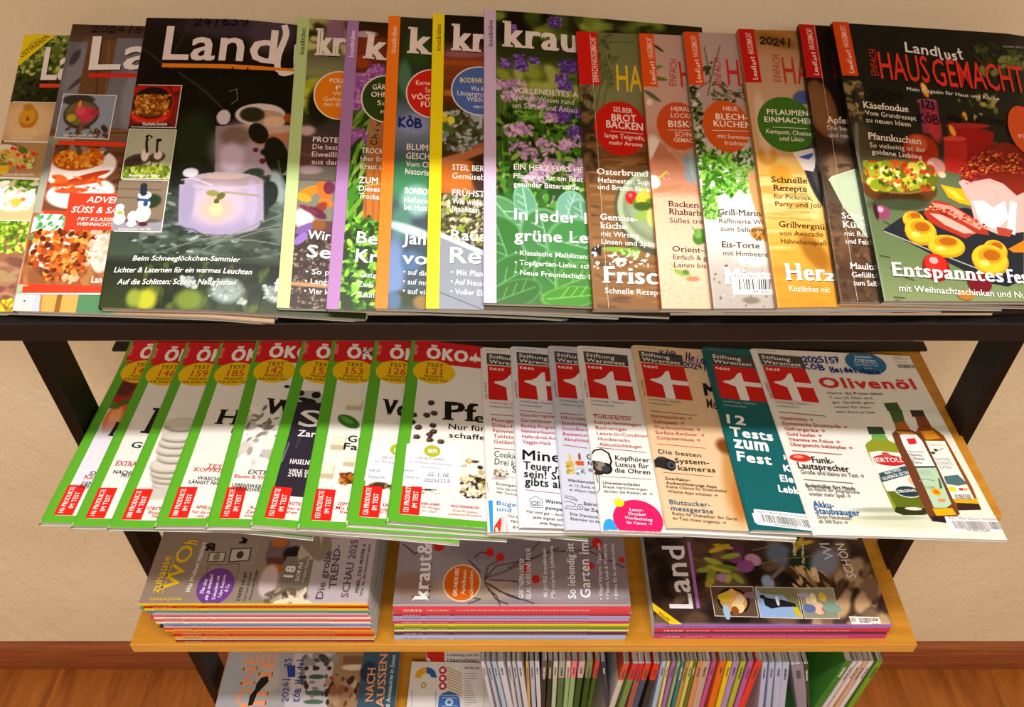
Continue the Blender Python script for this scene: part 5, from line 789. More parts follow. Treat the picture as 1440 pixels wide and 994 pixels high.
{'name':'magazine','label':'cookery magazine with a red spine tab, olive green cover and red bread baking disc','cat':'magazine','group':'cookery magazines on the top tray','tier':'top','x':0.067,'s':-0.0102,'phi':0.0334,'W':0.205,'H':0.2663,'t':0.0075,'rnd':0,'spine':'#6c2014','bg':'#6c6a44','paint':[['g',[[266.8,'#70744a'],[200.5,'#7c8054'],[178,'#7c6c44'],[166,'#6c4c2c'],[155.9,'#74502c'],[125.8,'#6c4420'],[61.4,'#8a6236'],[0.18,'#7c5428']]],['l',[[2.63,261.7],[9.8,224.4],[-4.2,165.7]],0.85,'#4c5030',0.5],['l',[[5.6,258.2],[13,224.5],[-1.16,165.6]],0.85,'#4c5030',0.5],['l',[[10,253],[17.6,224.7],[3.3,165.3]],0.85,'#4c5030',0.5],['l',[[15.4,264.1],[22.3,224.9],[7.9,165.5]],0.85,'#4c5030',0.5],['l',[[21.2,257.1],[28.6,225.2],[14,165.6]],0.85,'#4c5030',0.5],['s',2.73,211.2,33.9,263.5,60,1.35,3.7,['#5c6434','#48502c','#6a7040'],3,None,61,0.6],['s',-0.39,128.8,10.2,206.8,60,1.29,3.9,['#38301c','#5c4428','#2c2818','#7a5c3c'],1.6,None,62,0.5],['n',2.83,0.32,57,156.9,'#4c3018',5,0.55,0.7,7,5,0.8],['n',2.83,0.32,57,156.9,'#a87c48',4,0.58,0.6,8,5,0.8],['b',61.4,89.1,37.8,41.4,1.04,'#4a4c34',0.05],['b',62.1,90.7,36,37.1,1.06,'#a8b490',0.04],['b',63.4,91.6,32.6,32.9,1.07,'#7c8c6c',0.1],['b',63.2,92.4,27.2,27.3,1.08,'#94a480',0.3],['b',39.5,101.3,5.7,6.5,1.17,'#c01818',0.12],['b',38.2,103.6,1.8,1.96,1.19,'#e87070',0.5],['b',50,97,10.9,7.8,21.8,'#5c8424',0.3],['b',47.2,100.2,4.5,5.5,1.16,'#e0c038',0.3],['b',52.1,105.1,6,4.9,1.2,'#d0c048',0.4],['b',49.1,84.9,9.3,4,19.6,'#8cb048',0.15],['b',48.2,93.7,7.5,3.9,1.09,'#405c18',0.3],['b',57.1,82.6,6,9.6,0.98,'#c8d070',0.4],['b',5.5,51.9,4.4,3.1,0.69,'#141218',0.3],['s',2.1,47.3,9.5,56.5,14,0.75,1.81,['#101018','#dcd8dc','#28242c'],1.5,None,63,0.2],['b',24.5,52.9,14.4,2.12,-3.6,'#7cac34',0.2],['b',36.1,50.7,5,4.1,0.68,'#90b860',0.3],['s',26.1,46.1,41.6,55.2,20,0.91,2.12,['#a8cc70','#588430'],1.5,None,64,0.3],['s',14.1,36.9,49.7,50.4,50,0.45,1.36,['#f4ece0','#e8dccc'],1.3,None,65,0.2],['b',25.3,43.6,5.9,1.86,0.61,'#ece4d4',0.4],['s',1.99,31.9,7.1,42.6,8,0.45,0.9,['#e8e0d0'],1,0,66,0.2]],'decals':[['T','title',33.6,206.3,77.2,205,26.7,'HAUS','#e0bc20','c',None],['T','cover_text',22.7,255.4,52.9,256.5,2.18,'Landlust Einfach','#3c4028','n',None],['E','badge',34,168.3,23.5,27.1,'#c41c12'],['T','badge',28.7,184.9,45.9,183.5,4.9,'SELBER','#ece0d0','c',None],['T','badge',26.8,175.6,48.7,175,6.9,'BROT','#f0e4d8','b',None],['T','badge',21.5,168.9,53.9,166.6,7.2,'BACKEN','#f0e4d8','b',None],['L','badge',[[25.2,165.3],[53.6,163.2]],0.49,'#ece0d0'],['T','badge',19.3,159,55,156.7,4.4,'lange Teigreife,','#ece0d0','n',None],['T','badge',22.8,152.1,52.6,150.6,4.1,'mehr Aroma','#ece0d0','n',None],['T','cover_text',10.4,123,58,121.4,5.9,'Osterbrunch','#f8f4ec','s',None],['T','cover_text',10.9,115.3,64.9,113.6,4.6,'Hefenester, Suppen','#f4f0e8','n',None],['T','cover_text',10.4,108.8,61.3,107,4.6,'und Braten für alle','#f4f0e8','n',None],['T','cover_text',10.5,80.5,42.6,78.5,5.4,'Gemüse-','#f8f4ec','s',None],['T','cover_text',10.2,72.3,32.6,71.7,5.7,'küche','#f8f4ec','s',None],['T','cover_text',10.4,65.1,43.8,63.6,4.7,'mit Wirsing,','#f4f0e8','n',None],['T','cover_text',10.2,57.9,60.1,55.7,4.7,'Linsen und Spinat','#f4f0e8','n',None],['T','headline',9.8,23.3,67.3,21.6,14.7,'Frisch','#fcfaf4','S',1],['T','cover_text',10.3,14,60.9,12.1,4.8,'Schnelle Rezepte','#f0ece4','n',None],['P','red_tab',[[-0.2,211.3],[19,211.3],[19,266.3],[-0.2,266.3]],'#cc1c14'],['T','red_tab',17.5,214.3,17.5,261.3,5.2,'EINFACH HAUSGEMACHT','#f0d8c8','c',None],['L','spine_crease',[[12.5,1],[12.5,265.3]],0.35,'#cbbba6']],'insets':[],'vis':0.0627},
{'name':'magazine','label':'cookery magazine with an orange spine tab, pale pink cover and orange sponge cake disc','cat':'magazine','group':'cookery magazines on the top tray','tier':'top','x':0.1229,'s':-0.0103,'phi':0.0304,'W':0.2026,'H':0.2631,'t':0.0075,'rnd':0,'spine':'#b85030','bg':'#d0a48c','paint':[['g',[[265.6,'#c09c8c'],[206.3,'#c8a090'],[171.3,'#c8a090'],[155.7,'#c08a70'],[125.1,'#b87c60'],[136.7,'#c88c6c'],[107.1,'#c88868'],[98.9,'#e8b898'],[49.8,'#ecc4a8'],[1.1,'#e8b494']]],['s',2.43,1.25,41.7,145.8,300,0.31,0.77,['#d8a080','#f4d0b8','#c89078','#f0c4a8'],1.5,None,71,0.4],['b',16.4,248.6,6.2,1.4,-38.7,'#28281c',0.3],['b',12.6,227.9,6.9,1.85,18.8,'#6c8434',0.3],['b',14.5,216.7,7.7,2.14,-6.7,'#587028',0.3],['b',7.4,198.8,9.1,1.97,-38.4,'#4c6024',0.3],['b',4.1,192.3,2.84,3.2,2.19,'#e8d4c4',0.5],['b',4.8,147.2,7,12.2,1.75,'#e8dcd0',0.6],['b',33.9,128.3,5.6,13.6,1.6,'#8c9898',0.3],['b',2.26,114.6,5.1,6.5,1.43,'#f4f0e8',0.3],['l',[[7.1,118.8],[14.4,125]],1.57,'#c8c838',0.3],['b',14.6,109.2,14.1,3.1,11.9,'#b88058',0.6],['b',39.6,127,4.8,17.5,10.1,'#98a8a4',0.3],['b',37.5,64.1,5.8,7.7,-26.6,'#487c28',0.2],['b',36.3,67.3,3.6,4.7,1.01,'#70a848',0.3],['l',[[31.6,73.2],[34.9,68.8]],0.92,'#487c28',0.3],['b',19.7,31.3,7.5,2.7,-15.4,'#8ab050',0.3],['b',22.7,32.1,2.93,2.15,0.66,'#587c2c',0.3],['l',[[11.6,38.9],[15.5,32.8],[19.5,28.3]],1.05,'#8a9c48',0.3],['b',28,26.1,5.9,2.14,0.6,'#c87c5c',0.6]],'decals':[['P','pie_picture',[[10.2,153.5],[32.3,126.1],[0.36,125.3],[1.09,134.9]],'#b87454'],['T','title',29.7,209.2,32.8,237,6.5,'EINFACH','#a8342c','c',None],['T','title',34.3,209.1,58.5,209.5,26.1,'HA','#c42c20','c',None],['E','badge',29.1,169.6,20.2,23.7,'#c44c1c'],['T','badge',23.3,184.3,50.4,184.6,4.4,'HERRLICH','#f0dcc8','c',None],['T','badge',22.5,177.8,48.3,177.5,4.4,'LOCKERE','#f0dcc8','c',None],['T','badge',19.4,168.4,54.5,168.6,6.3,'BISKUIT','#f4e8dc','b',None],['L','badge',[[18.2,165.2],[45.7,165.5]],0.45,'#f0dcc8'],['T','badge',24.5,159.2,47.9,159.1,4.4,'SCHNELL','#f0dcc8','c',None],['T','badge',22.9,153.6,47.4,153.2,4.3,'GEMACHT','#f0dcc8','c',None],['T','cover_text',12.8,91.9,39.4,90.9,5.2,'Backen','#3a241c','s',None],['T','cover_text',12.8,84.6,48.2,83,5.5,'Rhabarber','#3a241c','s',None],['T','cover_text',12.8,76.9,46,75.7,4.5,'Süßes trifft','#4c342c','n',None],['T','cover_text',12.9,50.6,49.4,49.3,5,'Orient-Re','#3a241c','s',None],['T','cover_text',12.9,43.5,44.3,42.7,4.3,'Einfach & gu','#4c342c','n',None],['T','cover_text',13.2,36.5,40.4,35.6,4.3,'Lamm bis','#4c342c','n',None],['P','red_tab',[[-0.2,208.1],[13,208.1],[13,263.1],[-0.2,263.1]],'#dc5014'],['H','red_tab',11.2,211.1,11.2,235.1,4.2,'Landlust','#f0e0d0',0.7],['T','red_tab',11.2,237.1,11.2,259.1,5.0,'HAUSGEMACHT','#f0d0b8','c',None]],'insets':[],'vis':0.0474},
{'name':'magazine','label':'cookery magazine with an orange-red spine tab, rosemary sprigs and a barcode label','cat':'magazine','group':'cookery magazines on the top tray','tier':'top','x':0.1644,'s':-0.0116,'phi':0.0391,'W':0.2029,'H':0.2635,'t':0.0075,'rnd':0,'spine':'#6c6c50','bg':'#c8b8a8','paint':[['g',[[265.8,'#b49c94'],[206.6,'#b49c94'],[170.2,'#a89888'],[127.3,'#c0b4a8'],[135.8,'#d8d0c8'],[104.7,'#ece4dc'],[61.8,'#e4dcd4'],[34.1,'#b8b0a8'],[0.96,'#a8a098']]],['l',[[18,248],[18.7,233.3],[20.2,214],[15.6,197.9]],0.78,'#3c4028',0.3],['l',[[32.8,250.3],[24.7,228.7],[20.2,214],[6.3,204]],0.78,'#3c4028',0.3],['l',[[16,228.4],[11.9,216.9],[2.19,205.5]],0.77,'#3c4028',0.3],['l',[[22.9,212.5],[33.2,201.7],[49.8,195.8]],0.76,'#3c4028',0.3],['l',[[30.3,201.6],[40.7,192.4]],0.76,'#3c4028',0.3],['l',[[48.2,206.9],[49.8,195.8]],0.77,'#3c4028',0.3],['l',[[6.5,220],[12.3,220.2]],0.76,'#3c4028',0.3],['s',15,214.1,23.1,233.2,8,1.23,2.46,['#38401c'],1.6,None,80,0.3],['s',0.92,125.4,8,207,110,1.04,2.67,['#2c3c14','#4c6824','#d0c8c0','#788c48','#1c240c'],2.4,None,81,0.3],['s',19.9,192.7,52.3,210.8,40,0.76,2.14,['#38401c','#5c5c38'],2.6,None,82,0.3],['s',3.4,126.1,48.5,147.9,120,1.03,2.64,['#38681c','#5c9c30','#28480f','#84bc50','#c8c4b8'],2.4,None,83,0.3],['s',1.51,103.1,30.1,138.5,260,0.95,3.2,['#4c9420','#74c038','#2c6010','#a0dc60','#ecece4','#3c7c18'],2.8,None,84,0.25],['s',27.4,105,45.5,132.4,60,0.79,2.85,['#68a838','#90c860','#48801c'],3,None,85,0.25],['s',-1.22,80.6,12.6,103,90,0.77,2.47,['#5ca02c','#387018','#94cc58'],2.6,None,86,0.25],['b',50.5,97,6.2,29.7,9.1,'#c89860',0.4],['b',45.1,65.1,8.4,6.3,0.5,'#c08848',0.3],['b',43.4,63.6,9.9,7.9,0.48,'#ece4dc',0.15],['b',46,66.7,7.5,6.3,0.51,'#b88038',0.25],['s',41.4,60.5,53.5,71.4,20,0.77,1.54,['#7c4c18','#d8b060','#4c3818'],1.5,None,88,0.3],['s',-0.09,0.89,47.3,43.4,50,0.45,1.19,['#807868','#5c584c','#c8c0b8'],1.5,None,87,0.4],['b',32.1,6.9,7.3,3,-0.07,'#7c7464',0.6],['b',38,43.3,14.8,6.2,0.29,'#dcd8d0',0.7]],'decals':[['T','title',30,208.7,31.3,236.8,6.6,'EINFACH','#a8342c','c',None],['T','title',35.6,210,61.5,209.6,26.1,'HA','#c42c20','c',None],['E','badge',29.4,168.2,21.4,25.6,'#c8541c'],['T','badge',28.3,183.8,41.4,183.6,4.1,'NEUE','#f0dcc8','c',None],['T','badge',20.8,174.8,49.5,174.7,6,'BLECH-','#f4e8dc','b',None],['T','badge',18.1,167.9,52,166.9,5.9,'KUCHEN','#f4e8dc','b',None],['L','badge',[[16,163.8],[50.2,163.8]],0.45,'#f0dcc8'],['T','badge',20,156.6,50.6,155.4,4,'mit Sommer-','#f0dcc8','n',None],['T','badge',25.7,149.9,45.4,149.5,4,'früchten','#f0dcc8','n',None],['T','cover_text',12.7,83.7,57.8,82.3,5.4,'Grill-Marinad','#2c2420','s',None],['T','cover_text',12.7,75.8,58.3,74.7,4.4,'Raffinierte Würz','#4c4440','n',None],['T','cover_text',12.8,68.6,57.4,67.4,4.4,'zum Selbermac','#4c4440','n',None],['T','cover_text',12.9,54,45.1,53,5.3,'Eis-Torte','#2c2420','s',None],['T','cover_text',13,46.6,54.5,45.3,4.3,'mit Himbeeren','#4c4440','n',None],['T','headline',11.9,21.3,52.7,20.1,14.6,'Mitta','#fcfaf4','S',1],['P','barcode_label',[[17.4,30.7],[57.1,30.8],[55.4,12],[17.4,12]],'#f4f2ee'],['T','barcode_label',20.5,27.2,56.6,26.8,2.74,'Kath. öffentl. Bücherei','#2c2c2c','n',None],['B','barcode_label',[[21.5,25.5],[55.2,25.6],[54.3,16.2],[21.5,16.2]],'#2c2c34',34,3],['T','barcode_label',33.7,13.2,54.7,12.6,2.42,'*M-000137','#1c1c1c','b',None],['P','red_tab',[[-0.2,208.5],[14,208.5],[14,263.5],[-0.2,263.5]],'#d84818'],['H','red_tab',11.2,211.5,11.2,235.5,4.2,'Landlust','#f0e0d0',0.7],['T','red_tab',11.2,237.5,11.2,259.5,5.0,'HAUSGEMACHT','#f0d0b8','c',None]],'insets':[],'vis':0.0574},
{'name':'magazine','label':'cookery magazine with a crimson spine tab, wooden board cover and green plum disc','cat':'magazine','group':'cookery magazines on the top tray','tier':'top','x':0.2159,'s':-0.0119,'phi':0.0496,'W':0.2038,'H':0.2647,'t':0.0075,'rnd':0,'spine':'#a87838','bg':'#d0a868','paint':[['g',[[267.5,'#a8702c'],[250.8,'#a87848'],[232.7,'#bc9470'],[184.5,'#c4a07c'],[138.1,'#c8a070'],[123,'#d8a850'],[134.5,'#e0b868'],[111.6,'#e8c880'],[89.1,'#ecc880'],[67,'#e0a848'],[33.1,'#dc9830'],[0.18,'#d48c24']]],['b',34.7,253.5,18.9,6.3,-15.6,'#8a5c20',0.7],['b',10,137.8,8.4,9.1,0.57,'#c88c2c',0.7],['b',9.9,168.3,5.7,30.8,0.85,'#d8b898',0.7],['n',-2.15,-0.09,39.6,119.9,'#c08028',6,0.52,0.6,9,6,0.5],['n',-2.15,48.4,47.3,119.9,'#f4dca0',8,0.55,0.5,10,5,0.6],['b',18.8,119.6,9.2,9.8,0.42,'#d89830',0.7],['b',38.3,48.4,9.1,18.3,28.6,'#a06818',0.7],['b',63.2,118.5,20.8,46.4,13.2,'#2a2c34',0.05],['b',66.6,120.2,19.3,41.8,13.3,'#4a4844',0.2],['b',49.7,195.7,9.2,6.7,21.8,'#4c5c8c',0.3]],'decals':[['P','cloth_picture',[[36.4,140.7],[54.9,144.7],[50.5,126.4],[46.1,123.1]],'#e0dcdc'],['P','cloth_picture',[[36.8,137.8],[43.2,139.5],[46.7,142.2],[47.5,139.6],[52,141],[49,137.1],[46.6,133.6],[43.9,128.8],[41.5,128.6],[43.1,133.7]],'#3c58b0'],['P','cloth_picture',[[32.9,141.1],[52.1,145.9],[49.3,123.2],[40.3,124.5]],'#dcd4d0'],['P','cloth_picture',[[37.3,136.9],[51.4,141.3],[50.1,137.5],[46.1,134.4],[40.6,135.9]],'#4858a8'],['T','title',32.2,210.8,34.8,238.4,6.6,'EINFACH','#a8342c','c',None],['T','title',35.8,209.7,60.5,209.4,26.8,'HA','#b83424','c',None],['H','handwriting',18.7,250,49,248,7,'2024/','#17131a',1.6],['E','badge',31.3,168.6,25.9,27.2,'#3c6c1c'],['T','badge',15.3,178.3,52.3,177.2,5.3,'PFLAUMEN','#f0ece0','b',None],['T','badge',12,170.8,57.2,169.2,5.3,'EINMACHEN','#f0ece0','b',None],['L','badge',[[18.3,165.6],[49.3,164.6]],0.45,'#ece8d8'],['T','badge',11.9,159.7,56.7,157.1,4.3,'Kompott, Chutneys','#ece8d8','n',None],['T','badge',23,152.8,45.6,151.6,4.3,'und Likör','#ece8d8','n',None],['T','cover_text',10.2,112.7,41.7,111.6,5.5,'Schnelle','#2c1c0c','s',None],['T','cover_text',10.7,105,40.2,103.5,5.5,'Rezepte','#2c1c0c','s',None],['T','cover_text',10.2,97.3,43.9,95.9,4.5,'für Picknick,','#4c3818','n',None],['T','cover_text',10.4,90.3,50.7,88.9,4.5,'Party und Job','#4c3818','n',None],['T','cover_text',10.8,71.4,50.6,68.9,5.4,'Grillvergnü','#3c2408','s',None],['T','cover_text',10.2,63.6,48.1,62.3,4.4,'von Avocado','#4c3010','n',None],['T','cover_text',10.4,56.5,49.8,54.2,4.4,'Hähnchenspieß','#4c3010','n',None],['T','headline',10.4,23.8,43.3,23,14.9,'Her','#fcfaf4','S',1],['T','headline',42.5,23,53.6,22.5,10.1,'z','#fcfaf4','S',1],['T','cover_text',11.4,14.2,46,12.4,4.8,'Köstliches mit','#f8f0e0','n',None],['P','red_tab',[[-0.2,209.7],[14.5,209.7],[14.5,264.7],[-0.2,264.7]],'#bc1818'],['H','red_tab',11.2,212.7,11.2,236.7,4.2,'Landlust','#f0e0d0',0.7],['T','red_tab',11.2,238.7,11.2,260.7,5.0,'HAUSGEMACHT','#f0d0b8','c',None]],'insets':[],'vis':0.0605},
{'name':'magazine','label':'cookery magazine with a crimson spine tab and dark brown cover, second from the right','cat':'magazine','group':'cookery magazines on the top tray','tier':'top','x':0.2663,'s':-0.0079,'phi':0.0347,'W':0.2035,'H':0.2643,'t':0.0075,'rnd':0,'spine':'#241c18','bg':'#241c16','paint':[['g',[[264.9,'#14100e'],[207.4,'#181210'],[163.2,'#1c1410'],[119,'#3c2c20'],[125.7,'#4c3c2c'],[96.6,'#54483c'],[50,'#6c4c34'],[28.8,'#4c3424'],[-0.94,'#54402f']]],['b',9.3,178.6,13.6,28.7,7.8,'#6c4424',0.15],['b',7.9,178.6,10.6,22.7,7.7,'#7c5434',0.5],['b',21.6,154.5,8.7,9.3,2.69,'#6c5c58',0.7],['b',16.5,121,12.9,13.6,2.15,'#8a6c54',0.7],['n',1.08,-1.11,39,125.6,'#3c2c20',5,0.5,0.7,11,1,1],['n',-5.7,-1.11,39,74.9,'#8a6a48',6,0.6,0.5,12,1,1]],'decals':[['P','board_picture',[[5.7,109.9],[9.2,112.9],[30.4,120.5],[35.4,107.4],[35.2,62.8],[31.8,56.5],[18,79.6],[14.9,84.2]],'#b4c4a4'],['L','board_picture',[[5.7,109.9],[9.2,112.9],[30.4,120.5]],0.79,'#d8e0c8'],['T','title',31.4,209.8,32.4,236.6,6,'EINFACH','#6c2018','c',None],['T','cover_text',11.9,164.8,31.8,164.5,6.6,'Apfel','#e8dcc8','s',None],['T','cover_text',11.5,157.9,33.9,157.5,4.3,'Die best','#dcd0c0','n',None],['T','cover_text',11.6,151,33.9,150.5,4.3,'und neue','#dcd0c0','n',None],['T','cover_text',12.2,74.4,36.9,73.6,5.4,'Schnel','#f4f0e8','s',None],['T','cover_text',11.8,66.2,37.9,65.7,5.7,'Küche','#f4f0e8','s',None],['T','cover_text',12.2,58.5,39.7,58,4.4,'mit Rosen','#f0ece4','n',None],['T','cover_text',12.3,51.7,38.6,50.8,4.4,'und Feldsa','#f0ece4','n',None],['T','cover_text',12.5,29.3,37.9,28.4,5.2,'Maultas','#f4f0e8','s',None],['T','cover_text',12.8,21.8,38.2,21.1,4.6,'Gefülltes','#f0ece4','n',None],['T','cover_text',12.9,14.6,40,13.9,4.5,'zum Selber','#f0ece4','n',None],['P','red_tab',[[-0.2,209.3],[15,209.3],[15,264.3],[-0.2,264.3]],'#b81818'],['H','red_tab',11.2,212.3,11.2,236.3,4.2,'Landlust','#f0e0d0',0.7],['T','red_tab',11.2,238.3,11.2,260.3,5.0,'HAUSGEMACHT','#f0d0b8','c',None],['L','spine_crease',[[14.2,1],[14.2,263.3]],0.35,'#cbbba6']],'insets':[],'vis':0.0394},
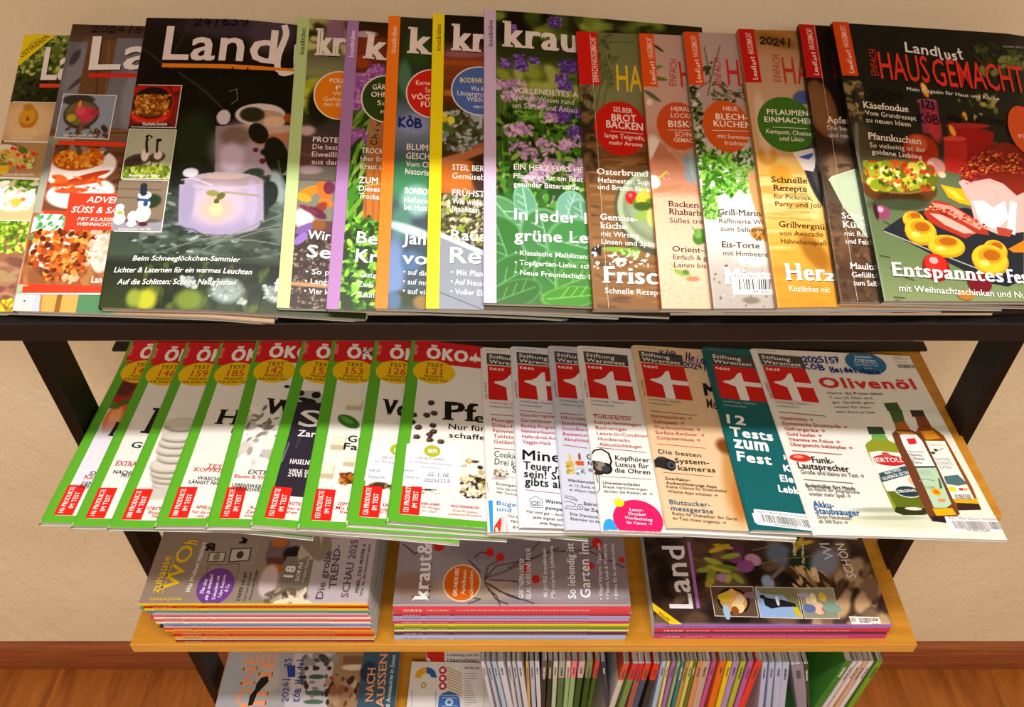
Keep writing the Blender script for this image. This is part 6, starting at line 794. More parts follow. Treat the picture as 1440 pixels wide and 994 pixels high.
{'name':'magazine','label':'cookery magazine with roast ham, candles and dumplings on a dark cover, rightmost on top tray','cat':'magazine','group':'cookery magazines on the top tray','tier':'top','x':0.2997,'s':-0.0086,'phi':0.0575,'W':0.2024,'H':0.2629,'t':0.0085,'rnd':0,'spine':'#1c1c14','bg':'#1c2418','paint':[['g',[[267.7,'#1a1f18'],[211.1,'#1c2018'],[153.9,'#1f2318'],[132.3,'#2c2c20'],[128.7,'#4c4834'],[117.2,'#5c6848'],[89.6,'#5c6c4c'],[42.5,'#64784c'],[0.29,'#7c8c60']]],['l',[[134,237.1],[143.8,224.4],[150.2,211.7]],0.67,'#4c5428',0.4],['l',[[165.2,227.4],[152.6,208.5],[141.6,188.6],[139.4,166.2]],0.67,'#4c5428',0.4],['l',[[140.4,250.8],[145,222.9]],0.67,'#4c5428',0.4],['l',[[184.6,244.4],[163.5,227.3]],0.73,'#4c5428',0.4],['s',135.1,215.6,194.2,248.8,40,1.35,4.4,['#5c6c30','#3c4c20','#7c8444','#2c3818'],2,None,91,0.3],['s',103,141.4,144.2,196.3,26,1.28,3.2,['#44501f','#6c7434','#a89c58'],1.5,None,92,0.5],['s',1.42,164.1,15.6,202.5,60,1.22,4.3,['#5c5038','#3c3828','#8a7848','#2c2c24','#a08854'],1.6,None,93,0.3],['b',7.9,145.7,11.6,18.3,1.23,'#4c4430',0.8],['l',[[4.9,160.8],[-1.28,117]],3.3,'#6c7060',0.4],['l',[[77.4,187.1],[74.2,154.1]],17.4,'#8c3848',0.04],['b',75.8,186.7,9.5,2.28,2.77,'#b05868',0.2],['b',77.7,163.6,6.7,17.5,2.44,'#b8343c',0.6],['l',[[114,163.2],[104.1,119.5]],42.8,'#981818',0.05],['b',111.1,163.7,21.7,2.91,2.43,'#a82c24',0.2],['b',110.1,152.5,13.9,9.6,2.27,'#a01414',0.6],['l',[[95.5,149.6],[89.2,116.6]],21.8,'#b82820',0.04],['b',95.2,150.3,11.3,2.55,2.25,'#d04838',0.2],['b',76.6,198.1,3.2,7.6,10.9,'#f0a020',0.3],['b',76.5,199.7,1.43,4.8,10.9,'#ffe080',0.4],['b',110.1,173.1,2.17,4.6,2.56,'#e8a828',0.3],['b',94.6,158.1,2.51,5.6,13.9,'#f0b030',0.3],['b',60.4,138.3,16.5,15.5,2.07,'#a82c14',0.1],['b',58.7,144.3,9,7.8,2.16,'#c85c30',0.5],['b',71.4,122.5,8.6,8.3,-20.1,'#c89088',0.2],['b',75.4,114.7,3.6,3,1.74,'#dcc8a0',0.3],['b',66.7,123.1,3.3,5.1,1.86,'#e0b0a8',0.6],['b',33.5,101.1,34.3,17.9,1.46,'#5c3818',0.05],['b',33,90.7,22.2,9.7,1.32,'#3c2410',0.4],['b',35.6,111.6,35.6,16.1,1.62,'#8a6430',0.04],['b',35.6,111.9,34,14.5,1.62,'#5c5818',0.15],['s',7.2,102,66.2,123,150,2.6,5.8,['#b0b830','#84981c','#d8cc48','#c85818','#5c6c14','#e8dc78','#b83c18','#98a824'],1.3,None,94,0.2],['s',9.4,102.7,62.4,122.3,60,0.97,2.27,['#d86028','#f0e8a0','#405010'],1.5,None,95,0.3],['b',30.5,85.9,30.1,4.8,1.23,'#3c4830',0.8],['b',13.1,78.1,7.1,6.7,0.77,'#8c4460',0.15],['b',11.7,80.9,2.78,2.56,0.79,'#d8a0b8',0.6],['b',7.5,79.3,2.15,8,0.67,'#3c1c1c',0.4]],'decals':[['P','food_picture',[[10.4,62.2],[28,73.3],[48.1,80],[90.4,84.1],[142.9,72.4],[129.5,18.8],[113.6,12.6],[96.9,15.5],[52.1,39.6]],'#20242c'],['L','food_picture',[[11.7,60.9],[50,44.2],[87.4,29.2],[101.5,21.7]],0.93,'#a8a8a0'],['E','food_picture',40,71.2,10.1,8.3,'#c88a14'],['E','food_picture',39.9,72.4,9.5,7.3,'#ecb428'],['E','food_picture',40.8,75.3,6.7,4.2,'#d8901c'],['E','food_picture',42.2,75.6,4.6,2.85,'#a85c10'],['E','food_picture',36.6,69.5,2.81,1.66,'#f8d060'],['E','food_picture',44.2,61.1,14.5,12.4,'#c88a14'],['E','food_picture',44.1,62.3,13.6,10.9,'#ecb428'],['E','food_picture',45,65.2,9.6,6.2,'#d8901c'],['E','food_picture',46.3,65.5,6.7,4.2,'#a85c10'],['E','food_picture',39.3,58.6,4,2.48,'#f8d060'],['E','food_picture',64.9,48.2,17.1,10.4,'#c88a14'],['E','food_picture',64.9,49.4,16.1,9.2,'#ecb428'],['E','food_picture',65.8,52.3,11.3,5.3,'#d8901c'],['E','food_picture',67.1,52.6,7.9,3.6,'#a85c10'],['E','food_picture',59.4,46.1,4.8,2.09,'#f8d060'],['E','food_picture',109.4,44.9,11.3,9.6,'#c88a14'],['E','food_picture',109.4,46.2,10.6,8.5,'#ecb428'],['E','food_picture',110.4,49,7.5,4.8,'#d8901c'],['E','food_picture',111.7,49.3,5.2,3.3,'#a85c10'],['E','food_picture',105.6,43,3.1,1.92,'#f8d060'],['E','food_picture',102.6,36.3,17,14.3,'#c88a14'],['E','food_picture',102.5,37.5,16,12.6,'#ecb428'],['E','food_picture',103.5,40.3,11.2,7.2,'#d8901c'],['E','food_picture',104.9,40.7,7.8,4.9,'#a85c10'],['E','food_picture',96.8,33.5,4.7,2.85,'#f8d060'],['P','food_picture',[[50.1,78.4],[63,90.7],[78.2,87],[104.5,68.5],[107.1,59],[94.6,60.4],[83.9,55.5],[63.7,64.5],[54,70.6]],'#a83020'],['P','food_picture',[[59.3,88.2],[77.8,85.4],[102.9,68.4],[99.4,63.6],[80.2,74.3],[64.3,81.9]],'#e0907c'],['P','food_picture',[[55.6,78.2],[66.5,77.2],[86.4,66.5],[94.6,60.4],[83.4,60.2],[67.6,67.8]],'#e8a898'],['P','food_picture',[[71.7,105.4],[84.8,102.5],[95,101.1],[97.2,85.9],[86.4,88],[76.4,93.4]],'#f0a414'],['P','food_picture',[[74.4,102.7],[84.3,100],[91.8,90.6],[84.1,92]],'#f8c838'],['P','food_picture',[[89.3,108.3],[115,120.6],[155.6,121.9],[140.8,62.7],[116.8,59.2],[96.4,68.3],[96,87.4]],'#e8a8a0'],['P','food_picture',[[91.7,111.6],[107.4,130.3],[123.9,144.3],[143.3,148.4],[161.2,144],[150.2,100.2],[142.3,96.7],[131.8,107.9],[119.7,112.5],[100.8,108.6]],'#7c2014'],['P','food_picture',[[98.3,90.7],[109.8,91],[116.4,84.7],[129.5,91.5],[128.9,75.3],[114.7,63.9],[101.6,70]],'#fbe8ea'],['P','food_picture',[[134.5,91.6],[140.7,90.1],[131.5,59.4],[124.1,62.5]],'#f8dcdc'],['P','food_picture',[[115.5,67.1],[131,64.2],[126.2,57.7],[115.2,59.1]],'#a84030'],['P','food_picture',[[121.9,46.7],[138.8,54.8],[136.1,43.7],[126,43.6]],'#e87814'],['S','food_picture',93.5,112.5,155.3,125.2,9.8,21.3,260,0.82,2.29,['#a83018','#c84830','#8c1c10','#d86c28','#5c1410','#e08c40','#b02838'],5],['S','food_picture',52.5,82.5,106.4,66.1,2.38,5.7,80,0.63,1.9,['#c84830','#8c1c10','#e8a878','#e06c50','#b83828'],6],['E','food_picture',51.1,28.9,12.1,12.1,'#8c1010'],['E','food_picture',51.2,32.2,10,8.7,'#c42420'],['E','food_picture',49.9,35,4,3.1,'#f0a098'],['E','food_picture',87.4,15.5,11,9.3,'#6c1420'],['E','food_picture',72.5,4.9,7.8,4.6,'#a86c28'],['L','food_picture',[[11.9,69.9],[29.8,59.3]],0.62,'#2c3c1c'],['L','food_picture',[[2.96,39.1],[11.7,37.4]],0.61,'#2c3c1c'],['L','food_picture',[[10,28.6],[12,27.1]],0.61,'#2c3c1c'],['L','food_picture',[[20.5,20.4],[29,17.4]],0.61,'#2c3c1c'],['L','food_picture',[[8,2.98],[17.6,2.08]],0.6,'#2c3c1c'],['L','food_picture',[[9,0.33],[16.3,-0.28]],0.6,'#2c3c1c'],['T','title',34.3,209,36.4,235.8,6.9,'EINFACH','#b83424','c',None],['T','title',36.2,206.8,83.4,204.9,27.1,'HAUS','#e03828','c',None],['T','title',86.8,202.6,177.9,199.7,27.3,'GEMACHT','#e03828','c',None],['T','masthead',65.2,235.6,95.5,232.8,10.5,'Land','#e8e4dc','b',None],['H','masthead',96.7,229.6,123.2,231.2,11.5,'lust','#e8e4dc',1.8],['T','cover_text',58.5,195.9,147.4,190.1,3.6,'Mein Magazin für Haus und Küche','#e0dcd4','b',None],['T','cover_text',165,246.7,187.2,247.8,2.02,'Sankta 2024','#b0aca0','n',None],['H','handwriting',21.1,186,55,184.4,9.6,'2024','#0c0c10',1.4],['H','handwriting',68.8,178.8,82.2,177.8,8.1,'123','#0a0c30',1.4],['H','handwriting',64.2,163.8,83.8,163.8,9.4,'KÖB','#0c0c30',1.4],['H','handwriting',93.3,165.8,162.9,166.5,7.9,'Heidelsheim','#08080c',1.4],['T','cover_text',13.5,176.4,55.5,173.8,6.6,'Käsefondue','#f0e8d8','s',None],['T','cover_text',14.4,169.5,61.3,165.7,4.7,'Vom Grundrezept','#e8e0d0','n',None],['T','cover_text',13.5,162.5,54.7,159.5,4.7,'zu neuen Ideen','#e8e0d0','n',None],['T','cover_text',12.5,146.1,61.3,142.6,6.5,'Pfannkuchen','#f0e0d0','s',None],['T','cover_text',12.5,138.2,63.6,135.1,4.6,'So vielseitig ist der','#dcd4c4','n',None],['T','cover_text',13.1,132,58.9,128.3,4.6,'goldene Liebling','#dcd4c4','n',None],['E','badge',165.5,161.1,15.9,24.5,'#d85420'],['T','badge',158.2,152.8,170.7,153.5,3.8,'POST','#f0e0d0','b',None],['T','headline',11.6,21.4,109.4,16.2,11.9,'Entspanntes','#fcfaf4','S',1],['T','headline',113.6,15.9,136.6,14.8,12.1,'Fest','#fcfaf4','S',1],['T','cover_text',13.8,8,133.2,1.71,5.4,'mit Weihnachtsschinken und Nuss','#f4f4ec','n',None],['P','red_tab',[[-0.2,207.9],[15,207.9],[15,262.9],[-0.2,262.9]],'#d04818'],['H','red_tab',11.2,210.9,11.2,234.9,4.2,'Landlust','#f0e0d0',0.7],['T','red_tab',11.2,236.9,11.2,258.9,5.0,'HAUSGEMACHT','#f0d0b8','c',None]],'insets':[],'vis':0.2024},
{'name':'magazine','label':'green edged product test magazine with orange fruit on its cover, leftmost on the middle shelf','cat':'magazine','group':'red and green product test magazines on the middle shelf','tier':'mid','x':-0.4828,'s':-0.0123,'phi':-0.0268,'W':0.2062,'H':0.2714,'t':0.0054,'rnd':0.006,'spine':'#4c9420','bg':'#ece9e2','paint':[['b',39.2,187.8,25,24,1.54,'#7c1418',0.4],['b',18.3,183.4,16.6,24,1.54,'#a82020',0.4],['b',30.4,142.6,16.1,26.3,1.54,'#e85818',0.15],['b',25.1,149.7,8.1,11.5,1.54,'#f8a060',0.7],['b',13.5,166.1,13.4,4.7,-30.4,'#4c7c20',0.3],['b',31.4,170.4,13.4,4,32.4,'#3c6c1c',0.3],['b',21.1,191.2,11.1,12.2,1.54,'#50241c',0.5],['b',32.4,80.3,33.3,56.9,1.54,'#e4e2ec',0.7]],'decals':[['OKO','146','146'],['T','headline',28.8,117.6,45.3,116.3,20.5,'M','#15130f','S',None],['T','cover_text',28.9,61.4,52.6,60.8,5.7,'EXTRA','#4c4438','s',None],['T','cover_text',24.5,56.8,54.4,55.7,5,'Kinderp','#c83c34','s',None],['T','cover_text',25.2,48.6,59.9,47.7,4.3,'DEN BESTEN','#2c2824','b',None],['T','cover_text',24,44.2,59.3,42.7,4.3,'SCHERZEN','#2c2824','b',None]],'insets':[],'vis':0.0437,'res':1.6},
{'name':'magazine','label':'green edged product test magazine with a black capital I, second from the left','cat':'magazine','group':'red and green product test magazines on the middle shelf','tier':'mid','x':-0.4453,'s':-0.0204,'phi':-0.0158,'W':0.2043,'H':0.2688,'t':0.0054,'rnd':0.006,'spine':'#4c9420','bg':'#ece9e2','paint':[],'decals':[['OKO','146','146'],['T','headline',31.4,124.6,44.9,123.5,38,'I','#15130f','S',None],['T','cover_text',26,103.2,60.4,99.7,8.5,'Gold','#1c1a16','b',None],['T','cover_text',18.4,77.9,57.7,76,6.4,'EXTRAHEFT','#b83c34','s',None],['T','cover_text',19.7,67,61.4,64.5,4.7,'NACHHALTIG','#2c2824','b',None],['T','cover_text',30,62.1,57.9,60,4.6,'MIT HAND','#2c2824','b',None]],'insets':[],'vis':0.0482,'res':1.6},
{'name':'magazine','label':'green edged product test magazine with a stack of grey cotton pads','cat':'magazine','group':'red and green product test magazines on the middle shelf','tier':'mid','x':-0.4046,'s':-0.0264,'phi':-0.0209,'W':0.2042,'H':0.2687,'t':0.0054,'rnd':0.006,'spine':'#4c9420','bg':'#ece9e2','paint':[['b',49.4,54.2,20.9,8.3,1.2,'#8c8478',0.15],['b',48.7,56.6,21,8.3,1.2,'#c4bcae',0.12],['b',48.4,57.6,18.9,6.7,1.2,'#d8d2c6',0.3],['b',45.8,61.9,20.8,8.4,1.2,'#8c8478',0.15],['b',45,64.4,20.9,8.4,1.2,'#c4bcae',0.12],['b',44.7,65.3,18.8,6.8,1.2,'#d8d2c6',0.3],['b',42.1,69.7,20.9,9.2,1.2,'#8c8478',0.15],['b',41.3,72.2,21,9.2,1.2,'#c4bcae',0.12],['b',41,73.1,18.9,7.4,1.2,'#d8d2c6',0.3],['b',38.1,78.5,20.1,10.6,1.2,'#8c8478',0.15],['b',37.3,81.1,20.1,10.7,1.2,'#c4bcae',0.12],['b',37,82,18.1,8.6,1.2,'#d8d2c6',0.3],['b',41.9,90.6,20.3,9.5,1.2,'#8c8478',0.15],['b',41.1,93.2,20.3,9.5,1.2,'#c4bcae',0.12],['b',40.8,94.2,18.3,7.6,1.2,'#d8d2c6',0.3],['b',37.6,100.4,19.9,8.9,1.2,'#8c8478',0.15],['b',36.8,103.1,20,9,1.2,'#c4bcae',0.12],['b',36.5,104,18,7.2,1.2,'#d8d2c6',0.3],['b',37.1,110.5,20.1,8.4,1.2,'#8c8478',0.15],['b',36.3,113.1,20.1,8.4,1.2,'#c4bcae',0.12],['b',36,114.2,18.1,6.7,1.2,'#d8d2c6',0.3],['b',37.1,119,19.7,7.8,1.2,'#8c8478',0.15],['b',36.3,121.7,19.7,7.8,1.2,'#c4bcae',0.12],['b',36,122.7,17.8,6.3,1.2,'#d8d2c6',0.3],['b',35.8,136.3,20.5,9.4,1.2,'#8c8478',0.15],['b',35,139.1,20.5,9.5,1.2,'#c4bcae',0.12],['b',34.6,140.1,18.5,7.6,1.2,'#d8d2c6',0.3],['b',35.9,42.6,26.8,8.2,1.2,'#c8c4bc',0.8]],'decals':[['OKO','159','180'],['T','headline',49.4,139.4,68.4,137.7,31.4,'M','#15130f','S',None],['T','cover_text',49.7,111.7,65.5,110.7,10,'D','#1c1a16','b',None],['T','cover_text',33.2,22.5,60,20.2,4,'OBSTGAR','#b83c34','b',None],['T','cover_text',35.9,17.3,64,15,3.7,'Biophenol','#b83c34','n',None],['T','cover_text',40.7,12.8,60.5,10.9,3.6,'Saison','#b83c34','n',None]],'insets':[],'vis':0.0549,'res':1.6},
{'name':'magazine','label':'green edged product test magazine headed with a black H and number 185','cat':'magazine','group':'red and green product test magazines on the middle shelf','tier':'mid','x':-0.3557,'s':-0.0285,'phi':-0.0037,'W':0.2012,'H':0.2647,'t':0.0054,'rnd':0.006,'spine':'#4c9420','bg':'#ece9e2','paint':[],'decals':[['OKO','185','180'],['T','headline',27.2,135.4,51.5,134.1,21.7,'H','#15130f','S',None],['T','cover_text',47.4,119.9,59.2,119,8.8,'U','#1c1a16','b',None],['T','cover_text',33.6,73.4,55.6,70.9,5.6,'TEST','#b83c34','s',None],['T','cover_text',21.3,68.9,66.6,66,5,'KOPFKISSEN','#b83c34','s',None],['T','cover_text',27.9,57.7,64.4,54.8,4.6,'WASCHBARE','#2c2824','b',None],['T','cover_text',20.4,52.7,60.7,49.8,4.5,'LÄNGST NICHT','#2c2824','b',None],['T','cover_text',36.4,21,58.9,18.8,4,'APFELSAFT','#b83c34','b',None],['T','cover_text',34.1,15.2,60.3,13.1,3.7,'Fast die Hälfte','#b83c34','n',None],['T','cover_text',38.7,10.6,56.8,8.4,3.6,'„sehr gut"','#b83c34','n',None]],'insets':[],'vis':0.0599,'res':1.6},
{'name':'magazine','label':'green edged product test magazine with white crumbled pieces and a black W','cat':'magazine','group':'red and green product test magazines on the middle shelf','tier':'mid','x':-0.3018,'s':-0.0336,'phi':0.0279,'W':0.2043,'H':0.2688,'t':0.0054,'rnd':0.006,'spine':'#4c9420','bg':'#ece9e2','paint':[['s',0.23,78.1,70.4,158.8,70,2.34,7.6,['#e0dcd6','#c4beb6','#f2f0ec','#a8a29a','#d4cec6'],2,None,101,0.3],['s',2.99,109.3,53.2,160.4,20,1.81,4.2,['#8a847c','#6c665e'],2.5,None,102,0.4]],'decals':[['OKO','142','142'],['T','headline',28.9,150.8,63.6,147.1,23.1,'W','#15130f','S',None],['E','headline',48.9,192.4,3.1,2.22,'#15130f'],['T','cover_text',29.3,65.5,55.8,64.5,5.6,'EXTRA','#4c4438','s',None],['T','cover_text',15.8,60.4,56.8,58.4,4.6,'Bauen & Wohn','#c83c34','s',None],['T','cover_text',16.3,48.8,51.6,47.1,4.5,'LEBENSWERTE','#2c2824','b',None],['T','cover_text',18.2,44,52.4,42.4,4.5,'LEBENSWERK','#2c2824','b',None],['T','cover_text',39.9,21.6,56.2,20.9,3.7,'RATG','#b83c34','b',None],['T','cover_text',36.3,16.3,57.2,15.2,3.7,'Zeit und','#b83c34','n',None],['T','cover_text',35.9,11.7,55.6,11.1,3.7,'einen Tag','#b83c34','n',None]],'insets':[],'vis':0.0633,'res':1.6},
{'name':'magazine','label':'green edged product test magazine with dark aubergine cover and a white S','cat':'magazine','group':'red and green product test magazines on the middle shelf','tier':'mid','x':-0.2571,'s':-0.0333,'phi':-0.0191,'W':0.2041,'H':0.2686,'t':0.0054,'rnd':0.006,'spine':'#4c9420','bg':'#ece9e2','paint':[],'decals':[['P','aubergine_picture',[[10.4,167.1],[42.6,169],[65.6,37.7],[-3.4,38.4],[4.8,51.9]],'#2c2634'],['E','aubergine_picture',21.4,177.6,13,5,'#dcd8d4'],['P','aubergine_picture',[[11.1,183.5],[34.3,186.8],[41.2,169.5],[11.1,167.2]],'#b8b4ac'],['E','aubergine_picture',14.3,180.3,4.1,4.3,'#1c1a1c'],['E','aubergine_picture',25.6,169.2,7.7,4.3,'#1c1a1c'],['E','aubergine_picture',31.5,179.8,5.2,5.1,'#1c1a1c'],['E','aubergine_picture',18.6,171.8,5.1,2.86,'#1c1a1c'],['L','aubergine_picture',[[16.1,107.1],[14.1,80.9]],1.72,'#6c6478'],['L','aubergine_picture',[[27.4,139.2],[24.6,101.6]],2.38,'#3c3648'],['OKO','153','153'],['T','headline',20.6,132.1,44.4,132.5,24,'S','#f0ece8','s',None],['T','cover_text',23,117.4,51.5,118.4,8.7,'Zarte','#f0ece8','b',None],['T','cover_text',22.2,79.3,50.9,79.6,6.3,'HASELNUSS','#f0ece8','s',None],['T','cover_text',23.6,67.8,53,68.2,4.6,'VIELE SEHR','#f0ece8','b',None],['T','cover_text',23.7,62.5,53.9,63.1,4.6,'ZWEI SEHR','#f0ece8','b',None],['T','cover_text',32.5,26.9,53.5,26.9,4,'ROTKOHL','#b83c34','b',None],['T','cover_text',30.3,21.4,54.5,21.2,3.7,'Bei zwei','#b83c34','n',None],['T','cover_text',28.6,16.6,53.1,16.5,3.7,'sehen wir','#b83c34','n',None]],'insets':[],'vis':0.0529,'res':1.6},
{'name':'magazine','label':'green edged product test magazine with feta cubes and a basil leaf','cat':'magazine','group':'red and green product test magazines on the middle shelf','tier':'mid','x':-0.2103,'s':-0.0368,'phi':0.0208,'W':0.2052,'H':0.27,'t':0.0054,'rnd':0.006,'spine':'#4c9420','bg':'#ece9e2','paint':[['l',[[27.4,167.1],[45.6,167.4]],17.2,'#c8b89c',0.1],['l',[[27,170.6],[45.1,171.7]],11.2,'#ece4cc',0.1],['l',[[19,110.1],[34.3,110.1]],19.6,'#c8b89c',0.1],['l',[[18.5,113.4],[33.8,114.1]],12.8,'#ece4cc',0.1],['l',[[34.8,85.5],[46.5,85.2]],12.3,'#c8b89c',0.1],['l',[[34.4,88.7],[46,89]],8,'#ece4cc',0.1],['l',[[12.7,70.8],[26.2,70.6]],17.5,'#c8b89c',0.1],['l',[[12.3,73.9],[25.7,74.3]],11.4,'#ece4cc',0.1],['l',[[1.03,95.2],[11.8,93.5]],15,'#c8b89c',0.1],['l',[[0.36,99.1],[11.2,97.4]],12.7,'#ece4cc',0.1],['l',[[33.7,62.6],[46.6,64.8]],15.2,'#7c3c10',0.1],['s',31.9,55.2,48.9,70.8,30,1.09,2.45,['#b86c20','#5c2808','#c88838'],1.4,None,103,0.3],['b',33.4,141.6,13.7,7.8,-32.4,'#2c6820',0.12],['b',31.7,143.5,9,3.6,-32.4,'#58a040',0.4]],'decals':[['OKO','153','153'],['H','handwriting',37.8,249.6,51.2,248.1,8.6,'20','#1c1c3c',1.2],['T','headline',35.8,112.6,58.8,112,9.3,'Gut','#15130f','b',None],['T','headline',32.6,101.8,59.9,100.9,9.1,'Fast','#15130f','b',None],['T','cover_text',35.6,29.2,55.3,28.3,4,'LEIMTUBE','#b83c34','b',None],['T','cover_text',34,23.9,53.6,23,4,'Mit Bio','#b83c34','n',None],['T','cover_text',39.1,19.7,51.8,18.3,3.7,'kein','#b83c34','n',None]],'insets':[],'vis':0.0569,'res':1.6},
{'name':'magazine','label':'green edged product test magazine headed with a black V beneath a library label','cat':'magazine','group':'red and green product test magazines on the middle shelf','tier':'mid','x':-0.1636,'s':-0.0325,'phi':0.0053,'W':0.2023,'H':0.2661,'t':0.0054,'rnd':0.006,'spine':'#4c9420','bg':'#ece9e2','paint':[['b',27.3,49.1,10.5,4.8,5.3,'#50341c',0.25],['s',19.9,46.3,42,52.1,16,0.81,2.16,['#382010','#a88858'],1.5,None,104,0.3]],'decals':[['OKO','126','126'],['T','headline',20.1,147,48,146.6,23.4,'Vo','#15130f','S',None],['P','library_label',[[13.3,106],[51.4,106],[50.9,53.2],[11.9,54.4]],'#e4e6ee'],['E','library_label',42,98.4,8,7.8,'#a8b828'],['T','library_label',38.9,94.2,44.4,94.4,5.9,'IB','#f4f4e0','b',None],['T','library_label',27,84.6,48.2,84.8,3.8,'DIE BÜCHE','#8c8c98','n',None],['T','library_label',19.3,78.8,48.7,79.1,3.5,'St. Philippus','#9c9ca8','n',None],['T','library_label',15.4,66.4,27.9,66.4,3.4,'Heft Nr.','#6c6c7c','n',None],['T','library_label',15.3,58.4,33.6,58.3,3.4,'Zugangs Nr.','#6c6c7c','n',None],['T','cover_text',33.8,23.6,46.4,23.6,4.1,'KAFFEE','#b83c34','b',None],['T','cover_text',28.7,18.5,49.3,18,3.7,'Kinder und','#b83c34','n',None],['T','cover_text',31.5,14.7,45,14.2,3.7,'für Gäste','#b83c34','n',None]],'insets':[],'vis':0.05,'res':1.6},
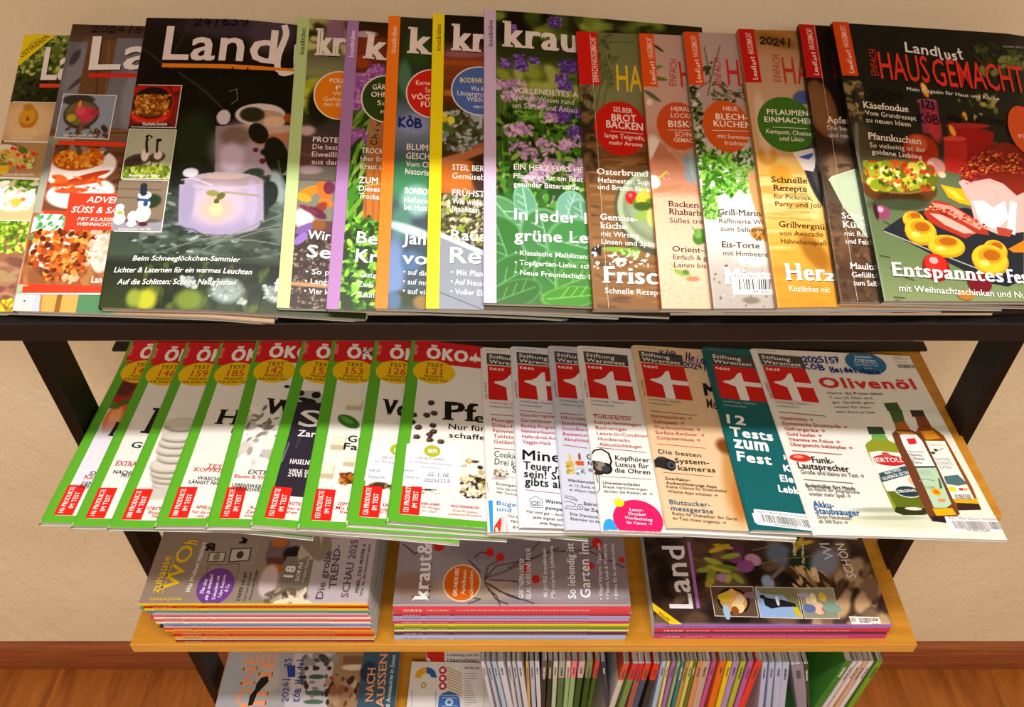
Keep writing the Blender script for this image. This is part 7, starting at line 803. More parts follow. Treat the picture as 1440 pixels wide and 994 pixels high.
{'name':'magazine','label':'green edged product test magazine with black peppercorns and a white library label','cat':'magazine','group':'red and green product test magazines on the middle shelf','tier':'mid','x':-0.1239,'s':-0.0297,'phi':-0.0109,'W':0.2005,'H':0.2638,'t':0.0054,'rnd':0.006,'spine':'#4c9420','bg':'#ece9e2','paint':[['b',31.3,163.3,3.9,4,7.7,'#241c1a',0.12],['b',30.6,164.1,1.66,1.42,7.7,'#5c4c48',0.6],['b',14,142.8,3.9,3.8,7.3,'#241c1a',0.12],['b',13.3,143.5,1.62,1.37,7.3,'#5c4c48',0.6],['b',28.1,144,3.9,3.8,7.4,'#241c1a',0.12],['b',27.5,144.8,1.63,1.38,7.4,'#5c4c48',0.6],['b',36,148.1,3.9,3.9,7.5,'#241c1a',0.12],['b',35.3,148.9,1.64,1.39,7.5,'#5c4c48',0.6],['b',13.3,132.1,3.8,3.8,7.2,'#241c1a',0.12],['b',12.6,132.8,1.61,1.35,7.2,'#5c4c48',0.6],['b',20.9,125.3,3.8,3.7,7.1,'#241c1a',0.12],['b',20.3,126,1.6,1.34,7.1,'#5c4c48',0.6],['b',36,129.9,3.8,3.8,7.2,'#241c1a',0.12],['b',35.3,130.7,1.62,1.35,7.2,'#5c4c48',0.6],['b',19.8,111.5,3.9,3.5,7,'#382420',0.12],['b',19.1,112.3,1.71,1.29,7,'#7c6058',0.6],['b',33.5,116.2,3.9,3.6,7.1,'#382420',0.12],['b',32.9,116.9,1.72,1.3,7.1,'#7c6058',0.6],['b',37.4,121.3,4,3.6,7.1,'#382420',0.12],['b',36.8,122,1.73,1.31,7.1,'#7c6058',0.6],['b',34.1,108.9,3.9,3.5,7,'#382420',0.12],['b',33.4,109.6,1.71,1.29,7,'#7c6058',0.6],['b',45.8,107.9,3.9,3.5,7,'#382420',0.12],['b',45.2,108.6,1.72,1.29,7,'#7c6058',0.6],['b',20.5,124.8,3.9,3.6,7.1,'#382420',0.12],['b',19.8,125.5,1.73,1.32,7.1,'#7c6058',0.6],['b',8.2,81.2,3.1,4,6.4,'#2c2420',0.15],['b',8,66.2,3,3.9,6.1,'#2c2420',0.15],['b',8,55.3,3,3.8,6,'#2c2420',0.15],['s',69,53.4,97.4,65.2,70,1.07,3.2,['#2c2018','#c8b888','#4c3828','#e8dcb8','#8c7848'],1.4,None,105,0.2],['s',71.6,38.7,97.9,50.5,46,0.79,2.63,['#2c2018','#c8b888','#8c7848','#e8dcb8'],1.4,None,106,0.2],['b',77.6,84.7,4.1,3.1,6.7,'#b89c58',0.2],['b',77.6,85,2.18,1.71,6.7,'#e8dcb0',0.3],['b',84.3,84.7,4.1,1.87,6.7,'#4c3c28',0.3],['s',70.1,76.6,75,79.1,6,0.55,1.1,['#6c6458'],1.3,None,107,0.2],['b',89.4,77.5,3.1,2.77,6.7,'#2c2420',0.2],['b',90.9,70.7,3.6,3.6,6.6,'#c0ac78',0.2],['b',38.3,42.4,7,1.16,6.3,'#3c3830',0.3],['s',18.5,36.3,49.2,43.2,40,0.26,0.78,['#3c3830','#8c8478'],1.6,None,108,0.2],['s',72.2,36.5,91,38.8,26,0.39,1.31,['#3c3028','#1c1814'],1.6,None,109,0.2]],'decals':[['OKO','121','121'],['T','headline',46.8,139.8,69.3,141.1,27.5,'P','#15130f','S',None],['T','headline',71.2,140.8,83.5,141.4,26.8,'f','#15130f','S',None],['T','headline',81.5,139.9,91.7,140.7,14.6,'e','#15130f','S',None],['T','headline',53.3,126.6,92.5,128.2,7.7,'Nur für','#15130f','b',None],['T','headline',54.4,114.5,93,115.3,7.5,'schaffe','#15130f','b',None],['P','library_label',[[10.5,100.4],[67.7,106],[69.7,46.6],[11.5,43.9]],'#e6e8f0'],['E','library_label',38,93.2,8.7,8.1,'#b0b82c'],['P','library_label',[[33.7,95.8],[35.1,96],[35.6,90.4],[34.2,90.2]],'#f4f4e4'],['P','library_label',[[36.1,96.1],[37.5,96.3],[38,90.6],[36.5,90.5]],'#f4f4e4'],['P','library_label',[[38.5,96.4],[39.9,96.6],[40.4,90.9],[38.9,90.8]],'#f4f4e4'],['P','library_label',[[40.2,96],[41.4,96.8],[43.7,91.6],[42.6,90.9]],'#f4f4e4'],['T','library_label',23.2,80.5,51.2,81.2,3.4,'DIE BÜCHEREI','#7c7c88','n',None],['T','library_label',15.9,75,58.8,75.3,2.76,'St. Philippus und Jakobus','#9090a0','n',None],['T','library_label',27.3,69.5,47.5,69.7,2.43,'Heidelsheim','#9090a0','n',None],['T','library_label',11.2,62.9,22,62.9,2.4,'Heft Nr.','#5c5c6c','n',None],['T','library_label',11.7,55.7,28.6,54.3,2.36,'Zugangs Nr.','#5c5c6c','n',None],['H','library_label',36.2,59.6,58,60.9,3.9,'35 / 02','#2c2c3c',0.5],['H','library_label',32.9,51.5,59.2,53.3,4.1,'2025/117','#2c2c3c',0.5],['L','library_label',[[34.8,59.5],[61.1,61]],0.27,'#3c3c4c'],['L','library_label',[[32.9,51.5],[60.9,53.1]],0.26,'#3c3c4c'],['T','cover_text',32.8,22.6,50.8,22.8,2.82,'BERLINER','#b83c34','b',None],['T','cover_text',30.4,19.2,52.3,17.9,2.52,'Kein cholger','#b85c54','n',None],['T','cover_text',34.4,14.3,48.5,13.8,2.5,'im „Gut"','#b85c54','n',None],['T','cover_text',62.1,22.5,91.2,23.1,2.83,'PROTEINRIEGEL','#b83c34','b',None],['T','cover_text',64,17.7,89.4,17.3,2.52,'Gute Proteine,','#b85c54','n',None],['T','cover_text',60.2,12.8,93.4,13.5,2.5,'schlechte Proteine','#b85c54','n',None],['T','cover_text',63.6,-1.4,97.6,-0.95,1.9,'MÄRZ 2025 | 12 SEITEN','#d8f0b8','n',None]],'insets':[],'vis':0.1062,'res':1.6},
{'name':'magazine','label':'white consumer test magazine with a red steam iron and blue bar at its foot','cat':'magazine','group':'consumer test magazines on the middle shelf','tier':'mid','x':-0.0238,'s':-0.0373,'phi':0.0528,'W':0.1967,'H':0.264,'t':0.005,'rnd':0.006,'spine':'#ece9e4','bg':'#ece9e4','paint':[['b',16.4,71.8,7.8,6.4,1.71,'#b0aca4',0.15],['s',8.8,69,23,77.1,60,0.66,1.76,['#8c7c5c','#d8ccb0','#4c4028','#f0ece4'],1.3,None,111,0.2],['b',14.2,66.3,8.7,1.95,1.65,'#b8b4b0',0.3],['l',[[23,69],[31.6,66.8]],0.88,'#a0a0a4',0.3]],'decals':[['TESTHEAD','7'],['T','cover_text',9.4,145.1,56.4,143.4,5.3,'Massagepistolen','#b03034','b',None],['T','cover_text',9.6,137.1,47,135.7,5.2,'Einbau-Herde','#b03034','b',None],['T','cover_text',9.8,129.3,50.1,127.7,5.1,'Feinwaschmitt','#b03034','b',None],['T','cover_text',10,121.5,31.6,120.7,5.1,'Tablets','#b03034','b',None],['T','cover_text',10.3,113.8,40.8,112.6,5,'Geldanlage','#b03034','b',None],['L','cover_graphic',[[8.7,155.6],[34.4,153.9]],0.93,'#a03034'],['L','cover_graphic',[[10,106.6],[34.3,104.8]],0.87,'#a03034'],['T','cover_text',9.6,94.8,37.3,91.9,8.5,'Cookies','#26241f','n',None],['T','cover_text',9.7,84.6,36.7,81.6,8.4,'Drei kni','#26241f','n',None],['T','cover_text',27.6,74.4,37.4,73.5,8.3,'St','#26241f','n',None],['T','cover_text',10.2,57.5,37.9,54,3.6,'Stromspeicher','#26241f','b',None],['T','cover_text',10.3,51.8,31.6,49.5,3.1,'Wie Sie mit','#26241f','n',None],['T','cover_text',10,47.3,31.3,44,3.1,'der Sonne','#26241f','n',None],['P','blue_bar',[[1.86,38],[6.2,37.6],[5.3,-1.11],[2.41,-0.8]],'#2c94d4'],['T','cover_text',9.9,32.5,31.6,29.9,5.3,'Bügel','#1c84c0','b',None],['T','cover_text',10,25.1,24.1,23.3,5.3,'und','#1c84c0','b',None],['T','cover_text',20.7,17.6,30.6,16,3.2,'Die b','#3c3c38','n',None],['T','cover_text',23,11.6,30.3,10.4,3.1,'fäll','#3c3c38','n',None],['T','cover_text',24.7,5.2,30,4.5,3.1,'gu','#3c3c38','n',None],['P','iron_picture',[[13.5,17.5],[14.3,13.9],[12.1,-1.55],[5.7,-1.11],[6.6,6]],'#d83418'],['P','iron_picture',[[7.9,4.9],[9.8,5],[10.4,-1.36],[6.8,-1.21]],'#f0e8e4'],['P','iron_picture',[[17.1,19.6],[13.9,16.1],[13.7,-2.07],[20.9,-3],[20.2,7.4]],'#c0c0c4'],['P','iron_picture',[[17.1,19.6],[15.4,-2.04],[17.7,-2.55]],'#e8e8ec'],['L','staple',[[1.63,60.6],[2.01,48.5]],0.55,'#8c8c90']],'insets':[],'vis':0.042,'res':1.8},
{'name':'magazine','label':'white consumer test magazine with large black lettering and a house line drawing','cat':'magazine','group':'consumer test magazines on the middle shelf','tier':'mid','x':0.0068,'s':-0.0336,'phi':0.0327,'W':0.1942,'H':0.2606,'t':0.005,'rnd':0.006,'spine':'#e2e4ee','bg':'#e2e4ee','paint':[],'decals':[['TESTHEAD','8'],['T','cover_text',7.2,147.4,47.7,146.7,5,'Geschirrspüler','#b03034','b',None],['T','cover_text',7.4,139.3,41.9,138.7,4.9,'Gartenhäuser','#b03034','b',None],['T','cover_text',7.6,131.4,53.3,130.5,4.9,'Backup-Programme','#b03034','b',None],['T','cover_text',7.8,123.5,53.2,122.6,4.8,'Netzwerkspeicher','#b03034','b',None],['T','cover_text',8,115.8,50.3,114.9,4.7,'Haferdrink-Konz','#b03034','b',None],['T','cover_text',8.2,108.1,39,107.4,4.7,'Veggie-Hack','#b03034','b',None],['L','cover_graphic',[[7,155.9],[42.9,153.2]],0.93,'#a03034'],['T','headline',7.3,85.6,55.8,83.6,13.7,'Miner','#14120f','b',None],['T','headline',7.7,72.9,54.7,69.6,10.8,'Teuer mu','#14120f','b',None],['T','headline',7.8,62.3,53.9,59.6,10,'sein! Seh','#14120f','b',None],['T','headline',8.3,52,48.1,49,10.5,'gibts ab','#14120f','b',None],['L','cover_graphic',[[8.4,45.9],[26.4,44],[43.6,42.7]],0.64,'#b84450'],['L','house_drawing',[[11.7,33.7],[18.5,38.4],[22.5,35.3],[25.3,33.6],[24.5,24.1],[13.3,24.3],[11.7,33.7]],0.42,'#3c4860'],['L','house_drawing',[[14,31.7],[20,31.5],[19.6,26.4],[14.1,26.7],[14,31.7]],0.42,'#3c4860'],['E','house_drawing',16.9,29.3,1.89,2.31,'#3c4860'],['E','house_drawing',16.9,29.3,1.42,1.73,'#e2e4ee'],['L','house_drawing',[[20.6,31.3],[23,31.2],[22.8,26.6],[20.5,26.7],[20.6,31.3]],0.42,'#3c4860'],['T','cover_text',27.9,30.2,45.4,28.7,4.5,'Wärme','#14120f','b',None],['T','cover_text',27.8,22.2,44.8,20.6,4.4,'pumpe','#14120f','b',None],['T','cover_text',7.7,17.5,45.2,14.1,3.2,'Vier sind gut – doch','#26241f','n',None],['T','cover_text',14.3,10.6,45.7,8.3,3.2,'jede eignet sich','#26241f','n',None],['T','cover_text',20.4,4.2,43.4,2.42,3.1,'jede Region','#26241f','n',None]],'insets':[],'vis':0.051,'res':1.8},
{'name':'magazine','label':'pale blue-grey consumer test magazine with beer bottles on its cover','cat':'magazine','group':'consumer test magazines on the middle shelf','tier':'mid','x':0.0519,'s':-0.0371,'phi':0.0326,'W':0.1973,'H':0.2649,'t':0.005,'rnd':0.006,'spine':'#ccd0e0','bg':'#ccd0e0','paint':[['l',[[11.6,94.9],[12.8,87.4]],2.97,'#d8b860',0.1],['l',[[11.6,86.1],[11.7,69.3]],7.9,'#c8a850',0.08],['l',[[22.9,96.8],[22.7,90.4]],2.3,'#7c3410',0.1],['l',[[22.5,87.9],[21.9,81.6]],8.6,'#c85c14',0.1],['l',[[22.3,79.1],[22.1,68.6]],9.7,'#b0bcc8',0.06],['s',18.2,68.8,26.2,77.7,16,0.67,1.56,['#3c5068','#dce4ec'],1.4,None,112,0.3],['s',7.7,70.1,14.6,80.9,16,0.56,1.34,['#e8d898','#8c6c20'],1.4,None,113,0.3]],'decals':[['TESTHEAD','9'],['T','cover_text',6.8,146,38.3,145.5,5,'Ohrstöpsel','#b03034','b',None],['T','cover_text',7,138,41.5,137.4,4.9,'Staubsauger','#b03034','b',None],['T','cover_text',7.2,130.1,35.2,129.6,4.8,'Soundbars','#b03034','b',None],['T','cover_text',7.4,122.3,38.3,121.7,4.8,'Bestattung','#b03034','b',None],['T','cover_text',7.6,114.6,44.5,113.8,4.7,'Abnehmspritz','#b03034','b',None],['L','cover_graphic',[[6.4,154.5],[31.7,153.2]],0.93,'#a03034'],['L','cover_graphic',[[6.6,108.6],[32.3,105.4]],0.88,'#a03034'],['T','cover_text',30.3,90.2,36.2,89.9,7.2,'G','#26241f','b',None],['T','cover_text',30.8,82.1,36.3,81.6,5.6,'Ni','#26241f','b',None],['T','cover_text',30.6,73.3,35.4,72.8,5,'He','#26241f','b',None],['T','cover_text',7.4,59.5,38.7,56.9,3.7,'Wäschetrockner','#26241f','b',None],['T','cover_text',7.8,52.8,38,50.9,3.4,'→ 13 Gute, ein','#3c3c38','n',None],['T','cover_text',7.5,47.1,37.4,44.9,3.4,'→ Wann repar','#3c3c38','n',None],['L','train_drawing',[[2.69,41.2],[8.3,40.5],[13.8,37.8],[15.4,34.4]],0.52,'#3c3c40'],['L','train_drawing',[[2.17,34.3],[8.7,33.5],[13.2,30.8],[11.9,27.3],[4.5,28.8],[2.43,25.6],[9.8,24.4],[14.5,24]],0.52,'#3c3c40'],['L','train_drawing',[[3.5,39.3],[9.9,36.5],[14.5,35.5]],0.52,'#3c3c40'],['E','train_drawing',17.6,27.4,3,3.4,'#3c3c40'],['E','train_drawing',17.6,27.4,2.37,2.64,'#ccd0e0'],['E','train_drawing',17.6,27.4,0.76,0.92,'#3c3c40'],['T','cover_text',21.4,30,38.5,28.7,4.2,'Störung','#14120f','b',None],['T','cover_text',21.7,23.2,35.8,21.8,4.2,'im Zug','#14120f','b',None],['T','cover_text',6.4,17.2,36.9,13.7,3.2,'Die Deutsche','#26241f','n',None],['T','cover_text',6.5,11.4,37.2,8.4,3.2,'Elixtraim im Ser','#26241f','n',None]],'insets':[],'vis':0.0416,'res':1.8},
{'name':'magazine','label':'white consumer test magazine with headphones and a pink disc','cat':'magazine','group':'consumer test magazines on the middle shelf','tier':'mid','x':0.0876,'s':-0.0398,'phi':0.0368,'W':0.1981,'H':0.2658,'t':0.005,'rnd':0.006,'spine':'#eceae6','bg':'#eceae6','paint':[],'decals':[['TESTHEAD','10'],['T','cover_text',7.7,148.6,49.4,147.7,5,'Tiefkühlpizza','#b03034','b',None],['T','cover_text',8.1,140.4,59.2,139.3,4.9,'Körperfettwaagen','#b03034','b',None],['T','cover_text',8.5,132.3,43.4,131.6,4.9,'Badreiniger','#b03034','b',None],['T','cover_text',9,124.4,72.1,123,4.8,'Leave-In-Conditioner','#b03034','b',None],['T','cover_text',9.4,116.5,43.8,115.7,4.7,'Hundesnacks','#b03034','b',None],['T','cover_text',9.8,108.7,56.5,107.6,4.7,'Akkustaubsauger','#b03034','b',None],['L','cover_graphic',[[7.8,154.2],[51.5,152.6]],0.94,'#a03034'],['L','cover_graphic',[[6.7,106.4],[58.5,101.9]],0.88,'#a03034'],['L','headphone_picture',[[-0.43,97],[3.7,102.2],[11.5,104.1],[18.5,98.5],[20.2,87.7],[15.9,76.4]],2,'#1c1a1a'],['E','headphone_picture',5.6,78.2,7.5,9.4,'#2c2420'],['E','headphone_picture',0.74,82.8,3.4,6.4,'#3c2c24'],['E','headphone_picture',13.5,77.9,6.5,7.6,'#1c1a1a'],['E','headphone_picture',7.9,80.8,5.5,6.3,'#8c7c70'],['E','headphone_picture',13,77.2,4.5,4.7,'#3c3c40'],['L','headphone_picture',[[4.6,68.8],[4.5,59],[3.5,50.1],[-0.21,45.8]],0.83,'#2c2a2a'],['L','headphone_picture',[[1.82,70.2],[2.8,59.2]],0.82,'#2c2a2a'],['T','headline',24.7,89.7,62.5,88,6.7,'Kopfhörer:','#14120f','b',None],['T','headline',24.1,81.2,59.1,79.9,6.6,'Luxus für','#14120f','b',None],['T','headline',22.3,73,59.4,71.9,6.5,'die Ohren','#14120f','b',None],['L','cover_graphic',[[5.5,67.2],[60.5,65.5]],0.43,'#26241f'],['T','cover_text',7.7,57.2,46,56,3.8,'Unwetterschäden','#26241f','b',None],['T','cover_text',7.4,52.2,53,50.4,3.5,'Diese Versicherungen','#3c3c38','n',None],['T','cover_text',7.2,46.6,57.7,45,3.4,'decken die Risiken ab →','#3c3c38','n',None],['E','disc_graphic',8.8,2.56,7,11.4,'#2c9cdc'],['E','disc_graphic',38,14.4,25.1,24,'#e01c60'],['E','disc_graphic',21.4,34.1,5,5.2,'#f0dc18'],['P','disc_graphic',[[0.63,1.05],[63.2,-0.12],[61.1,-12.6],[-0.85,-12.7]],'#eceae6'],['T','disc_graphic',31.2,24.6,45,23.9,3.6,'Laser-','#fcf0f4','b',None],['T','disc_graphic',29.3,19.5,46.9,18.7,3.6,'Drucker','#fcf0f4','b',None],['T','disc_graphic',24.7,14.7,52.1,12.7,3.3,'Vierfachsieg','#fcf0f4','b',None],['T','disc_graphic',25.7,8.9,51.3,7.8,3.2,'für Canon →','#fcf0f4','b',None]],'insets':[],'vis':0.0725,'res':1.8},
{'name':'magazine','label':'peach coloured consumer test magazine with a camera on its cover','cat':'magazine','group':'consumer test magazines on the middle shelf','tier':'mid','x':0.1516,'s':-0.0349,'phi':0.0279,'W':0.1971,'H':0.2645,'t':0.005,'rnd':0.006,'spine':'#e4c49c','bg':'#e4c49c','paint':[['b',87,81.9,13.4,62.6,-11.7,'#c89050',0.8],['b',82.5,110.3,9.7,10.7,4.3,'#7c4418',0.8],['b',85.2,45,8.6,34.6,-11.5,'#c07838',0.8]],'decals':[['TESTHEAD','11'],['T','cover_text',6.7,145.9,52.3,145.9,5,'Nähmaschinen →','#b03034','b',None],['T','cover_text',7.1,137.8,42.6,137.8,5,'Zahnpasta →','#b03034','b',None],['T','cover_text',7.5,129.9,58.9,129.9,4.9,'Waschmaschinen →','#b03034','b',None],['T','cover_text',7.8,122,62.2,122,4.8,'Surface-Rechner →','#b03034','b',None],['T','cover_text',8.2,114.3,55.9,114.2,4.8,'Computermäuse →','#b03034','b',None],['L','cover_graphic',[[7.1,155.9],[59.3,153]],0.96,'#a03034'],['H','handwriting',33.1,246.4,54.1,247.6,10.8,'KÖB','#20246c',1.5],['H','handwriting',62.4,242.7,85.6,237.6,14.8,'Heid','#20246c',1.6],['H','handwriting',58.5,230.2,86.6,228,10,'2024/','#20246c',1.5],['T','cover_text',75.5,185.9,89.1,184.9,19.8,'M','#1c1612','x',None],['T','cover_text',73.7,165.8,84.9,164.5,15.4,'Me','#3c3028','n',None],['L','cover_graphic',[[7.4,107.5],[59.6,105.2]],0.62,'#a83034'],['T','headline',6.7,94.2,52.7,91.8,5.9,'Die besten','#2c2620','n',None],['T','headline',22.6,82.3,59.3,82,6.7,'System-','#1c1814','b',None],['T','headline',24.6,72.6,64.1,72.2,6.6,'kameras','#1c1814','b',None],['P','camera_picture',[[0.43,85.5],[5.4,89.4],[11.3,89.5],[22.8,84],[21.4,75.7],[15.6,71.7],[0.32,76.1]],'#26262a'],['E','camera_picture',16.7,78.6,5.8,7.3,'#1c1c20'],['E','camera_picture',17.5,78.7,4,5,'#48525c'],['E','camera_picture',17.8,78.7,2.38,3,'#20242c'],['P','camera_picture',[[5.4,89.4],[11.4,89.8],[12.7,85.8],[4.2,85.8]],'#34343a'],['L','cover_graphic',[[7.3,68.6],[60,66.4]],0.44,'#4c3c2c'],['T','cover_text',7.9,59.1,34.9,58,3.6,'Zwei-Faktor-','#241c14','b',None],['T','cover_text',8.2,53.4,60.9,51.5,3.5,'Authentifizierungs-Apps','#241c14','b',None],['T','cover_text',7.9,48.4,70.6,46.5,3.5,'Keine Chance für Datendiebe!','#4c3c2c','n',None],['T','cover_text',8.2,42.5,59.8,40.2,3.5,'Welche Apps schützen →','#4c3c2c','n',None],['T','cover_text',7.8,27.9,49.5,26.8,5.8,'Blutzucker-','#2c5c80','b',None],['T','cover_text',8.1,20.4,50.8,18.5,5.8,'messgeräte','#2c5c80','b',None],['T','cover_text',8.4,14.8,74.4,11.9,3.6,'Risiko für Diabetiker: Ein Gerät','#4c3c2c','n',None],['T','cover_text',7.9,9.2,61.5,6.5,3.6,'im Test misst ungenau →','#4c3c2c','n',None]],'insets':[],'vis':0.0921,'res':1.8},
{'name':'magazine','label':'teal consumer test magazine with large white lettering','cat':'magazine','group':'consumer test magazines on the middle shelf','tier':'mid','x':0.2351,'s':-0.0344,'phi':0.0182,'W':0.1978,'H':0.2654,'t':0.005,'rnd':0.006,'spine':'#0f6064','bg':'#0f6064','paint':[],'decals':[['TESTHEAD','12'],['T','headline',5.9,141.8,25.5,139.6,13.3,'12','#f4f4f0','x',None],['T','headline',5.8,123,51.6,118.5,13.6,'Tests','#f4f4f0','x',None],['T','headline',6.9,106.2,42.6,103.1,18.07,'zum','#f4f4f0','x',None],['T','headline',6.1,87.8,41.6,84.2,13.6,'Fest','#f4f4f0','x',None],['T','cover_text',57.5,92.2,72.8,91.2,6.8,'Ka','#f0f4f0','b',None],['T','cover_text',53.5,76.6,71,75.1,8.7,'Kaf','#f0f4f0','x',None],['T','cover_text',46.3,62.3,69.6,60.6,9.1,'Elekt','#f0f4f0','x',None],['T','cover_text',40.9,48.5,65.7,46.3,8.9,'Lebku','#f0f4f0','x',None],['P','barcode_label',[[8.4,25],[68.4,20.7],[68,0.69],[8.3,6.2],[5.8,9.2],[5.6,19.9],[7.7,20]],'#eceff0'],['T','barcode_label',12.1,20.9,66.6,16.3,2.47,'Kath. Öffentl. Bücherei Heidelsheim','#40404c','n',None],['B','barcode_label',[[13.4,19.3],[67.6,13.7],[69,4.1],[13.8,9.9]],'#3c3c4c',60,3],['T','barcode_label',26,5.1,48.1,3.8,2.4,'*M-00013513*','#3c3c4c','b',None]],'insets':[],'vis':0.068,'res':1.8},
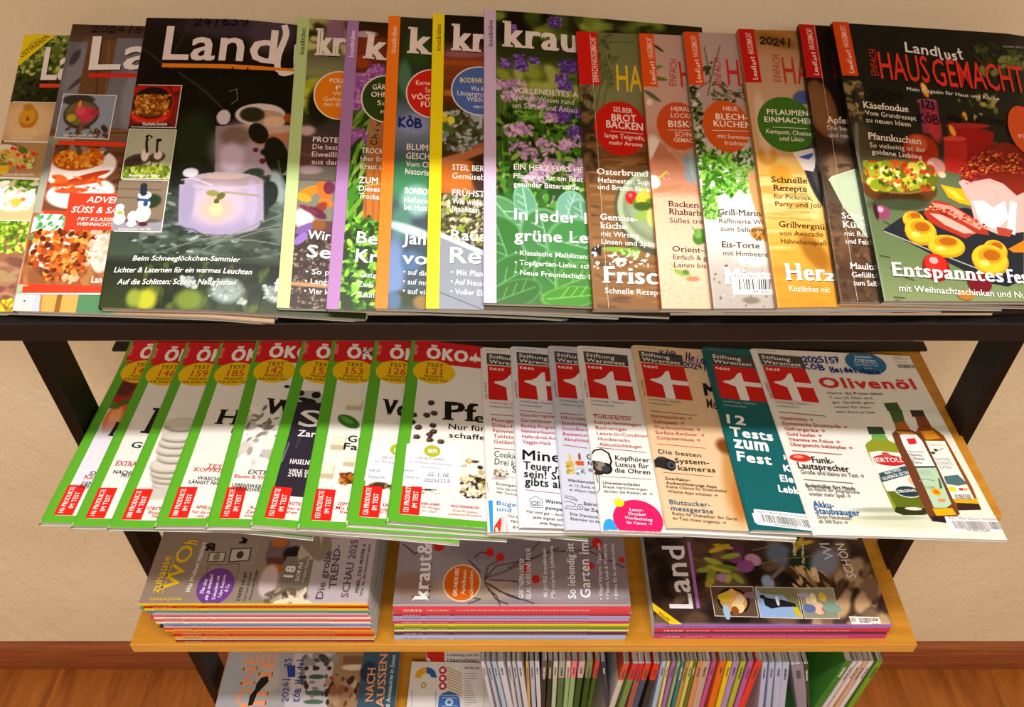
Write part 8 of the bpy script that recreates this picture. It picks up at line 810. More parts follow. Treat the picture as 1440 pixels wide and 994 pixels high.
{'name':'magazine','label':'white consumer test magazine with three olive oil bottles, rightmost on the middle shelf','cat':'magazine','group':'consumer test magazines on the middle shelf','tier':'mid','x':0.2972,'s':-0.0385,'phi':0.0311,'W':0.2001,'H':0.2686,'t':0.0035,'rnd':0.006,'spine':'#e9e7de','bg':'#e9e7de','paint':[['b',106.7,21.1,64.8,11.3,2.03,'#d4dabe',0.8],['b',80.7,32.5,30.8,3.1,2.13,'#a8b098',0.8],['b',90.9,23.1,36.8,2.65,2.05,'#b0b89c',0.8],['b',172.8,88.6,66.5,85.1,2.5,'#e6e8d8',0.9]],'decals':[['P','bottle_picture',[[103.9,147.2],[122.4,147.7],[122.4,137.1],[102.9,135.7]],'#2c4430'],['P','bottle_picture',[[105.6,135.8],[121,136.6],[122.7,126.6],[102.6,126.5]],'#68a44c'],['P','bottle_picture',[[103.1,127.8],[123,127.5],[132,120.9],[132.3,110.7],[135.8,60.2],[131,32.6],[126.1,27.9],[101.2,26.5],[93.6,30.3],[92,108.8],[92.6,119],[96.1,123.3]],'#8c9424'],['P','bottle_picture',[[94.7,58.5],[135.8,60.2],[132.4,38],[97.5,36.7]],'#5c6c18'],['P','bottle_picture',[[96.7,36.7],[131.3,37.1],[130.6,31.7],[122.9,27.6],[101.4,26.9],[93.3,30.3]],'#2c3018'],['E','bottle_picture',115.2,35.2,9.3,1.95,'#dcd8c8'],['P','bottle_picture',[[93.4,109.3],[105.9,111.9],[131.9,109.6],[136.6,60.2],[94.8,56.7],[92.4,85.1]],'#f0ece0'],['E','bottle_picture',112.6,98.9,19,7.7,'#c8202c'],['E','bottle_picture',111.8,105.7,4.9,4.8,'#b85050'],['T','bottle_picture',93.2,95.7,131.3,97.4,6,'BERTOLLI','#fcf4f0','s',None],['P','bottle_picture',[[93.9,80.3],[127.6,92.1],[130.5,80.9],[93.5,68.2]],'#34505c'],['T','bottle_picture',102.1,78.9,120.9,85.3,3.7,'NATIVES','#f0f0ec','b',None],['T','bottle_picture',96.4,71,130.2,82,4,'OLIVENÖL EXTRA','#f0f0ec','b',None],['E','bottle_picture',129.2,71.2,5.8,6.2,'#e8b890'],['E','bottle_picture',117.8,57.2,14.3,8,'#e8e4d8'],['E','bottle_picture',117.8,57.2,13.3,7,'#243c44'],['T','bottle_picture',105.4,54.9,130.6,58.1,3.6,'ORIGINALE','#f0f0ec','b',None],['P','bottle_picture',[[165.1,175.4],[181,176.3],[180.5,166],[164.2,165.1]],'#2c2018'],['P','bottle_picture',[[167.5,165.8],[180.7,166.5],[181.3,148.6],[165.4,147.3]],'#7c3c14'],['P','bottle_picture',[[164,148.1],[182.2,149.5],[190.2,138.4],[190.9,127.9],[192,66.2],[188.9,36.5],[162.6,34.8],[157.1,122.1],[158.7,141]],'#8c4c14'],['P','bottle_picture',[[165.5,143.5],[180.5,145.3],[185,133.9],[167.2,130.9]],'#d89020'],['P','bottle_picture',[[162.1,50.1],[190,51.2],[189.8,43.8],[164.9,43.8]],'#e8a810'],['P','bottle_picture',[[165.2,129.1],[188,129.8],[187.2,50.1],[163.4,49.4]],'#efece4'],['P','bottle_picture',[[165.3,44.7],[189.2,44.2],[188.4,36.5],[162.8,35.2]],'#30201c'],['T','bottle_picture',166.8,100.6,183.2,101.7,4,'NATIVES','#6c7c7c','n',None],['T','bottle_picture',164.4,94.9,183.9,95.8,4.4,'OLIVENÖL','#6c7c7c','n',None],['T','bottle_picture',166.7,89.5,180.5,90.1,3.9,'EXTRA','#6c7c7c','n',None],['T','bottle_picture',163.8,122.4,182,122.4,2.11,'MITTELMEERRAUM','#d8a070','n',None],['P','bottle_picture',[[165.8,79.5],[182.9,82.2],[188.8,69.9],[176.5,67.1],[164.6,68.9]],'#4c6c70'],['E','bottle_picture',172,116.2,2.35,1.8,'#2c3018'],['L','bottle_picture',[[165.9,111.2],[174.2,115.7],[181.4,118.7]],0.78,'#5c6430'],['E','bottle_picture',167.1,111.9,2.34,1.79,'#2c3018'],['E','bottle_picture',168.1,62.2,4.2,3.7,'#d8d418'],['P','bottle_picture',[[176,64.1],[180.8,64.3],[179.8,60.8],[175.3,60.7]],'#c83828'],['P','bottle_picture',[[181.6,64.3],[185.5,64.1],[184.6,61],[180.1,60.8]],'#e8a058'],['B','bottle_picture',[[166.8,55.5],[184.3,56.2],[184.4,49.1],[166.4,49.2]],'#3c3c38',24,3],['P','bottle_picture',[[137.1,184.9],[154.2,187],[154.7,172.4],[147.3,170.9],[137.7,172.6]],'#34502c'],['P','bottle_picture',[[139.3,172.2],[155.5,175.3],[152.2,156.8],[138.3,153.3]],'#3c5c28'],['P','bottle_picture',[[138.8,154.6],[152.8,157.5],[154,144],[137.2,143.8]],'#a86414'],['P','bottle_picture',[[137.6,144.6],[154.3,144.6],[163.8,139.2],[164.6,124.5],[162.9,30.2],[143.5,18.5],[129,20.1],[127.2,30.6],[128.6,124.8],[129.9,137.5]],'#6c3c24'],['P','bottle_picture',[[135.6,141.6],[153.1,141.6],[159.7,137.3],[139.4,136.2]],'#c87c34'],['P','bottle_picture',[[138.1,136.2],[143.5,138.1],[158.3,137.8],[161.3,128.5],[161.7,93],[138.6,91.4],[137,121.1]],'#f2efea'],['P','bottle_picture',[[138.4,91.8],[161,93.2],[161.6,90.8],[138.8,89.4]],'#243c4c'],['P','bottle_picture',[[138.8,89.4],[161.8,90.8],[159,42.6],[151.5,37.6],[137.7,37.1]],'#b4d0b0'],['P','bottle_picture',[[135.4,36],[157.6,37.5],[158.7,29.1],[136.4,27.1]],'#e4ac10'],['P','bottle_picture',[[130.2,26.9],[146.8,26.4],[144.4,18.9],[130.4,19.8]],'#28181c'],['P','bottle_picture',[[144,130.8],[154.5,132.4],[153.7,124.4],[143.8,122.7]],'#d82430'],['T','bottle_picture',139,111,157,111.4,2.87,'Italienisches','#3c3c40','n',None],['T','bottle_picture',138.8,106.1,152.4,105.9,4.1,'Natives','#26262a','b',None],['T','bottle_picture',138.7,100.9,153.1,100.4,4.1,'Olivenöl','#26262a','b',None],['T','bottle_picture',138.7,95.7,148.2,95.4,4.1,'Extra','#26262a','b',None],['E','bottle_picture',148.6,57.7,5.4,4.9,'#e8b018'],['E','bottle_picture',148.6,57.7,3.2,2.86,'#e06c18'],['T','bottle_picture',138.8,61.8,149.2,62.2,3,'CUORE','#5c7c5c','b',None],['P','bottle_picture',[[158.1,76.3],[160,76.4],[157.7,63],[154.5,61.9]],'#3c6850'],['L','bottle_picture',[[135.6,71.5],[141.6,74.6],[150.4,73.1],[153.3,72.3]],0.92,'#6c947c'],['P','bottle_picture',[[146.6,48.4],[154.4,49.1],[153.8,45.4],[146.2,44.3]],'#e08c58'],['L','bottle_picture',[[139.3,85.2],[153.8,85.4]],0.38,'#7ca08c'],['L','bottle_picture',[[139.2,82.8],[152.9,83]],0.37,'#7ca08c'],['L','bottle_picture',[[139.3,80.1],[149.3,80.2]],0.37,'#7ca08c'],['P','barcode_label',[[144.6,26.3],[204.9,27.8],[203.2,8.9],[143.5,8.5],[142.9,12.8]],'#f4f2f0'],['T','barcode_label',148.7,22.9,200,23.3,3.6,'Kath. Öffentl. Bücherei Heidelsheim','#40404c','n',None],['B','barcode_label',[[148.9,21.2],[201,21.5],[200.6,12.1],[149.6,11.4]],'#3c3c4c',60,3],['T','barcode_label',160.8,8.7,186.9,8.9,3.1,'*M-00013508*','#3c3c4c','b',None],['E','blue_disc',138.7,251.4,25.2,19.9,'#1c6494'],['T','blue_disc',129,260.2,150.2,260.3,4.4,'Kosmetik-','#d8ecf8','b',None],['T','blue_disc',126.8,254.8,151.7,254.5,4.4,'Programme','#d8ecf8','b',None],['T','blue_disc',124.7,250.8,153.4,250.7,3.7,'Der Online-Stars','#c8dcf0','n',None],['T','blue_disc',124.1,246.2,153,246.5,3.6,'zum Plaisir-Text','#c8dcf0','n',None],['T','blue_disc',133.1,241.3,143.7,241.7,2.27,'Seite 46','#c8dcf0','n',None],['T','headline',70.2,205.7,186.8,210.2,17,'Olivenöl','#cc242c','x',None],['T','cover_text',74.2,195.4,141.9,197.8,3.9,'Hurra, die Preise fallen!','#26241f','b',None],['T','cover_text',74.4,187.7,126,189.8,3.9,'7 von 25 Ölen sind','#4c4a44','n',None],['T','cover_text',75.1,180.7,125.7,182.7,3.8,'gut. Qualität gibts','#4c4a44','n',None],['T','cover_text',75.2,173.2,119.5,175,3.8,'wieder für unter','#4c4a44','n',None],['T','cover_text',75,165.7,122.1,167.4,3.7,'zehn Euro je Liter','#4c4a44','n',None],['H','handwriting',60.7,247.9,106.8,249.3,9.5,'2025/57','#1c2884',2.0],['H','handwriting',57.2,235.9,84.2,236,9.1,'KÖB','#1c2884',2.0],['H','handwriting',89.8,232,123.7,234.1,8.9,'Heidel','#1c2884',2.0],['H','handwriting',124.8,233.8,151,232.9,7.2,'sheim','#14205c',2.0],['T','cover_text',176.5,263,187.9,263.4,2.34,'3,60 EUR','#5c5c58','n',None],['T','cover_text',176.5,259.7,196.4,260.6,1.98,'Österreich 4,00','#7c7c78','n',None],['T','cover_text',176,255.1,193.2,255.5,1.99,'Schweiz 6,50','#7c7c78','n',None],['B','cover_graphic',[[178,251.3],[199,252],[198.4,245.8],[177.5,245.1]],'#4c4c4c',20,3],['T','cover_text',6.8,151.7,43.6,150.8,5.1,'Handcremes →','#b03034','b',None],['T','cover_text',7,143.9,80.3,141.9,5,'Dynamische Stromtarife →','#b03034','b',None],['T','cover_text',7.2,136.2,52.6,134.9,5,'Gefriergeräte →','#b03034','b',None],['T','cover_text',7.3,128.5,46.5,127.4,4.9,'Gold kaufen →','#b03034','b',None],['T','cover_text',7.5,120.9,64.5,119.3,4.9,'Vitamine im Fokus →','#b03034','b',None],['T','cover_text',7.7,113.5,76.3,111.5,4.8,'Übergewicht bekämpfen →','#b03034','b',None],['L','cover_graphic',[[7.6,163.2],[59.6,159.5]],0.98,'#7c3034'],['L','cover_graphic',[[7.5,106.6],[61,103.8]],0.92,'#a03034'],['E','pill_picture',13.2,97.1,11.6,5.1,'#c83020'],['E','pill_picture',11.2,98.3,5.8,2.06,'#f08878'],['T','headline',25.2,91.1,48.3,90.2,8.7,'Funk-','#1c1a16','b',None],['T','headline',7.3,82.6,62.1,79.9,8.6,'Lautsprecher','#1c1a16','b',None],['T','cover_text',8.2,75.1,76,72.3,5.8,'Große und kleine im Test →','#4c4a44','n',None],['L','cover_graphic',[[8.6,67.6],[60.7,64.8]],0.87,'#4c4a44'],['T','cover_text',8.3,57.8,60.6,55.6,5,'Bodenhüllen fürs Handy','#26241f','b',None],['T','cover_text',9.1,53.5,63.6,50.9,5,'So macht Ihr Smartphone','#4c4a44','n',None],['T','cover_text',8.6,46.9,52.3,45.6,4.9,'wieder mehr Spaß →','#4c4a44','n',None],['T','cover_text',8.9,32.7,30.4,31.7,7.9,'Akku-','#1c5c94','b',None],['T','cover_text',8.5,24.5,54.8,23.3,7.7,'Staubsauger','#1c5c94','b',None],['T','cover_text',8.7,18.8,43.6,17.7,4.7,'Gute Neuheiten','#4c4a44','n',None],['T','cover_text',8.9,13.1,38.4,12.4,4.6,'ab 360 Euro →','#4c4a44','n',None],['TESTHEAD','']],'insets':[],'vis':0.2001,'res':1.8},
{'name':'magazine','label':'maroon spined home decor magazine in the left stack on the lower shelf','cat':'magazine','group':'home decor magazines stacked flat on the lower shelf','tier':'low','x':-0.172,'s':0.0035,'phi':1.5708,'W':0.1941,'H':0.2488,'t':0.006,'rnd':0,'spine':'#7c2430','bg':'#a89888','paint':[],'decals':[],'insets':[],'vis':0},
{'name':'magazine','label':'ochre spined home decor magazine in the left stack on the lower shelf','cat':'magazine','group':'home decor magazines stacked flat on the lower shelf','tier':'low','x':-0.1702,'s':0.0051,'phi':1.5708,'W':0.1956,'H':0.2508,'t':0.006,'rnd':0,'spine':'#d8a030','bg':'#a89888','paint':[],'decals':[],'insets':[],'vis':0},
{'name':'magazine','label':'brick red spined home decor magazine in the left stack on the lower shelf','cat':'magazine','group':'home decor magazines stacked flat on the lower shelf','tier':'low','x':-0.1716,'s':0.0047,'phi':1.5708,'W':0.1942,'H':0.249,'t':0.006,'rnd':0,'spine':'#b8281c','bg':'#a89888','paint':[],'decals':[],'insets':[],'vis':0},
{'name':'magazine','label':'rust spined home decor magazine in the left stack on the lower shelf','cat':'magazine','group':'home decor magazines stacked flat on the lower shelf','tier':'low','x':-0.1696,'s':0.0043,'phi':1.5708,'W':0.1955,'H':0.2506,'t':0.006,'rnd':0,'spine':'#c86c30','bg':'#a89888','paint':[],'decals':[],'insets':[],'vis':0},
{'name':'magazine','label':'orange spined home decor magazine in the left stack on the lower shelf','cat':'magazine','group':'home decor magazines stacked flat on the lower shelf','tier':'low','x':-0.171,'s':0.0039,'phi':1.5708,'W':0.1997,'H':0.2561,'t':0.006,'rnd':0,'spine':'#e0942c','bg':'#a89888','paint':[],'decals':[],'insets':[],'vis':0,'tab':'#2c4434'},
{'name':'magazine','label':'vermilion spined home decor magazine in the left stack on the lower shelf','cat':'magazine','group':'home decor magazines stacked flat on the lower shelf','tier':'low','x':-0.1724,'s':0.0035,'phi':1.5708,'W':0.1983,'H':0.2542,'t':0.006,'rnd':0,'spine':'#c8482c','bg':'#a89888','paint':[],'decals':[],'insets':[],'vis':0},
{'name':'magazine','label':'sky blue spined home decor magazine in the left stack on the lower shelf','cat':'magazine','group':'home decor magazines stacked flat on the lower shelf','tier':'low','x':-0.1706,'s':0.0051,'phi':1.5708,'W':0.1998,'H':0.2561,'t':0.006,'rnd':0,'spine':'#6c8cc8','bg':'#a89888','paint':[],'decals':[],'insets':[],'vis':0},
{'name':'magazine','label':'cream spined home decor magazine in the left stack on the lower shelf','cat':'magazine','group':'home decor magazines stacked flat on the lower shelf','tier':'low','x':-0.172,'s':0.0047,'phi':1.5708,'W':0.204,'H':0.2615,'t':0.006,'rnd':0,'spine':'#e8e0d8','bg':'#a89888','paint':[],'decals':[],'insets':[],'vis':0,'tab':'#c8404c'},
{'name':'magazine','label':'coral spined home decor magazine in the left stack on the lower shelf','cat':'magazine','group':'home decor magazines stacked flat on the lower shelf','tier':'low','x':-0.1699,'s':0.0043,'phi':1.5708,'W':0.2052,'H':0.263,'t':0.006,'rnd':0,'spine':'#c85c50','bg':'#a89888','paint':[],'decals':[],'insets':[],'vis':0},
{'name':'magazine','label':'pale rose spined home decor magazine in the left stack on the lower shelf','cat':'magazine','group':'home decor magazines stacked flat on the lower shelf','tier':'low','x':-0.1713,'s':0.0039,'phi':1.5708,'W':0.2037,'H':0.2611,'t':0.006,'rnd':0,'spine':'#ecdcd8','bg':'#a89888','paint':[],'decals':[],'insets':[],'vis':0},
{'name':'magazine','label':'raspberry pink spined home decor magazine in the left stack on the lower shelf','cat':'magazine','group':'home decor magazines stacked flat on the lower shelf','tier':'low','x':-0.1726,'s':0.0035,'phi':1.5708,'W':0.2022,'H':0.2592,'t':0.006,'rnd':0,'spine':'#c86080','bg':'#a89888','paint':[],'decals':[],'insets':[],'vis':0},
{'name':'magazine','label':'teal blue spined home decor magazine in the left stack on the lower shelf','cat':'magazine','group':'home decor magazines stacked flat on the lower shelf','tier':'low','x':-0.1708,'s':0.0051,'phi':1.5708,'W':0.2092,'H':0.2682,'t':0.006,'rnd':0,'spine':'#3c8ca4','bg':'#a89888','paint':[],'decals':[],'insets':[],'vis':0,'tab':'#4c9c70'},
{'name':'magazine','label':'lemon yellow spined home decor magazine in the left stack on the lower shelf','cat':'magazine','group':'home decor magazines stacked flat on the lower shelf','tier':'low','x':-0.1722,'s':0.0047,'phi':1.5708,'W':0.2077,'H':0.2662,'t':0.006,'rnd':0,'spine':'#e8c420','bg':'#a89888','paint':[],'decals':[],'insets':[],'vis':0},
{'name':'magazine','label':'dark red spined home decor magazine in the left stack on the lower shelf','cat':'magazine','group':'home decor magazines stacked flat on the lower shelf','tier':'low','x':-0.1701,'s':0.0043,'phi':1.5708,'W':0.2088,'H':0.2677,'t':0.006,'rnd':0,'spine':'#b02c20','bg':'#a89888','paint':[],'decals':[],'insets':[],'vis':0},
{'name':'magazine','label':'home decor magazine with yellow title and purple disc, lying on top of the left stack','cat':'magazine','group':'home decor magazines stacked flat on the lower shelf','tier':'low','x':-0.171,'s':0.0039,'phi':1.5708,'W':0.2107,'H':0.2701,'t':0.006,'rnd':0,'spine':'#e8c01c','bg':'#8f8074','paint':[['b',45.3,261.9,44.6,99.6,-90,'#8c7a6c',0.8],['b',45.3,88.1,26.7,45.4,-90,'#8c7c74',0.6],['r',53,145.5,90.2,218,'#94857a'],['b',68.7,119.5,13.6,21.3,-90,'#5c3c38',0.3],['r',63.5,107.2,87.5,133.6,'#705c60'],['b',68.7,99.1,13.6,10.7,-90,'#201c20',0.4],['b',46.6,119.6,11.2,7.3,-90,'#b06020',0.2],['b',84.8,120.4,10.1,6.6,-90,'#b06830',0.3],['r',0.6,65,64.8,107.4,'#7c7468'],['b',30.1,122.9,11,22.7,-90,'#c4b4b4',0.4],['r',-1.53,-13,90.2,73.2,'#b8acb0'],['b',9.1,94.6,21.7,8.4,-90,'#4c4038',0.4],['s',-0.33,77.8,17.6,118.1,24,2.79,7.9,['#c8b8a0','#a89880','#e0d4bc','#6c5c4c'],3,None,121,0.2],['s',74,52.4,93,92.1,14,5,12.6,['#b8a898','#8c7c6c','#d0c4b8'],3,10,122,0.3]],'decals':[['P','framed_pictures',[[56.1,204.1],[56.9,182.8],[71.4,183.6],[70.3,204.9]],'#4c4038'],['P','framed_pictures',[[57.5,202.8],[58.1,184.4],[70,184.9],[69.1,203.2]],'#b8aca0'],['E','framed_pictures',63.7,193.8,5.4,4.3,'#7c7468'],['P','framed_pictures',[[55.6,178],[58.2,152.1],[77.3,153.1],[76.2,179.3]],'#4c4038'],['P','framed_pictures',[[57.6,176.4],[59.7,154],[75.4,154.8],[74.5,177.3]],'#b8aca0'],['E','framed_pictures',66.8,165.6,5.4,4.3,'#3c342c'],['L','framed_pictures',[[35.1,199.1],[52.5,201.4],[54.1,163.2],[32.6,161.8]],0.72,'#5c4830'],['T','title',14,250.3,64.8,249.7,10.7,'zuhause','#d8b414','s',None],['T','title',15.7,230.8,79.4,224.3,19.1,'WO','#d8b414','s',None],['T','title',80.7,222.4,87.5,221.4,20.2,'h','#d8b414','s',None],['T','title',7.4,219.7,7.4,258.8,5.3,'wohnen','#d8b414','s',None],['L','title',[[14,246],[63.5,246]],0.95,'#d8b414'],['T','cover_text',14.7,213.5,84.8,211.6,5.5,'Wie Wohnen inspiriert','#e8e0d8','i',None],['E','badge',22.6,184.9,24.8,22.2,'#6c3c88'],['T','badge',12.7,197.2,32.6,196.3,4.6,'Das sind','#f0ecf4','i',None],['T','badge',4,189.8,38.9,190.8,4.5,'sie ja wieder!','#f0ecf4','i',None],['T','badge',5.4,181,37.1,182.8,4,'Dekoideen mit','#f0ecf4','n',None],['T','badge',6.9,174.5,38.2,175.5,4,'Tulpe, Rosmarin','#f0ecf4','n',None],['T','badge',15.2,168.7,25.1,168,4.2,'& Co','#f0ecf4','n',None],['T','cover_text',3,151,42.7,151.7,4.4,'FARBE tut gut','#3c342c','s',None],['T','cover_text',2.52,144.4,41.5,145.2,3.1,'Von Purpur bis Lindrell','#3c342c','n',None],['T','cover_text',4,138.2,45.3,138.5,3.1,'Was jetzt den Ton angibt','#3c342c','n',None],['T','cover_text',35.1,94.7,49.9,93.4,11.6,'18','#e8e4dc','x',None],['T','cover_text',29.6,86.2,56.1,85.6,4.5,'SOFAS','#e8e4dc','b',None],['T','cover_text',27.6,79.6,60.8,78.5,3.6,'für kleine Räume','#d8d4cc','n',None],['T','headline',5.4,53.6,71.4,52.4,8.8,'Die große','#5c4858','s',None],['T','headline',19.6,39.7,81,42.5,8.8,'TREND-','#5c4858','s',None],['T','headline',7.4,23.6,88.6,22,8.8,'SCHAU 2025','#6c5068','s',None],['T','cover_text',14,12.3,82.1,12,4,'MÖBEL, STILE, MUSTER, A','#26201c','b',None],['T','cover_text',9.1,6.9,82.1,5.6,3.5,'Wie Sie die Neuheiten ganz','#4c4440','n',None],['H','handwriting',72.7,199.8,83.4,200.2,9.4,'20','#14100e',2.4],['H','handwriting',82.1,162.9,90.2,160.6,7.7,'W','#14100e',2.4]],'insets':[],'vis':0.2107},
{'name':'magazine','label':'light blue spined garden magazine in the middle stack on the lower shelf','cat':'magazine','group':'garden magazines stacked flat on the lower shelf','tier':'low','x':0.1421,'s':0.0065,'phi':1.5708,'W':0.2085,'H':0.2896,'t':0.0098,'rnd':0,'spine':'#a0b4e0','bg':'#8c8484','paint':[],'decals':[],'insets':[],'vis':0},
{'name':'magazine','label':'dark purple spined garden magazine in the middle stack on the lower shelf','cat':'magazine','group':'garden magazines stacked flat on the lower shelf','tier':'low','x':0.143,'s':0.0077,'phi':1.5708,'W':0.2085,'H':0.2897,'t':0.009,'rnd':0,'spine':'#503060','bg':'#8c8484','paint':[],'decals':[],'insets':[],'vis':0},
{'name':'magazine','label':'pale yellow spined garden magazine in the middle stack on the lower shelf','cat':'magazine','group':'garden magazines stacked flat on the lower shelf','tier':'low','x':0.1441,'s':0.0074,'phi':1.5708,'W':0.2088,'H':0.2901,'t':0.005,'rnd':0,'spine':'#e8d088','bg':'#8c8484','paint':[],'decals':[],'insets':[],'vis':0},
{'name':'magazine','label':'green spined garden magazine in the middle stack on the lower shelf','cat':'magazine','group':'garden magazines stacked flat on the lower shelf','tier':'low','x':0.1427,'s':0.0071,'phi':1.5708,'W':0.2072,'H':0.2878,'t':0.008,'rnd':0,'spine':'#5c8c38','bg':'#8c8484','paint':[],'decals':[],'insets':[],'vis':0},
{'name':'magazine','label':'bright yellow spined garden magazine in the middle stack on the lower shelf','cat':'magazine','group':'garden magazines stacked flat on the lower shelf','tier':'low','x':0.1436,'s':0.0068,'phi':1.5708,'W':0.2072,'H':0.2878,'t':0.0075,'rnd':0,'spine':'#d8cc18','bg':'#8c8484','paint':[],'decals':[],'insets':[],'vis':0},
{'name':'magazine','label':'magenta spined garden magazine in the middle stack on the lower shelf','cat':'magazine','group':'garden magazines stacked flat on the lower shelf','tier':'low','x':0.1422,'s':0.0065,'phi':1.5708,'W':0.2071,'H':0.2877,'t':0.008,'rnd':0,'spine':'#c03c80','bg':'#8c8484','paint':[],'decals':[],'insets':[],'vis':0},
{'name':'magazine','label':'lavender spined garden magazine in the middle stack on the lower shelf','cat':'magazine','group':'garden magazines stacked flat on the lower shelf','tier':'low','x':0.1431,'s':0.0077,'phi':1.5708,'W':0.2072,'H':0.2878,'t':0.0083,'rnd':0,'spine':'#a0a0d8','bg':'#8c8484','paint':[],'decals':[],'insets':[],'vis':0},
{'name':'magazine','label':'dark red spined garden magazine in the middle stack on the lower shelf','cat':'magazine','group':'garden magazines stacked flat on the lower shelf','tier':'low','x':0.144,'s':0.0074,'phi':1.5708,'W':0.2073,'H':0.2879,'t':0.0065,'rnd':0,'spine':'#a83040','bg':'#8c8484','paint':[],'decals':[],'insets':[],'vis':0},
{'name':'magazine','label':'garden magazine with grey berry twig cover and orange disc, on top of the middle stack','cat':'magazine','group':'garden magazines stacked flat on the lower shelf','tier':'low','x':0.1417,'s':0.0071,'phi':1.5708,'W':0.2044,'H':0.2839,'t':0.018,'rnd':0,'spine':'#d84858','bg':'#8a8084','paint':[['b',69,245.5,49.4,55.6,-90,'#948c94',0.8],['b',21.6,194.3,62.2,16,-90,'#a89888',0.8],['b',27,261.7,24,18.9,-90,'#8c7464',0.8],['b',77.7,146.7,74.6,17.3,-90,'#7c747c',0.8],['b',18.9,74.9,62.1,16,-90,'#9c9094',0.8],['b',54.7,29.1,39.2,33.2,-90,'#847880',0.7],['l',[[35.2,175.5],[54.7,161.3],[63.2,122],[80.6,81.9]],1.55,'#3c2c2c',0.2],['l',[[32.4,175.4],[18.9,156],[2.91,115.7]],1.55,'#3c2c2c',0.2],['l',[[37.9,173.1],[46.3,151.4],[74.7,97],[77.7,47.3],[51.9,2.49]],1.55,'#3c2c2c',0.2],['l',[[35.2,175.5],[54.7,171.1],[66.1,151.6]],1.55,'#3c2c2c',0.2],['l',[[29.7,174.2],[8.2,160.7],[1.6,146.4]],1.54,'#3c2c2c',0.2],['l',[[29.7,170.6],[13.5,146.5],[8.2,132.2]],1.54,'#3c2c2c',0.2],['l',[[51.9,146.6],[60.4,131.9],[89.4,106.6]],1.58,'#3c2c2c',0.2],['l',[[63.2,195.8],[46.3,180.6]],1.6,'#3c2c2c',0.2],['l',[[2.91,193.6],[8.2,179.6],[13.5,198.8]],1.5,'#3c2c2c',0.2],['l',[[66.1,188.6],[74.7,181.4],[71.9,166.5]],1.6,'#3c2c2c',0.2],['l',[[35.2,175.5],[33.8,146.5],[32.4,132.1]],1.55,'#3c2c2c',0.2],['l',[[86.5,279.2],[71.9,263],[95.4,239.8]],1.64,'#3c2c2c',0.2],['l',[[77.7,52.2],[83.5,36.9],[60.4,23.8]],1.62,'#3c2c2c',0.2],['l',[[21.6,170.4],[13.5,160.7],[0.4,155.8]],1.53,'#3c2c2c',0.2]],'decals':[['E','berry_picture',74.2,169.5,6,5.2,'#b82420'],['E','berry_picture',67.5,156.5,5.9,5.2,'#b82420'],['E','berry_picture',35.7,112.7,5.8,4.9,'#b82420'],['E','berry_picture',83.5,234,8,7,'#b82420'],['E','berry_picture',50.5,124.6,5.4,4.6,'#b82420'],['E','berry_picture',54.7,43.8,4.9,4.2,'#b82420'],['E','berry_picture',63.2,5.1,4.4,3.9,'#b82420'],['E','berry_picture',87.9,34.1,7.5,6.6,'#b82420'],['T','title',7.7,242.1,89.4,242.4,19.040000000000003,'kraut&','#ece8e8','S',1],['E','badge',30.8,202.8,26,23.2,'#d8ccc0'],['E','badge',30.8,202.8,24.3,21.6,'#d06010'],['T','badge',12.4,208.2,50.8,207.1,4.8,'GRUNDKURS','#f4e8dc','b',None],['T','badge',14.6,198.8,48.5,197.7,4.8,'Apfelbaum','#f0dccc','n',None],['T','badge',11.4,188.7,47.4,189.4,4.7,'schneiden','#f0dccc','n',None],['T','cover_text',9.3,127.9,65.5,126.4,5.7,'GÄRTNERN UNTER','#ece8ec','n',None],['T','cover_text',8.7,118.9,80,118.3,5.7,'GLAS, VLIES UND FOLIE','#ece8ec','n',None],['T','cover_text',10.3,99,80,98.9,4.7,'40 JAHRE kraut&rüben','#ece8ec','n',None],['T','cover_text',10.3,90,83.5,89.8,4.7,'Mit starken Jubiläums','#ece8ec','n',None],['T','headline',9.3,64.9,87.6,64.1,9.5,'So lebendig ist','#f4f0f4','b',1],['T','headline',10.3,47.3,88.2,45.1,12.3,'Garten im','#f8f4f8','b',1],['T','cover_text',7.7,32.8,86.5,30.2,4.3,'• Vögel füttern: Tipps und','#ece8ec','n',None],['T','cover_text',8.2,24.7,86.5,22.2,4.3,'• Meisen, Laub & Wildwuchs','#ece8ec','n',None],['T','cover_text',8.2,14.7,86.5,12.7,4.3,'• Ernte: Es ist einfach schon','#ece8ec','n',None]],'insets':[],'vis':0.2044},
{'name':'magazine','label':'magenta spined country magazine in the right stack on the lower shelf','cat':'magazine','group':'country magazines stacked flat on the lower shelf','tier':'low','x':0.4683,'s':0.0085,'phi':1.5708,'W':0.2251,'H':0.2909,'t':0.0118,'rnd':0,'spine':'#b83480','bg':'#3c2c26','paint':[],'decals':[],'insets':[],'vis':0},
{'name':'magazine','label':'crimson spined country magazine in the right stack on the lower shelf','cat':'magazine','group':'country magazines stacked flat on the lower shelf','tier':'low','x':0.4702,'s':0.0105,'phi':1.5708,'W':0.2269,'H':0.2931,'t':0.0104,'rnd':0,'spine':'#c8304c','bg':'#3c2c26','paint':[],'decals':[],'insets':[],'vis':0},
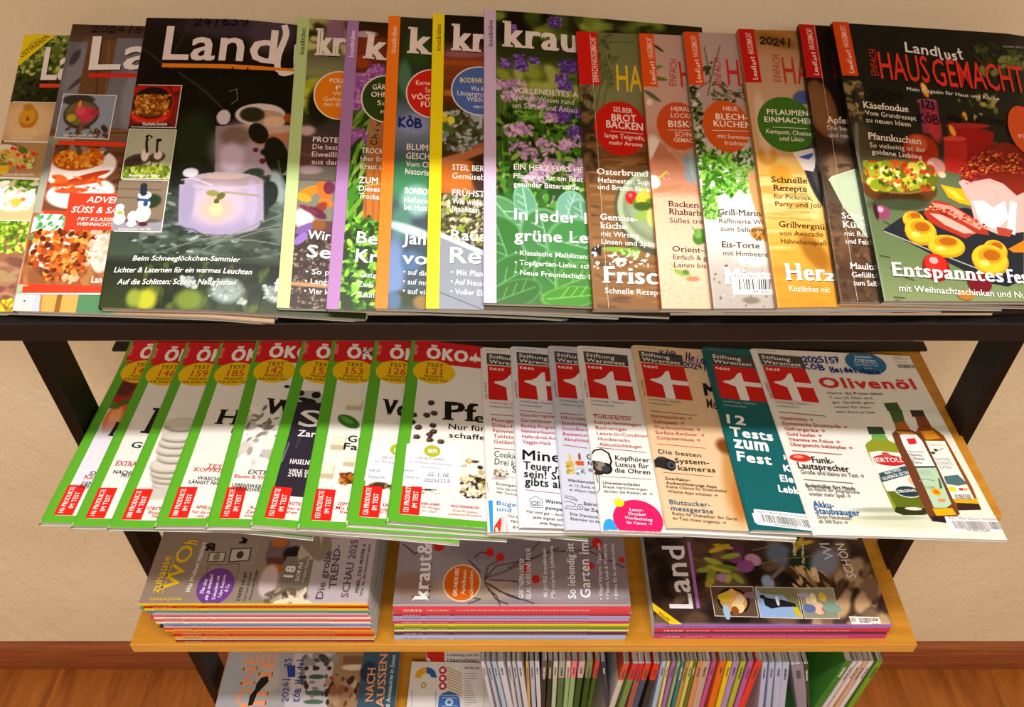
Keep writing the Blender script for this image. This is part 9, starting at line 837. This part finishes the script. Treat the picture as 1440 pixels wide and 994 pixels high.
{'name':'magazine','label':'country magazine with hellebore flower and three small photos, on top of the right stack','cat':'magazine','group':'country magazines stacked flat on the lower shelf','tier':'low','x':0.4689,'s':0.01,'phi':1.5708,'W':0.2264,'H':0.2926,'t':0.0108,'rnd':0,'spine':'#a070c0','bg':'#372a26','paint':[['s',-4.2,1.61,120.9,292.4,150,6.2,20.8,['#3c2c26','#4c382c','#2c201c','#5c4434','#1c1614','#6c5444'],1.8,None,131,0.8],['s',-4.2,3.9,80.4,91.8,80,3.6,12.8,['#7c644c','#a88c6c','#4c382c','#c0a078','#2c201c'],2.2,-30,132,0.6],['b',100.4,116.6,17.3,17.6,-90,'#5c6c84',0.6],['b',58.2,140.6,8.2,11.1,-90,'#8ca4c4',0.5],['b',88.9,89.7,17.2,20.3,-90,'#183018',0.5],['b',88.9,60.2,16.1,24.1,-129.1,'#7c8498',0.6],['l',[[63.7,134.6],[80.4,116.2]],4.7,'#7c6c64',0.6],['s',50.1,65.8,77.6,107.1,40,2.1,6.8,['#c8a878','#8c6c48','#e0c8a0','#3c2c20'],3,20,133,0.4],['l',[[83.3,152.3],[93.2,113.3],[97.5,72.8]],1.33,'#8c7c38',0.3],['l',[[106.2,150],[115,118.3]],1.36,'#8c7c38',0.3],['l',[[93.2,231.5],[83.3,203.7],[74.8,175.9]],1.07,'#7c7c30',0.3],['b',91.8,153,10.7,9.1,-102.1,'#b88cac',0.2],['b',81.9,164.8,12.2,9,-68.8,'#8c4c8c',0.2],['b',106.2,169.9,8.9,7.7,-90,'#5c2c54',0.3],['b',94.7,175.8,9.9,8.7,-90,'#7c3c70',0.3],['b',65.1,197.1,9.7,6.1,-90,'#a888a0',0.4],['b',109.1,194.2,16.3,3.8,-68.3,'#c8a82c',0.25],['b',112.1,188.7,13.7,3.3,-102.2,'#b89828',0.25],['b',97.5,181.4,13.5,3.8,-78.8,'#8ca030',0.25],['b',88.9,205.1,13.3,4.3,-114.5,'#a0a83c',0.25],['b',77.6,214.4,15.8,4.2,-78.9,'#8c9c38',0.25],['b',70.7,210.7,13.1,4.7,-34,'#7c8c30',0.25],['b',77.6,199.8,15.8,3.7,-108.1,'#b0a838',0.25],['b',58.2,215.2,8.8,4.7,-42.2,'#a89c30',0.25],['b',63.7,178,8.9,4.2,-139.5,'#8c9c38',0.25],['b',63.7,190.1,7.8,3.6,-26.7,'#a8a840',0.25],['b',80.4,189.5,15.9,3.7,-99.5,'#6c8028',0.25],['b',115,88.3,16.6,3.3,-36.2,'#b8a034',0.25],['b',118,80.1,13.8,3.3,-78.8,'#c0a838',0.25],['b',118,92.6,11.1,3.3,-142.4,'#a08c28',0.25]],'decals':[['T','title',21.4,242.5,112.1,241.1,29.11,'Land','#e0dce0','b',None],['P','title',[[20.9,237.9],[21.4,233.6],[119.7,231.2],[119.1,235.5]],'#a06cb4'],['P','corner_flash',[[29.3,292.5],[-0.66,259.2],[0.11,274.4],[18.8,293.1]],'#e8c010'],['T','corner_flash',13.6,287.1,2.91,275.5,3.7,'MIT KALENDER','#4c3c0c','b',None],['T','cover_text',97.5,95,118,92.1,3.9,'Schnee','#e8e4e0','b',None],['T','cover_text',86.1,86.5,115,80.8,3.9,'Der Märzen','#e8e4e0','b',None],['T','headline',91.8,46,117.4,46.5,13,'WI','#c8ccd4','n',None],['T','headline',64.8,25.5,116.5,26.7,11.8,'SCHÖN','#e4e0dc','n',None],['P','barcode_label',[[10.1,50.9],[9,13.9],[-0.66,13.4],[-0.16,49.8]],'#ece8e0'],['B','barcode_label',[[8,39.8],[7.5,15.8],[0.43,16.1],[0.88,39.6]],'#26241f',26,3],['B','barcode_label',[[8,49.6],[8,43.5],[2.4,43.8],[2.4,49.3]],'#26241f',8,3],['P','inset_photo',[[52.8,216.1],[52.3,161.1],[8.5,162.6],[10.1,217.2]],'#d4ccc0'],['P','inset_photo',[[51.7,215.4],[51.2,162],[9.6,163.3],[11.1,216.3]],'#5c4838'],['E','inset_photo',31.4,189.9,18.4,20.1,'#16161a'],['E','inset_photo',30.9,190,15.6,17,'#c89c58'],['E','inset_photo',36.7,197.5,6.2,11.8,'#d8b830'],['E','inset_photo',23.5,185.8,9.4,7.9,'#e8c890'],['E','inset_photo',40.7,189.6,8.1,5.4,'#e0b060'],['E','inset_photo',17.8,190.4,6.1,4.7,'#8c4c20'],['E','inset_photo',34,181.4,6.2,5.4,'#e8d0a8'],['E','inset_photo',39.3,166.1,4.8,9.7,'#8c6c78'],['E','inset_photo',15.7,201.3,10.3,4.2,'#9cb8d4'],['P','inset_photo',[[51.7,159.3],[50.6,105.8],[6.5,108.1],[8,160.8]],'#d4ccc0'],['P','inset_photo',[[50.6,158.6],[49.5,106.8],[7.6,108.8],[9,159.9]],'#8cacd8'],['P','inset_photo',[[50.1,128],[49.5,106.6],[10.6,109],[20.9,115.8],[39.3,125.7],[42,153.6],[50.1,157.9]],'#7c7c58'],['P','inset_photo',[[38,152.1],[35.3,145.6],[32.7,127.2],[27.4,113.1],[23,113],[23,131.8],[20.4,144.1],[24.8,151.4]],'#1c1c24'],['E','inset_photo',37.2,152.3,2.85,3.3,'#241c1c'],['P','inset_photo',[[23.5,117.6],[22.2,110.8],[8,108.5],[10.6,116]],'#c8b820'],['E','inset_photo',31.4,134.6,7.1,2.16,'#dcdce0'],['P','inset_photo',[[50.1,104.1],[50.1,59.1],[6.5,63],[6.5,106.7]],'#d4ccc0'],['P','inset_photo',[[49,103.5],[49,59.9],[7.5,63.5],[7.5,105.9]],'#8c9078'],['E','inset_photo',31.4,92.1,9.5,7,'#d8c890'],['E','inset_photo',20.9,85.3,8.5,7,'#e0b8a0'],['E','inset_photo',36.7,76.5,6.2,4.9,'#d8b848'],['E','inset_photo',20.9,97.1,6.1,8,'#5c6ca0'],['E','inset_photo',19.6,78.6,3.8,3.2,'#c83828'],['E','inset_photo',35.3,88.7,7.1,3.8,'#e8dca8'],['E','inset_photo',20.9,68.9,6.1,11.8,'#7c9c90'],['E','inset_photo',39.3,99.5,3.3,8.2,'#a8a8c8']],'insets':[],'vis':0.2264},
{'name':'magazine','label':'grey spined decor magazine lying under another on the bottom shelf','cat':'magazine','group':'decor magazines lying on the bottom shelf','tier':'bot','x':-0.1883,'s':0.0156,'phi':1.5708,'W':0.2206,'H':0.285,'t':0.007,'rnd':0,'spine':'#b8b0a8','bg':'#a8a4ac','paint':[],'decals':[],'insets':[],'vis':0},
{'name':'magazine','label':'brown spined decor magazine lying under another on the bottom shelf','cat':'magazine','group':'decor magazines lying on the bottom shelf','tier':'bot','x':-0.1873,'s':0.0128,'phi':1.5708,'W':0.2206,'H':0.285,'t':0.007,'rnd':0,'spine':'#84603c','bg':'#a8a4ac','paint':[],'decals':[],'insets':[],'vis':0},
{'name':'magazine','label':'decor magazine with orange lettering and blue handwriting, lying at the left of the bottom shelf','cat':'magazine','group':'decor magazines lying on the bottom shelf','tier':'bot','x':-0.1863,'s':0.0099,'phi':1.5708,'W':0.2206,'H':0.285,'t':0.007,'rnd':0,'spine':'#5c7c8c','bg':'#a4a2a8','paint':[['b',113.5,239.1,49.5,41.3,-90,'#a8acb4',0.8],['b',110.1,212,19.7,24.1,-90,'#b8b4b4',0.5],['r',63.4,86.7,155.6,174.3,'#c0bcc4'],['r',63.4,48.1,159.2,107.4,'#9c7c5c'],['s',137.8,104.2,153.8,160.5,16,3.5,9,['#3c4438','#6c6c60','#8c8c88'],1.5,None,141,0.3],['b',114.9,132.1,13.2,4.2,-90,'#3c5c44',0.2],['b',87.8,129.3,16.3,4.7,-90,'#4c6c54',0.2],['b',73.2,130.1,16.1,4,-90,'#4c6c54',0.2],['s',66.6,96.8,134.3,157,18,2.01,5.4,['#3c2c30','#7c7c78','#4c5c50'],1.6,None,142,0.3],['b',129.4,151.2,4,3.5,-90,'#3c2030',0.2],['b',129.4,133.5,4,3.5,-90,'#3c2030',0.2],['b',129.4,113.6,4,3.5,-90,'#3c2030',0.2],['s',66.6,55,113.5,113.8,30,3.3,8,['#6c3c2c','#8c5c48','#3c2c24','#c0a890','#a88c70'],1.6,0,143,0.3],['b',130.8,73.2,20,4.9,-90,'#d8c8b8',0.3],['r',137.8,57.5,152,92.9,'#7c5c40'],['r',63.4,-9.7,159.2,60.2,'#3c5868'],['b',123.8,49.1,13.3,17.3,-90,'#24384c',0.4]],'decals':[['T','title',64.7,227.6,155.6,234.2,22.7,'ÖNE','#e89868','s',None],['T','title',64.7,205.7,155.6,203.9,23.2,'INE','#e89868','s',None],['P','bird_picture',[[66.6,233.5],[68.3,225.8],[86.4,223.3],[106.7,208.6],[116.2,211.3],[113.5,221.9],[103.3,227.6],[93.1,228],[83.1,233.9]],'#1c1a1c'],['H','handwriting',73.8,170.9,148.4,179.7,9.6,'2024/  33','#283880',1.6],['H','handwriting',73.8,152.8,148.4,158.8,9.7,'KÖB Heidel','#283880',1.6],['P','handwriting',[[134.3,184.3],[134.3,170.4],[114.2,166.7],[114.2,178.5]],'#283c90'],['T','headline',73.2,35.2,130.8,37.3,13,'NACH','#e0a078','s',None],['T','headline',63.4,17.3,155.6,20.6,12.9,'AUSSEN','#e0a078','s',None],['T','cover_text',64,8.1,152,7.1,6.5,'& Accessoires in Szene','#c8d8dc','i',None]],'insets':[],'vis':0.2206},
{'name':'magazine','label':'consumer test magazine with red masthead, lying under the chart leaflet on the bottom shelf','cat':'magazine','group':'leaflets lying on the bottom shelf','tier':'bot','x':-0.1444,'s':0.0301,'phi':-0.0026,'W':0.118,'H':0.148,'t':0.006,'rnd':0,'spine':'#d8d4cc','bg':'#dcd8d4','paint':[],'decals':[['P','masthead',[[-10.4,147.1],[29.9,147],[31,128.9],[-6.2,129.1]],'#c82820'],['P','masthead',[[-6.2,129.1],[1.27,137.8],[8.7,128.9]],'#ece8e4'],['T','cover_text',35.2,138.3,87.9,138.4,5.1,'Unabhängig und mit','#3c3c3c','b',None],['T','cover_text',35.8,128.2,88.2,128.4,6.4,'Unternehmen','#26241f','s',None]],'insets':[],'vis':0},
{'name':'leaflet','label':'printed leaflet with ring charts and hatched square, lying on the bottom shelf','cat':'leaflet','group':'leaflets lying on the bottom shelf','tier':'bot','x':-0.1701,'s':0.0233,'phi':-0.022,'W':0.122,'H':0.1341,'t':0.003,'rnd':0,'spine':'#dcd8d0','bg':'#dcd8d4','paint':[],'decals':[['P','chart_print',[[8,106.2],[10.2,117.4],[17,123.2],[24.6,124.7],[25.9,114.2],[20.2,111.3],[18.1,105.7]],'#d8a028'],['P','chart_print',[[25.3,124.7],[33.1,123.5],[40.3,118],[44.6,107],[35.3,106.8],[32.1,112.3],[26.3,114.2]],'#2c58a0'],['E','chart_print',23.9,93.5,4.3,5.1,'#a89c34'],['E','chart_print',23.9,93.5,1.98,2.39,'#dcd8d4'],['E','chart_print',52.9,119.7,6.4,6.7,'#b82838'],['E','chart_print',52.6,119.7,3,3.2,'#ece8e4'],['E','chart_print',54,105.8,6.3,6.6,'#b82838'],['E','chart_print',53.7,105.8,2.99,3.1,'#ece8e4'],['E','chart_print',55.1,92.8,6.3,6.5,'#b82838'],['E','chart_print',54.8,92.8,2.97,3.1,'#ece8e4'],['L','chart_print',[[59.2,124.8],[84.7,114.8]],1.38,'#b8904c'],['L','chart_print',[[59.6,119.9],[85.1,110]],1.37,'#b8904c'],['L','chart_print',[[60,115],[85.4,105.1]],1.37,'#b8904c'],['L','chart_print',[[60.4,110.1],[85.7,100.3]],1.36,'#b8904c'],['L','chart_print',[[60.7,105.3],[86,95.5]],1.36,'#b8904c'],['L','chart_print',[[61.1,100.5],[86.3,90.8]],1.35,'#b8904c'],['L','chart_print',[[61.5,95.7],[86.6,86]],1.35,'#b8904c'],['L','chart_print',[[61.9,90.9],[86.9,81.3]],1.34,'#b8904c'],['L','chart_print',[[62.2,86.1],[87.2,76.6]],1.34,'#b8904c'],['P','chart_print',[[49.9,64.8],[50.7,74.8],[56.7,81.6],[66.3,84.2],[76.4,81.7],[83.5,73.8],[86,60.6],[84.6,57.3],[50.6,56.5]],'#3c68a8'],['E','chart_print',67.7,66.2,6.5,6,'#b8c8e4'],['E','chart_print',67.7,66.2,3.3,2.98,'#3c68a8'],['L','chart_print',[[55.4,77.2],[79.9,77.8]],1,'#b8c8e4'],['L','chart_print',[[55.7,73.2],[80.2,73.8]],0.99,'#b8c8e4'],['L','chart_print',[[56.8,60],[81.1,60.5]],0.98,'#b8c8e4'],['T','chart_print',88.9,123.3,113.7,123.2,3.5,'Alle Daten, Ziele','#4c4844','b',None],['L','chart_print',[[89.4,114.9],[107.4,115.3]],0.68,'#7c7874'],['L','chart_print',[[89.7,110.8],[109,111.2]],0.68,'#7c7874'],['L','chart_print',[[89.9,106.6],[110.5,107.1]],0.68,'#7c7874'],['L','chart_print',[[90.2,102.5],[98.8,102.7]],0.68,'#7c7874'],['L','chart_print',[[90.4,98.4],[100.4,98.6]],0.67,'#7c7874'],['L','chart_print',[[90.7,94.3],[101.9,94.5]],0.67,'#7c7874'],['L','chart_print',[[91,90.2],[103.5,90.5]],0.67,'#7c7874'],['L','chart_print',[[91.2,86.1],[105,86.4]],0.67,'#7c7874'],['L','chart_print',[[91.5,82.1],[106.6,82.4]],0.67,'#7c7874'],['L','chart_print',[[91.7,78],[108.1,78.4]],0.66,'#7c7874'],['L','chart_print',[[92,74],[109.6,74.4]],0.66,'#7c7874'],['L','chart_print',[[92.2,70],[111.1,70.4]],0.66,'#7c7874'],['L','chart_print',[[92.5,66],[112.6,66.5]],0.66,'#7c7874'],['L','chart_print',[[92.7,62.1],[101.2,62.3]],0.65,'#7c7874'],['L','chart_print',[[5.8,83.9],[7.8,58.9]],1,'#7ca4c8'],['L','chart_print',[[44.5,84.7],[46.7,59.7]],1,'#5c90c0']],'insets':[],'vis':0}]
fields = {k: Drape(k) for k in TIERS}
for txt in SHEETS: make_sheet(txt, fields[txt['tier']])

# ================================================================ magazines standing upright on the bottom shelf
STAND = [[-0.015, -0.0829, 0.005, '#c8cad8', 'leftmost thin magazine in the upright white bunch on the bottom shelf', 'magazine', None, 0.292, None, 'white magazines upright, left bunch'],
[-0.005, -0.0931, 0.005, '#b8bccc', 'second thin magazine in the upright white bunch on the bottom shelf', 'magazine', None, 0.292, None, 'white magazines upright, left bunch'],
[0.0042, -0.0979, 0.006, '#a8c0d8', 'third thin magazine in the upright white bunch on the bottom shelf', 'magazine', None, 0.292, None, 'white magazines upright, left bunch'],
[0.0125, -0.097, 0.008, '#c8cad8', 'fourth thin magazine in the upright white bunch on the bottom shelf', 'magazine', None, 0.292, None, 'white magazines upright, left bunch'],
[0.0163, -0.0723, 0.005, '#c4c4d0', 'fifth thin magazine in the upright white bunch on the bottom shelf', 'magazine', None, 0.292, None, 'white magazines upright, left bunch'],
[0.0233, -0.0733, 0.005, '#b8bccc', 'sixth thin magazine in the upright white bunch on the bottom shelf', 'magazine', None, 0.292, None, 'white magazines upright, left bunch'],
[0.0329, -0.0808, 0.007, '#c8cad8', 'seventh thin magazine in the upright white bunch on the bottom shelf', 'magazine', None, 0.292, None, 'white magazines upright, left bunch'],
[0.03, -0.0346, 0.004, '#c8a860', 'narrow tan thin magazine in the upright white bunch on the bottom shelf', 'magazine', None, 0.292, None, 'white magazines upright, left bunch'],
[0.0376, -0.0404, 0.006, '#b0b8d0', 'ninth thin magazine in the upright white bunch on the bottom shelf', 'magazine', None, 0.292, None, 'white magazines upright, left bunch'],
[0.0459, -0.0447, 0.006, '#c8cad8', 'rightmost thin magazine in the upright white bunch on the bottom shelf', 'magazine', None, 0.292, None, 'white magazines upright, left bunch'],
[0.0451, -0.0072, 0.007, '#5c5458', 'dark spined magazine upright beside the white bunch on the bottom shelf', 'magazine', None, 0.292, '#2c2c24', 'green spined magazines upright'],
[0.0524, -0.0052, 0.006, '#4c4c3c', 'olive spined magazine upright beside the white bunch on the bottom shelf', 'magazine', None, 0.292, '#28301c', 'green spined magazines upright'],
[0.0607, -0.0095, 0.006, '#c8c4bc', 'cream spined magazine upright beside the white bunch on the bottom shelf', 'magazine', None, 0.292, '#b0bca8', 'green spined magazines upright'],
[0.0692, -0.0094, 0.008, '#a0a898', 'grey green spined magazine upright beside the white bunch on the bottom shelf', 'magazine', None, 0.292, '#4c6c44', 'green spined magazines upright'],
[0.0774, -0.0079, 0.006, '#dcc8c0', 'blush spined magazine upright beside the white bunch on the bottom shelf', 'magazine', None, 0.292, '#90b080', 'green spined magazines upright'],
[0.083, -0.0006, 0.007, '#e07c80', 'rose spined magazine upright beside the white bunch on the bottom shelf', 'magazine', None, 0.292, '#8cb078', 'green spined magazines upright'],
[0.0894, 0.0128, 0.008, '#c8a8b0', 'pink spined magazine upright beside the white bunch on the bottom shelf', 'magazine', None, 0.292, '#2c5020', 'green spined magazines upright'],
[0.1013, 0.0067, 0.008, '#7c8c60', 'moss green spined magazine upright beside the white bunch on the bottom shelf', 'magazine', None, 0.292, '#244c14', 'green spined magazines upright'],
[0.106, 0.0253, 0.006, '#c84030', 'red topped spined magazine upright beside the white bunch on the bottom shelf', 'magazine', None, 0.292, '#305c1c', 'green spined magazines upright'],
[0.1552, -0.1198, 0.006, '#2c3450', 'navy magazine with orange streaks standing upright on the bottom shelf', 'magazine', None, 0.292, '#3c3c54', 'single upright magazines'],
[0.1319, 0.0707, 0.008, '#c85838', 'first of the red topped cookery magazine spines on the bottom shelf', 'magazine', None, 0.285, '#c8c0b8', 'red topped cookery magazines upright'],
[0.1477, 0.0569, 0.008, '#c83c38', 'second of the red topped cookery magazine spines on the bottom shelf', 'magazine', None, 0.285, '#6c8c50', 'red topped cookery magazines upright'],
[0.164, 0.0274, 0.008, '#c82c34', 'third of the red topped cookery magazine spines on the bottom shelf', 'magazine', None, 0.285, '#9a5c50', 'red topped cookery magazines upright'],
[0.17, 0.0378, 0.008, '#cc4428', 'fourth of the red topped cookery magazine spines on the bottom shelf', 'magazine', None, 0.285, '#3c5070', 'red topped cookery magazines upright'],
[0.1862, 0.0211, 0.008, '#d83820', 'fifth of the red topped cookery magazine spines on the bottom shelf', 'magazine', None, 0.285, '#2c2c28', 'red topped cookery magazines upright'],
[0.2054, -0.015, 0.006, '#a8bcdc', 'light blue spined garden magazine standing upright on the bottom shelf', 'magazine', None, 0.292, None, 'garden magazines upright'],
[0.2146, -0.0255, 0.004, '#d8d088', 'pale lemon spined garden magazine standing upright on the bottom shelf', 'magazine', None, 0.292, None, 'garden magazines upright'],
[0.2192, -0.017, 0.005, '#a070b0', 'plum spined garden magazine standing upright on the bottom shelf', 'magazine', None, 0.292, None, 'garden magazines upright'],
[0.2262, -0.018, 0.004, '#98b088', 'sage spined garden magazine standing upright on the bottom shelf', 'magazine', None, 0.292, None, 'garden magazines upright'],
[0.235, -0.0308, 0.005, '#2c7c80', 'teal spined garden magazine standing upright on the bottom shelf', 'magazine', None, 0.292, None, 'garden magazines upright'],
[0.2386, -0.0219, 0.005, '#b89048', 'tan spined garden magazine standing upright on the bottom shelf', 'magazine', None, 0.292, None, 'garden magazines upright'],
[0.245, -0.0252, 0.005, '#c8c868', 'lime yellow spined garden magazine standing upright on the bottom shelf', 'magazine', None, 0.292, None, 'garden magazines upright'],
[0.2523, -0.034, 0.005, '#5c7028', 'leaf green spined garden magazine standing upright on the bottom shelf', 'magazine', None, 0.292, None, 'garden magazines upright'],
[0.2588, -0.0323, 0.007, '#cc8c58', 'apricot spined garden magazine standing upright on the bottom shelf', 'magazine', None, 0.292, None, 'garden magazines upright'],
[0.2679, -0.0363, 0.01, '#b8a490', 'beige spined garden magazine standing upright on the bottom shelf', 'magazine', None, 0.292, None, 'garden magazines upright'],
[0.2746, -0.0244, 0.006, '#b85098', 'magenta spined garden magazine standing upright on the bottom shelf', 'magazine', None, 0.292, None, 'garden magazines upright'],
[0.2905, -0.0403, 0.009, '#d86c1c', 'orange spined garden magazine standing upright on the bottom shelf', 'magazine', None, 0.292, None, 'garden magazines upright'],
[0.302, -0.0487, 0.007, '#d8c81c', 'yellow spined garden magazine standing upright on the bottom shelf', 'magazine', None, 0.292, None, 'garden magazines upright'],
[0.3086, -0.0419, 0.008, '#a888c8', 'lavender spined garden magazine standing upright on the bottom shelf', 'magazine', None, 0.292, None, 'garden magazines upright'],
[0.3174, -0.0388, 0.007, '#a8b830', 'lime green spined garden magazine standing upright on the bottom shelf', 'magazine', None, 0.292, None, 'garden magazines upright'],
[0.3259, -0.0342, 0.007, '#b060a8', 'mauve spined garden magazine standing upright on the bottom shelf', 'magazine', None, 0.292, None, 'garden magazines upright'],
[0.3298, -0.01, 0.009, '#dc3c24', 'scarlet spined garden magazine standing upright on the bottom shelf', 'magazine', None, 0.292, None, 'garden magazines upright'],
[0.3786, -0.1513, 0.007, '#b0bcdc', 'first pale blue-white magazine standing right of the scarlet spine', 'magazine', None, 0.292, None, 'pale magazines upright, right bunch'],
[0.3913, -0.1627, 0.007, '#b0bcdc', 'second pale blue-white magazine standing right of the scarlet spine', 'magazine', None, 0.292, None, 'pale magazines upright, right bunch'],
[0.4041, -0.1748, 0.009, '#b0bcdc', 'third pale blue-white magazine standing right of the scarlet spine', 'magazine', None, 0.292, None, 'pale magazines upright, right bunch'],
[0.4115, -0.1679, 0.009, '#b0bcdc', 'last pale blue-white magazine standing right of the scarlet spine', 'magazine', None, 0.292, None, 'pale magazines upright, right bunch'],
[0.4602, -0.2846, 0.016, '#8c8898', 'grey folder standing upright on the bottom shelf', 'folder', None, 0.292, None, 'single upright magazines'],
[0.4622, -0.2499, 0.006, '#3c4438', 'dark mottled magazine standing beside the grey folder', 'magazine', None, 0.292, None, 'single upright magazines'],
[0.4276, 0.0598, 0.01, '#3c7c2c', 'green covered magazine leaning at the right of the bottom shelf', 'magazine', '#3c7c2c', 0.292, None, 'magazines leaning at the right end'],
[0.4388, 0.0509, 0.006, '#c8c8d0', 'pale grey magazine leaning in the right bunch on the bottom shelf', 'magazine', None, 0.292, None, 'magazines leaning at the right end'],
[0.4478, 0.0469, 0.006, '#d8c8c8', 'rose white magazine leaning in the right bunch on the bottom shelf', 'magazine', None, 0.292, None, 'magazines leaning at the right end'],
[0.4598, 0.0299, 0.006, '#c8a888', 'tan magazine leaning in the right bunch on the bottom shelf', 'magazine', None, 0.292, None, 'magazines leaning at the right end'],
[0.4663, 0.0316, 0.006, '#d4ccdc', 'pale lilac magazine leaning in the right bunch on the bottom shelf', 'magazine', None, 0.292, None, 'magazines leaning at the right end'],
[0.48, 0.022, 0.008, '#6c9c28', 'leaf green edged magazine leaning at the far right of the bottom shelf', 'magazine', '#587c28', 0.292, None, 'magazines leaning at the right end']]


def standing(xb, lean, t, c1, label, name, cov, h, c2, grp):
    D = .205; y0 = .545; z0 = .3375
    rt = root(name, (xb, y0, z0), label, 'folder' if name == 'folder' else 'magazine', grp)
    ca, sa = math.cos(lean), math.sin(lean)
    lift0 = max(0, -sa * (-t / 2)) if lean < 0 else max(0, sa * t / 2)
    def R(p):   # local (x across thickness, y depth, z up) -> leaned
        x, y, z = p; return (x * ca + z * sa, y, -x * sa + z * ca + abs(sa) * t / 2)
    hp = h - .0025
    # pages
    rs = random.Random(int(xb * 1e5)); V, F, C = [], [], []
    x0, x1, ya, yb, za, zb = -t / 2 + .0005, t / 2 - .0005, .0008, D - .001, .001, hp + .002
    nb = 4
    for i in range(nb):
        a = x0 + (x1 - x0) * i / nb; b_ = x0 + (x1 - x0) * (i + 1) / nb; dz = rs.uniform(-.0008, 0); k = len(V)
        V += [R((x, y, z)) for x in (a, b_) for y in (ya, yb) for z in (za, zb + dz)]
        F += [tuple(k + q for q in f) for f in ((0, 1, 3, 2), (4, 6, 7, 5), (0, 4, 5, 1), (2, 3, 7, 6), (0, 2, 6, 4), (1, 5, 7, 3))]
        C += [lin(np.array([.84, .82, .8]) * rs.uniform(.7, 1))] * 8
    link_mesh('pages', np.array(V), F, M_PAGE, rt, np.array(C))
    # cover with spine
    V, F, C = [], [], []; r_ = min(.0012, t * .3); prof = [(-t / 2, D), (-t / 2, r_), (-t / 2 + r_ * .35, r_ * .3), (-t / 2 + r_, 0), (t / 2 - r_, 0), (t / 2 - r_ * .35, r_ * .3), (t / 2, r_), (t / 2, D)]
    zs = [0, h * .55, h - .048, h - .0465, h] if c2 else [0, h * .5, h]
    for z in zs:
        for (x, y) in prof:
            V.append(R((x, y, z)))
            c = c1 if (not c2 or z > h - .047) else c2
            side = abs(y) > r_ * .9
            C.append(lin(cov if (cov and side) else c))
    n = len(prof)
    for j in range(len(zs) - 1):
        for i in range(n - 1): F.append((j * n + i, j * n + i + 1, (j + 1) * n + i + 1, (j + 1) * n + i))
    cv = link_mesh('cover', np.array(V), F, M_COVER, rt, np.array(C), True)
    # printed spine marks
    V, F, C = [], [], []; k = 0
    yy = -.00025
    zt = h - .018; wd = t * .34
    for q in range(rs.randint(5, 9)):
        L = rs.uniform(.0015, .004)
        for (x, z) in ((-wd / 2, zt - L), (wd / 2, zt - L), (wd / 2, zt), (-wd / 2, zt)): V.append(R((x, yy, z))); C.append(lin('#4c4a50' if sum(lin(c1)) > .5 else '#d8d0c8'))
        F.append((k, k + 1, k + 2, k + 3)); k += 4; zt -= L + rs.uniform(.0008, .0018)
    link_mesh('spine_print', np.array(V), F, M_INK, cv, np.array(C))
    return rt


for q in STAND: standing(*q)

bpy.data.objects.remove(_co, do_unlink=True)
bpy.context.view_layer.update()
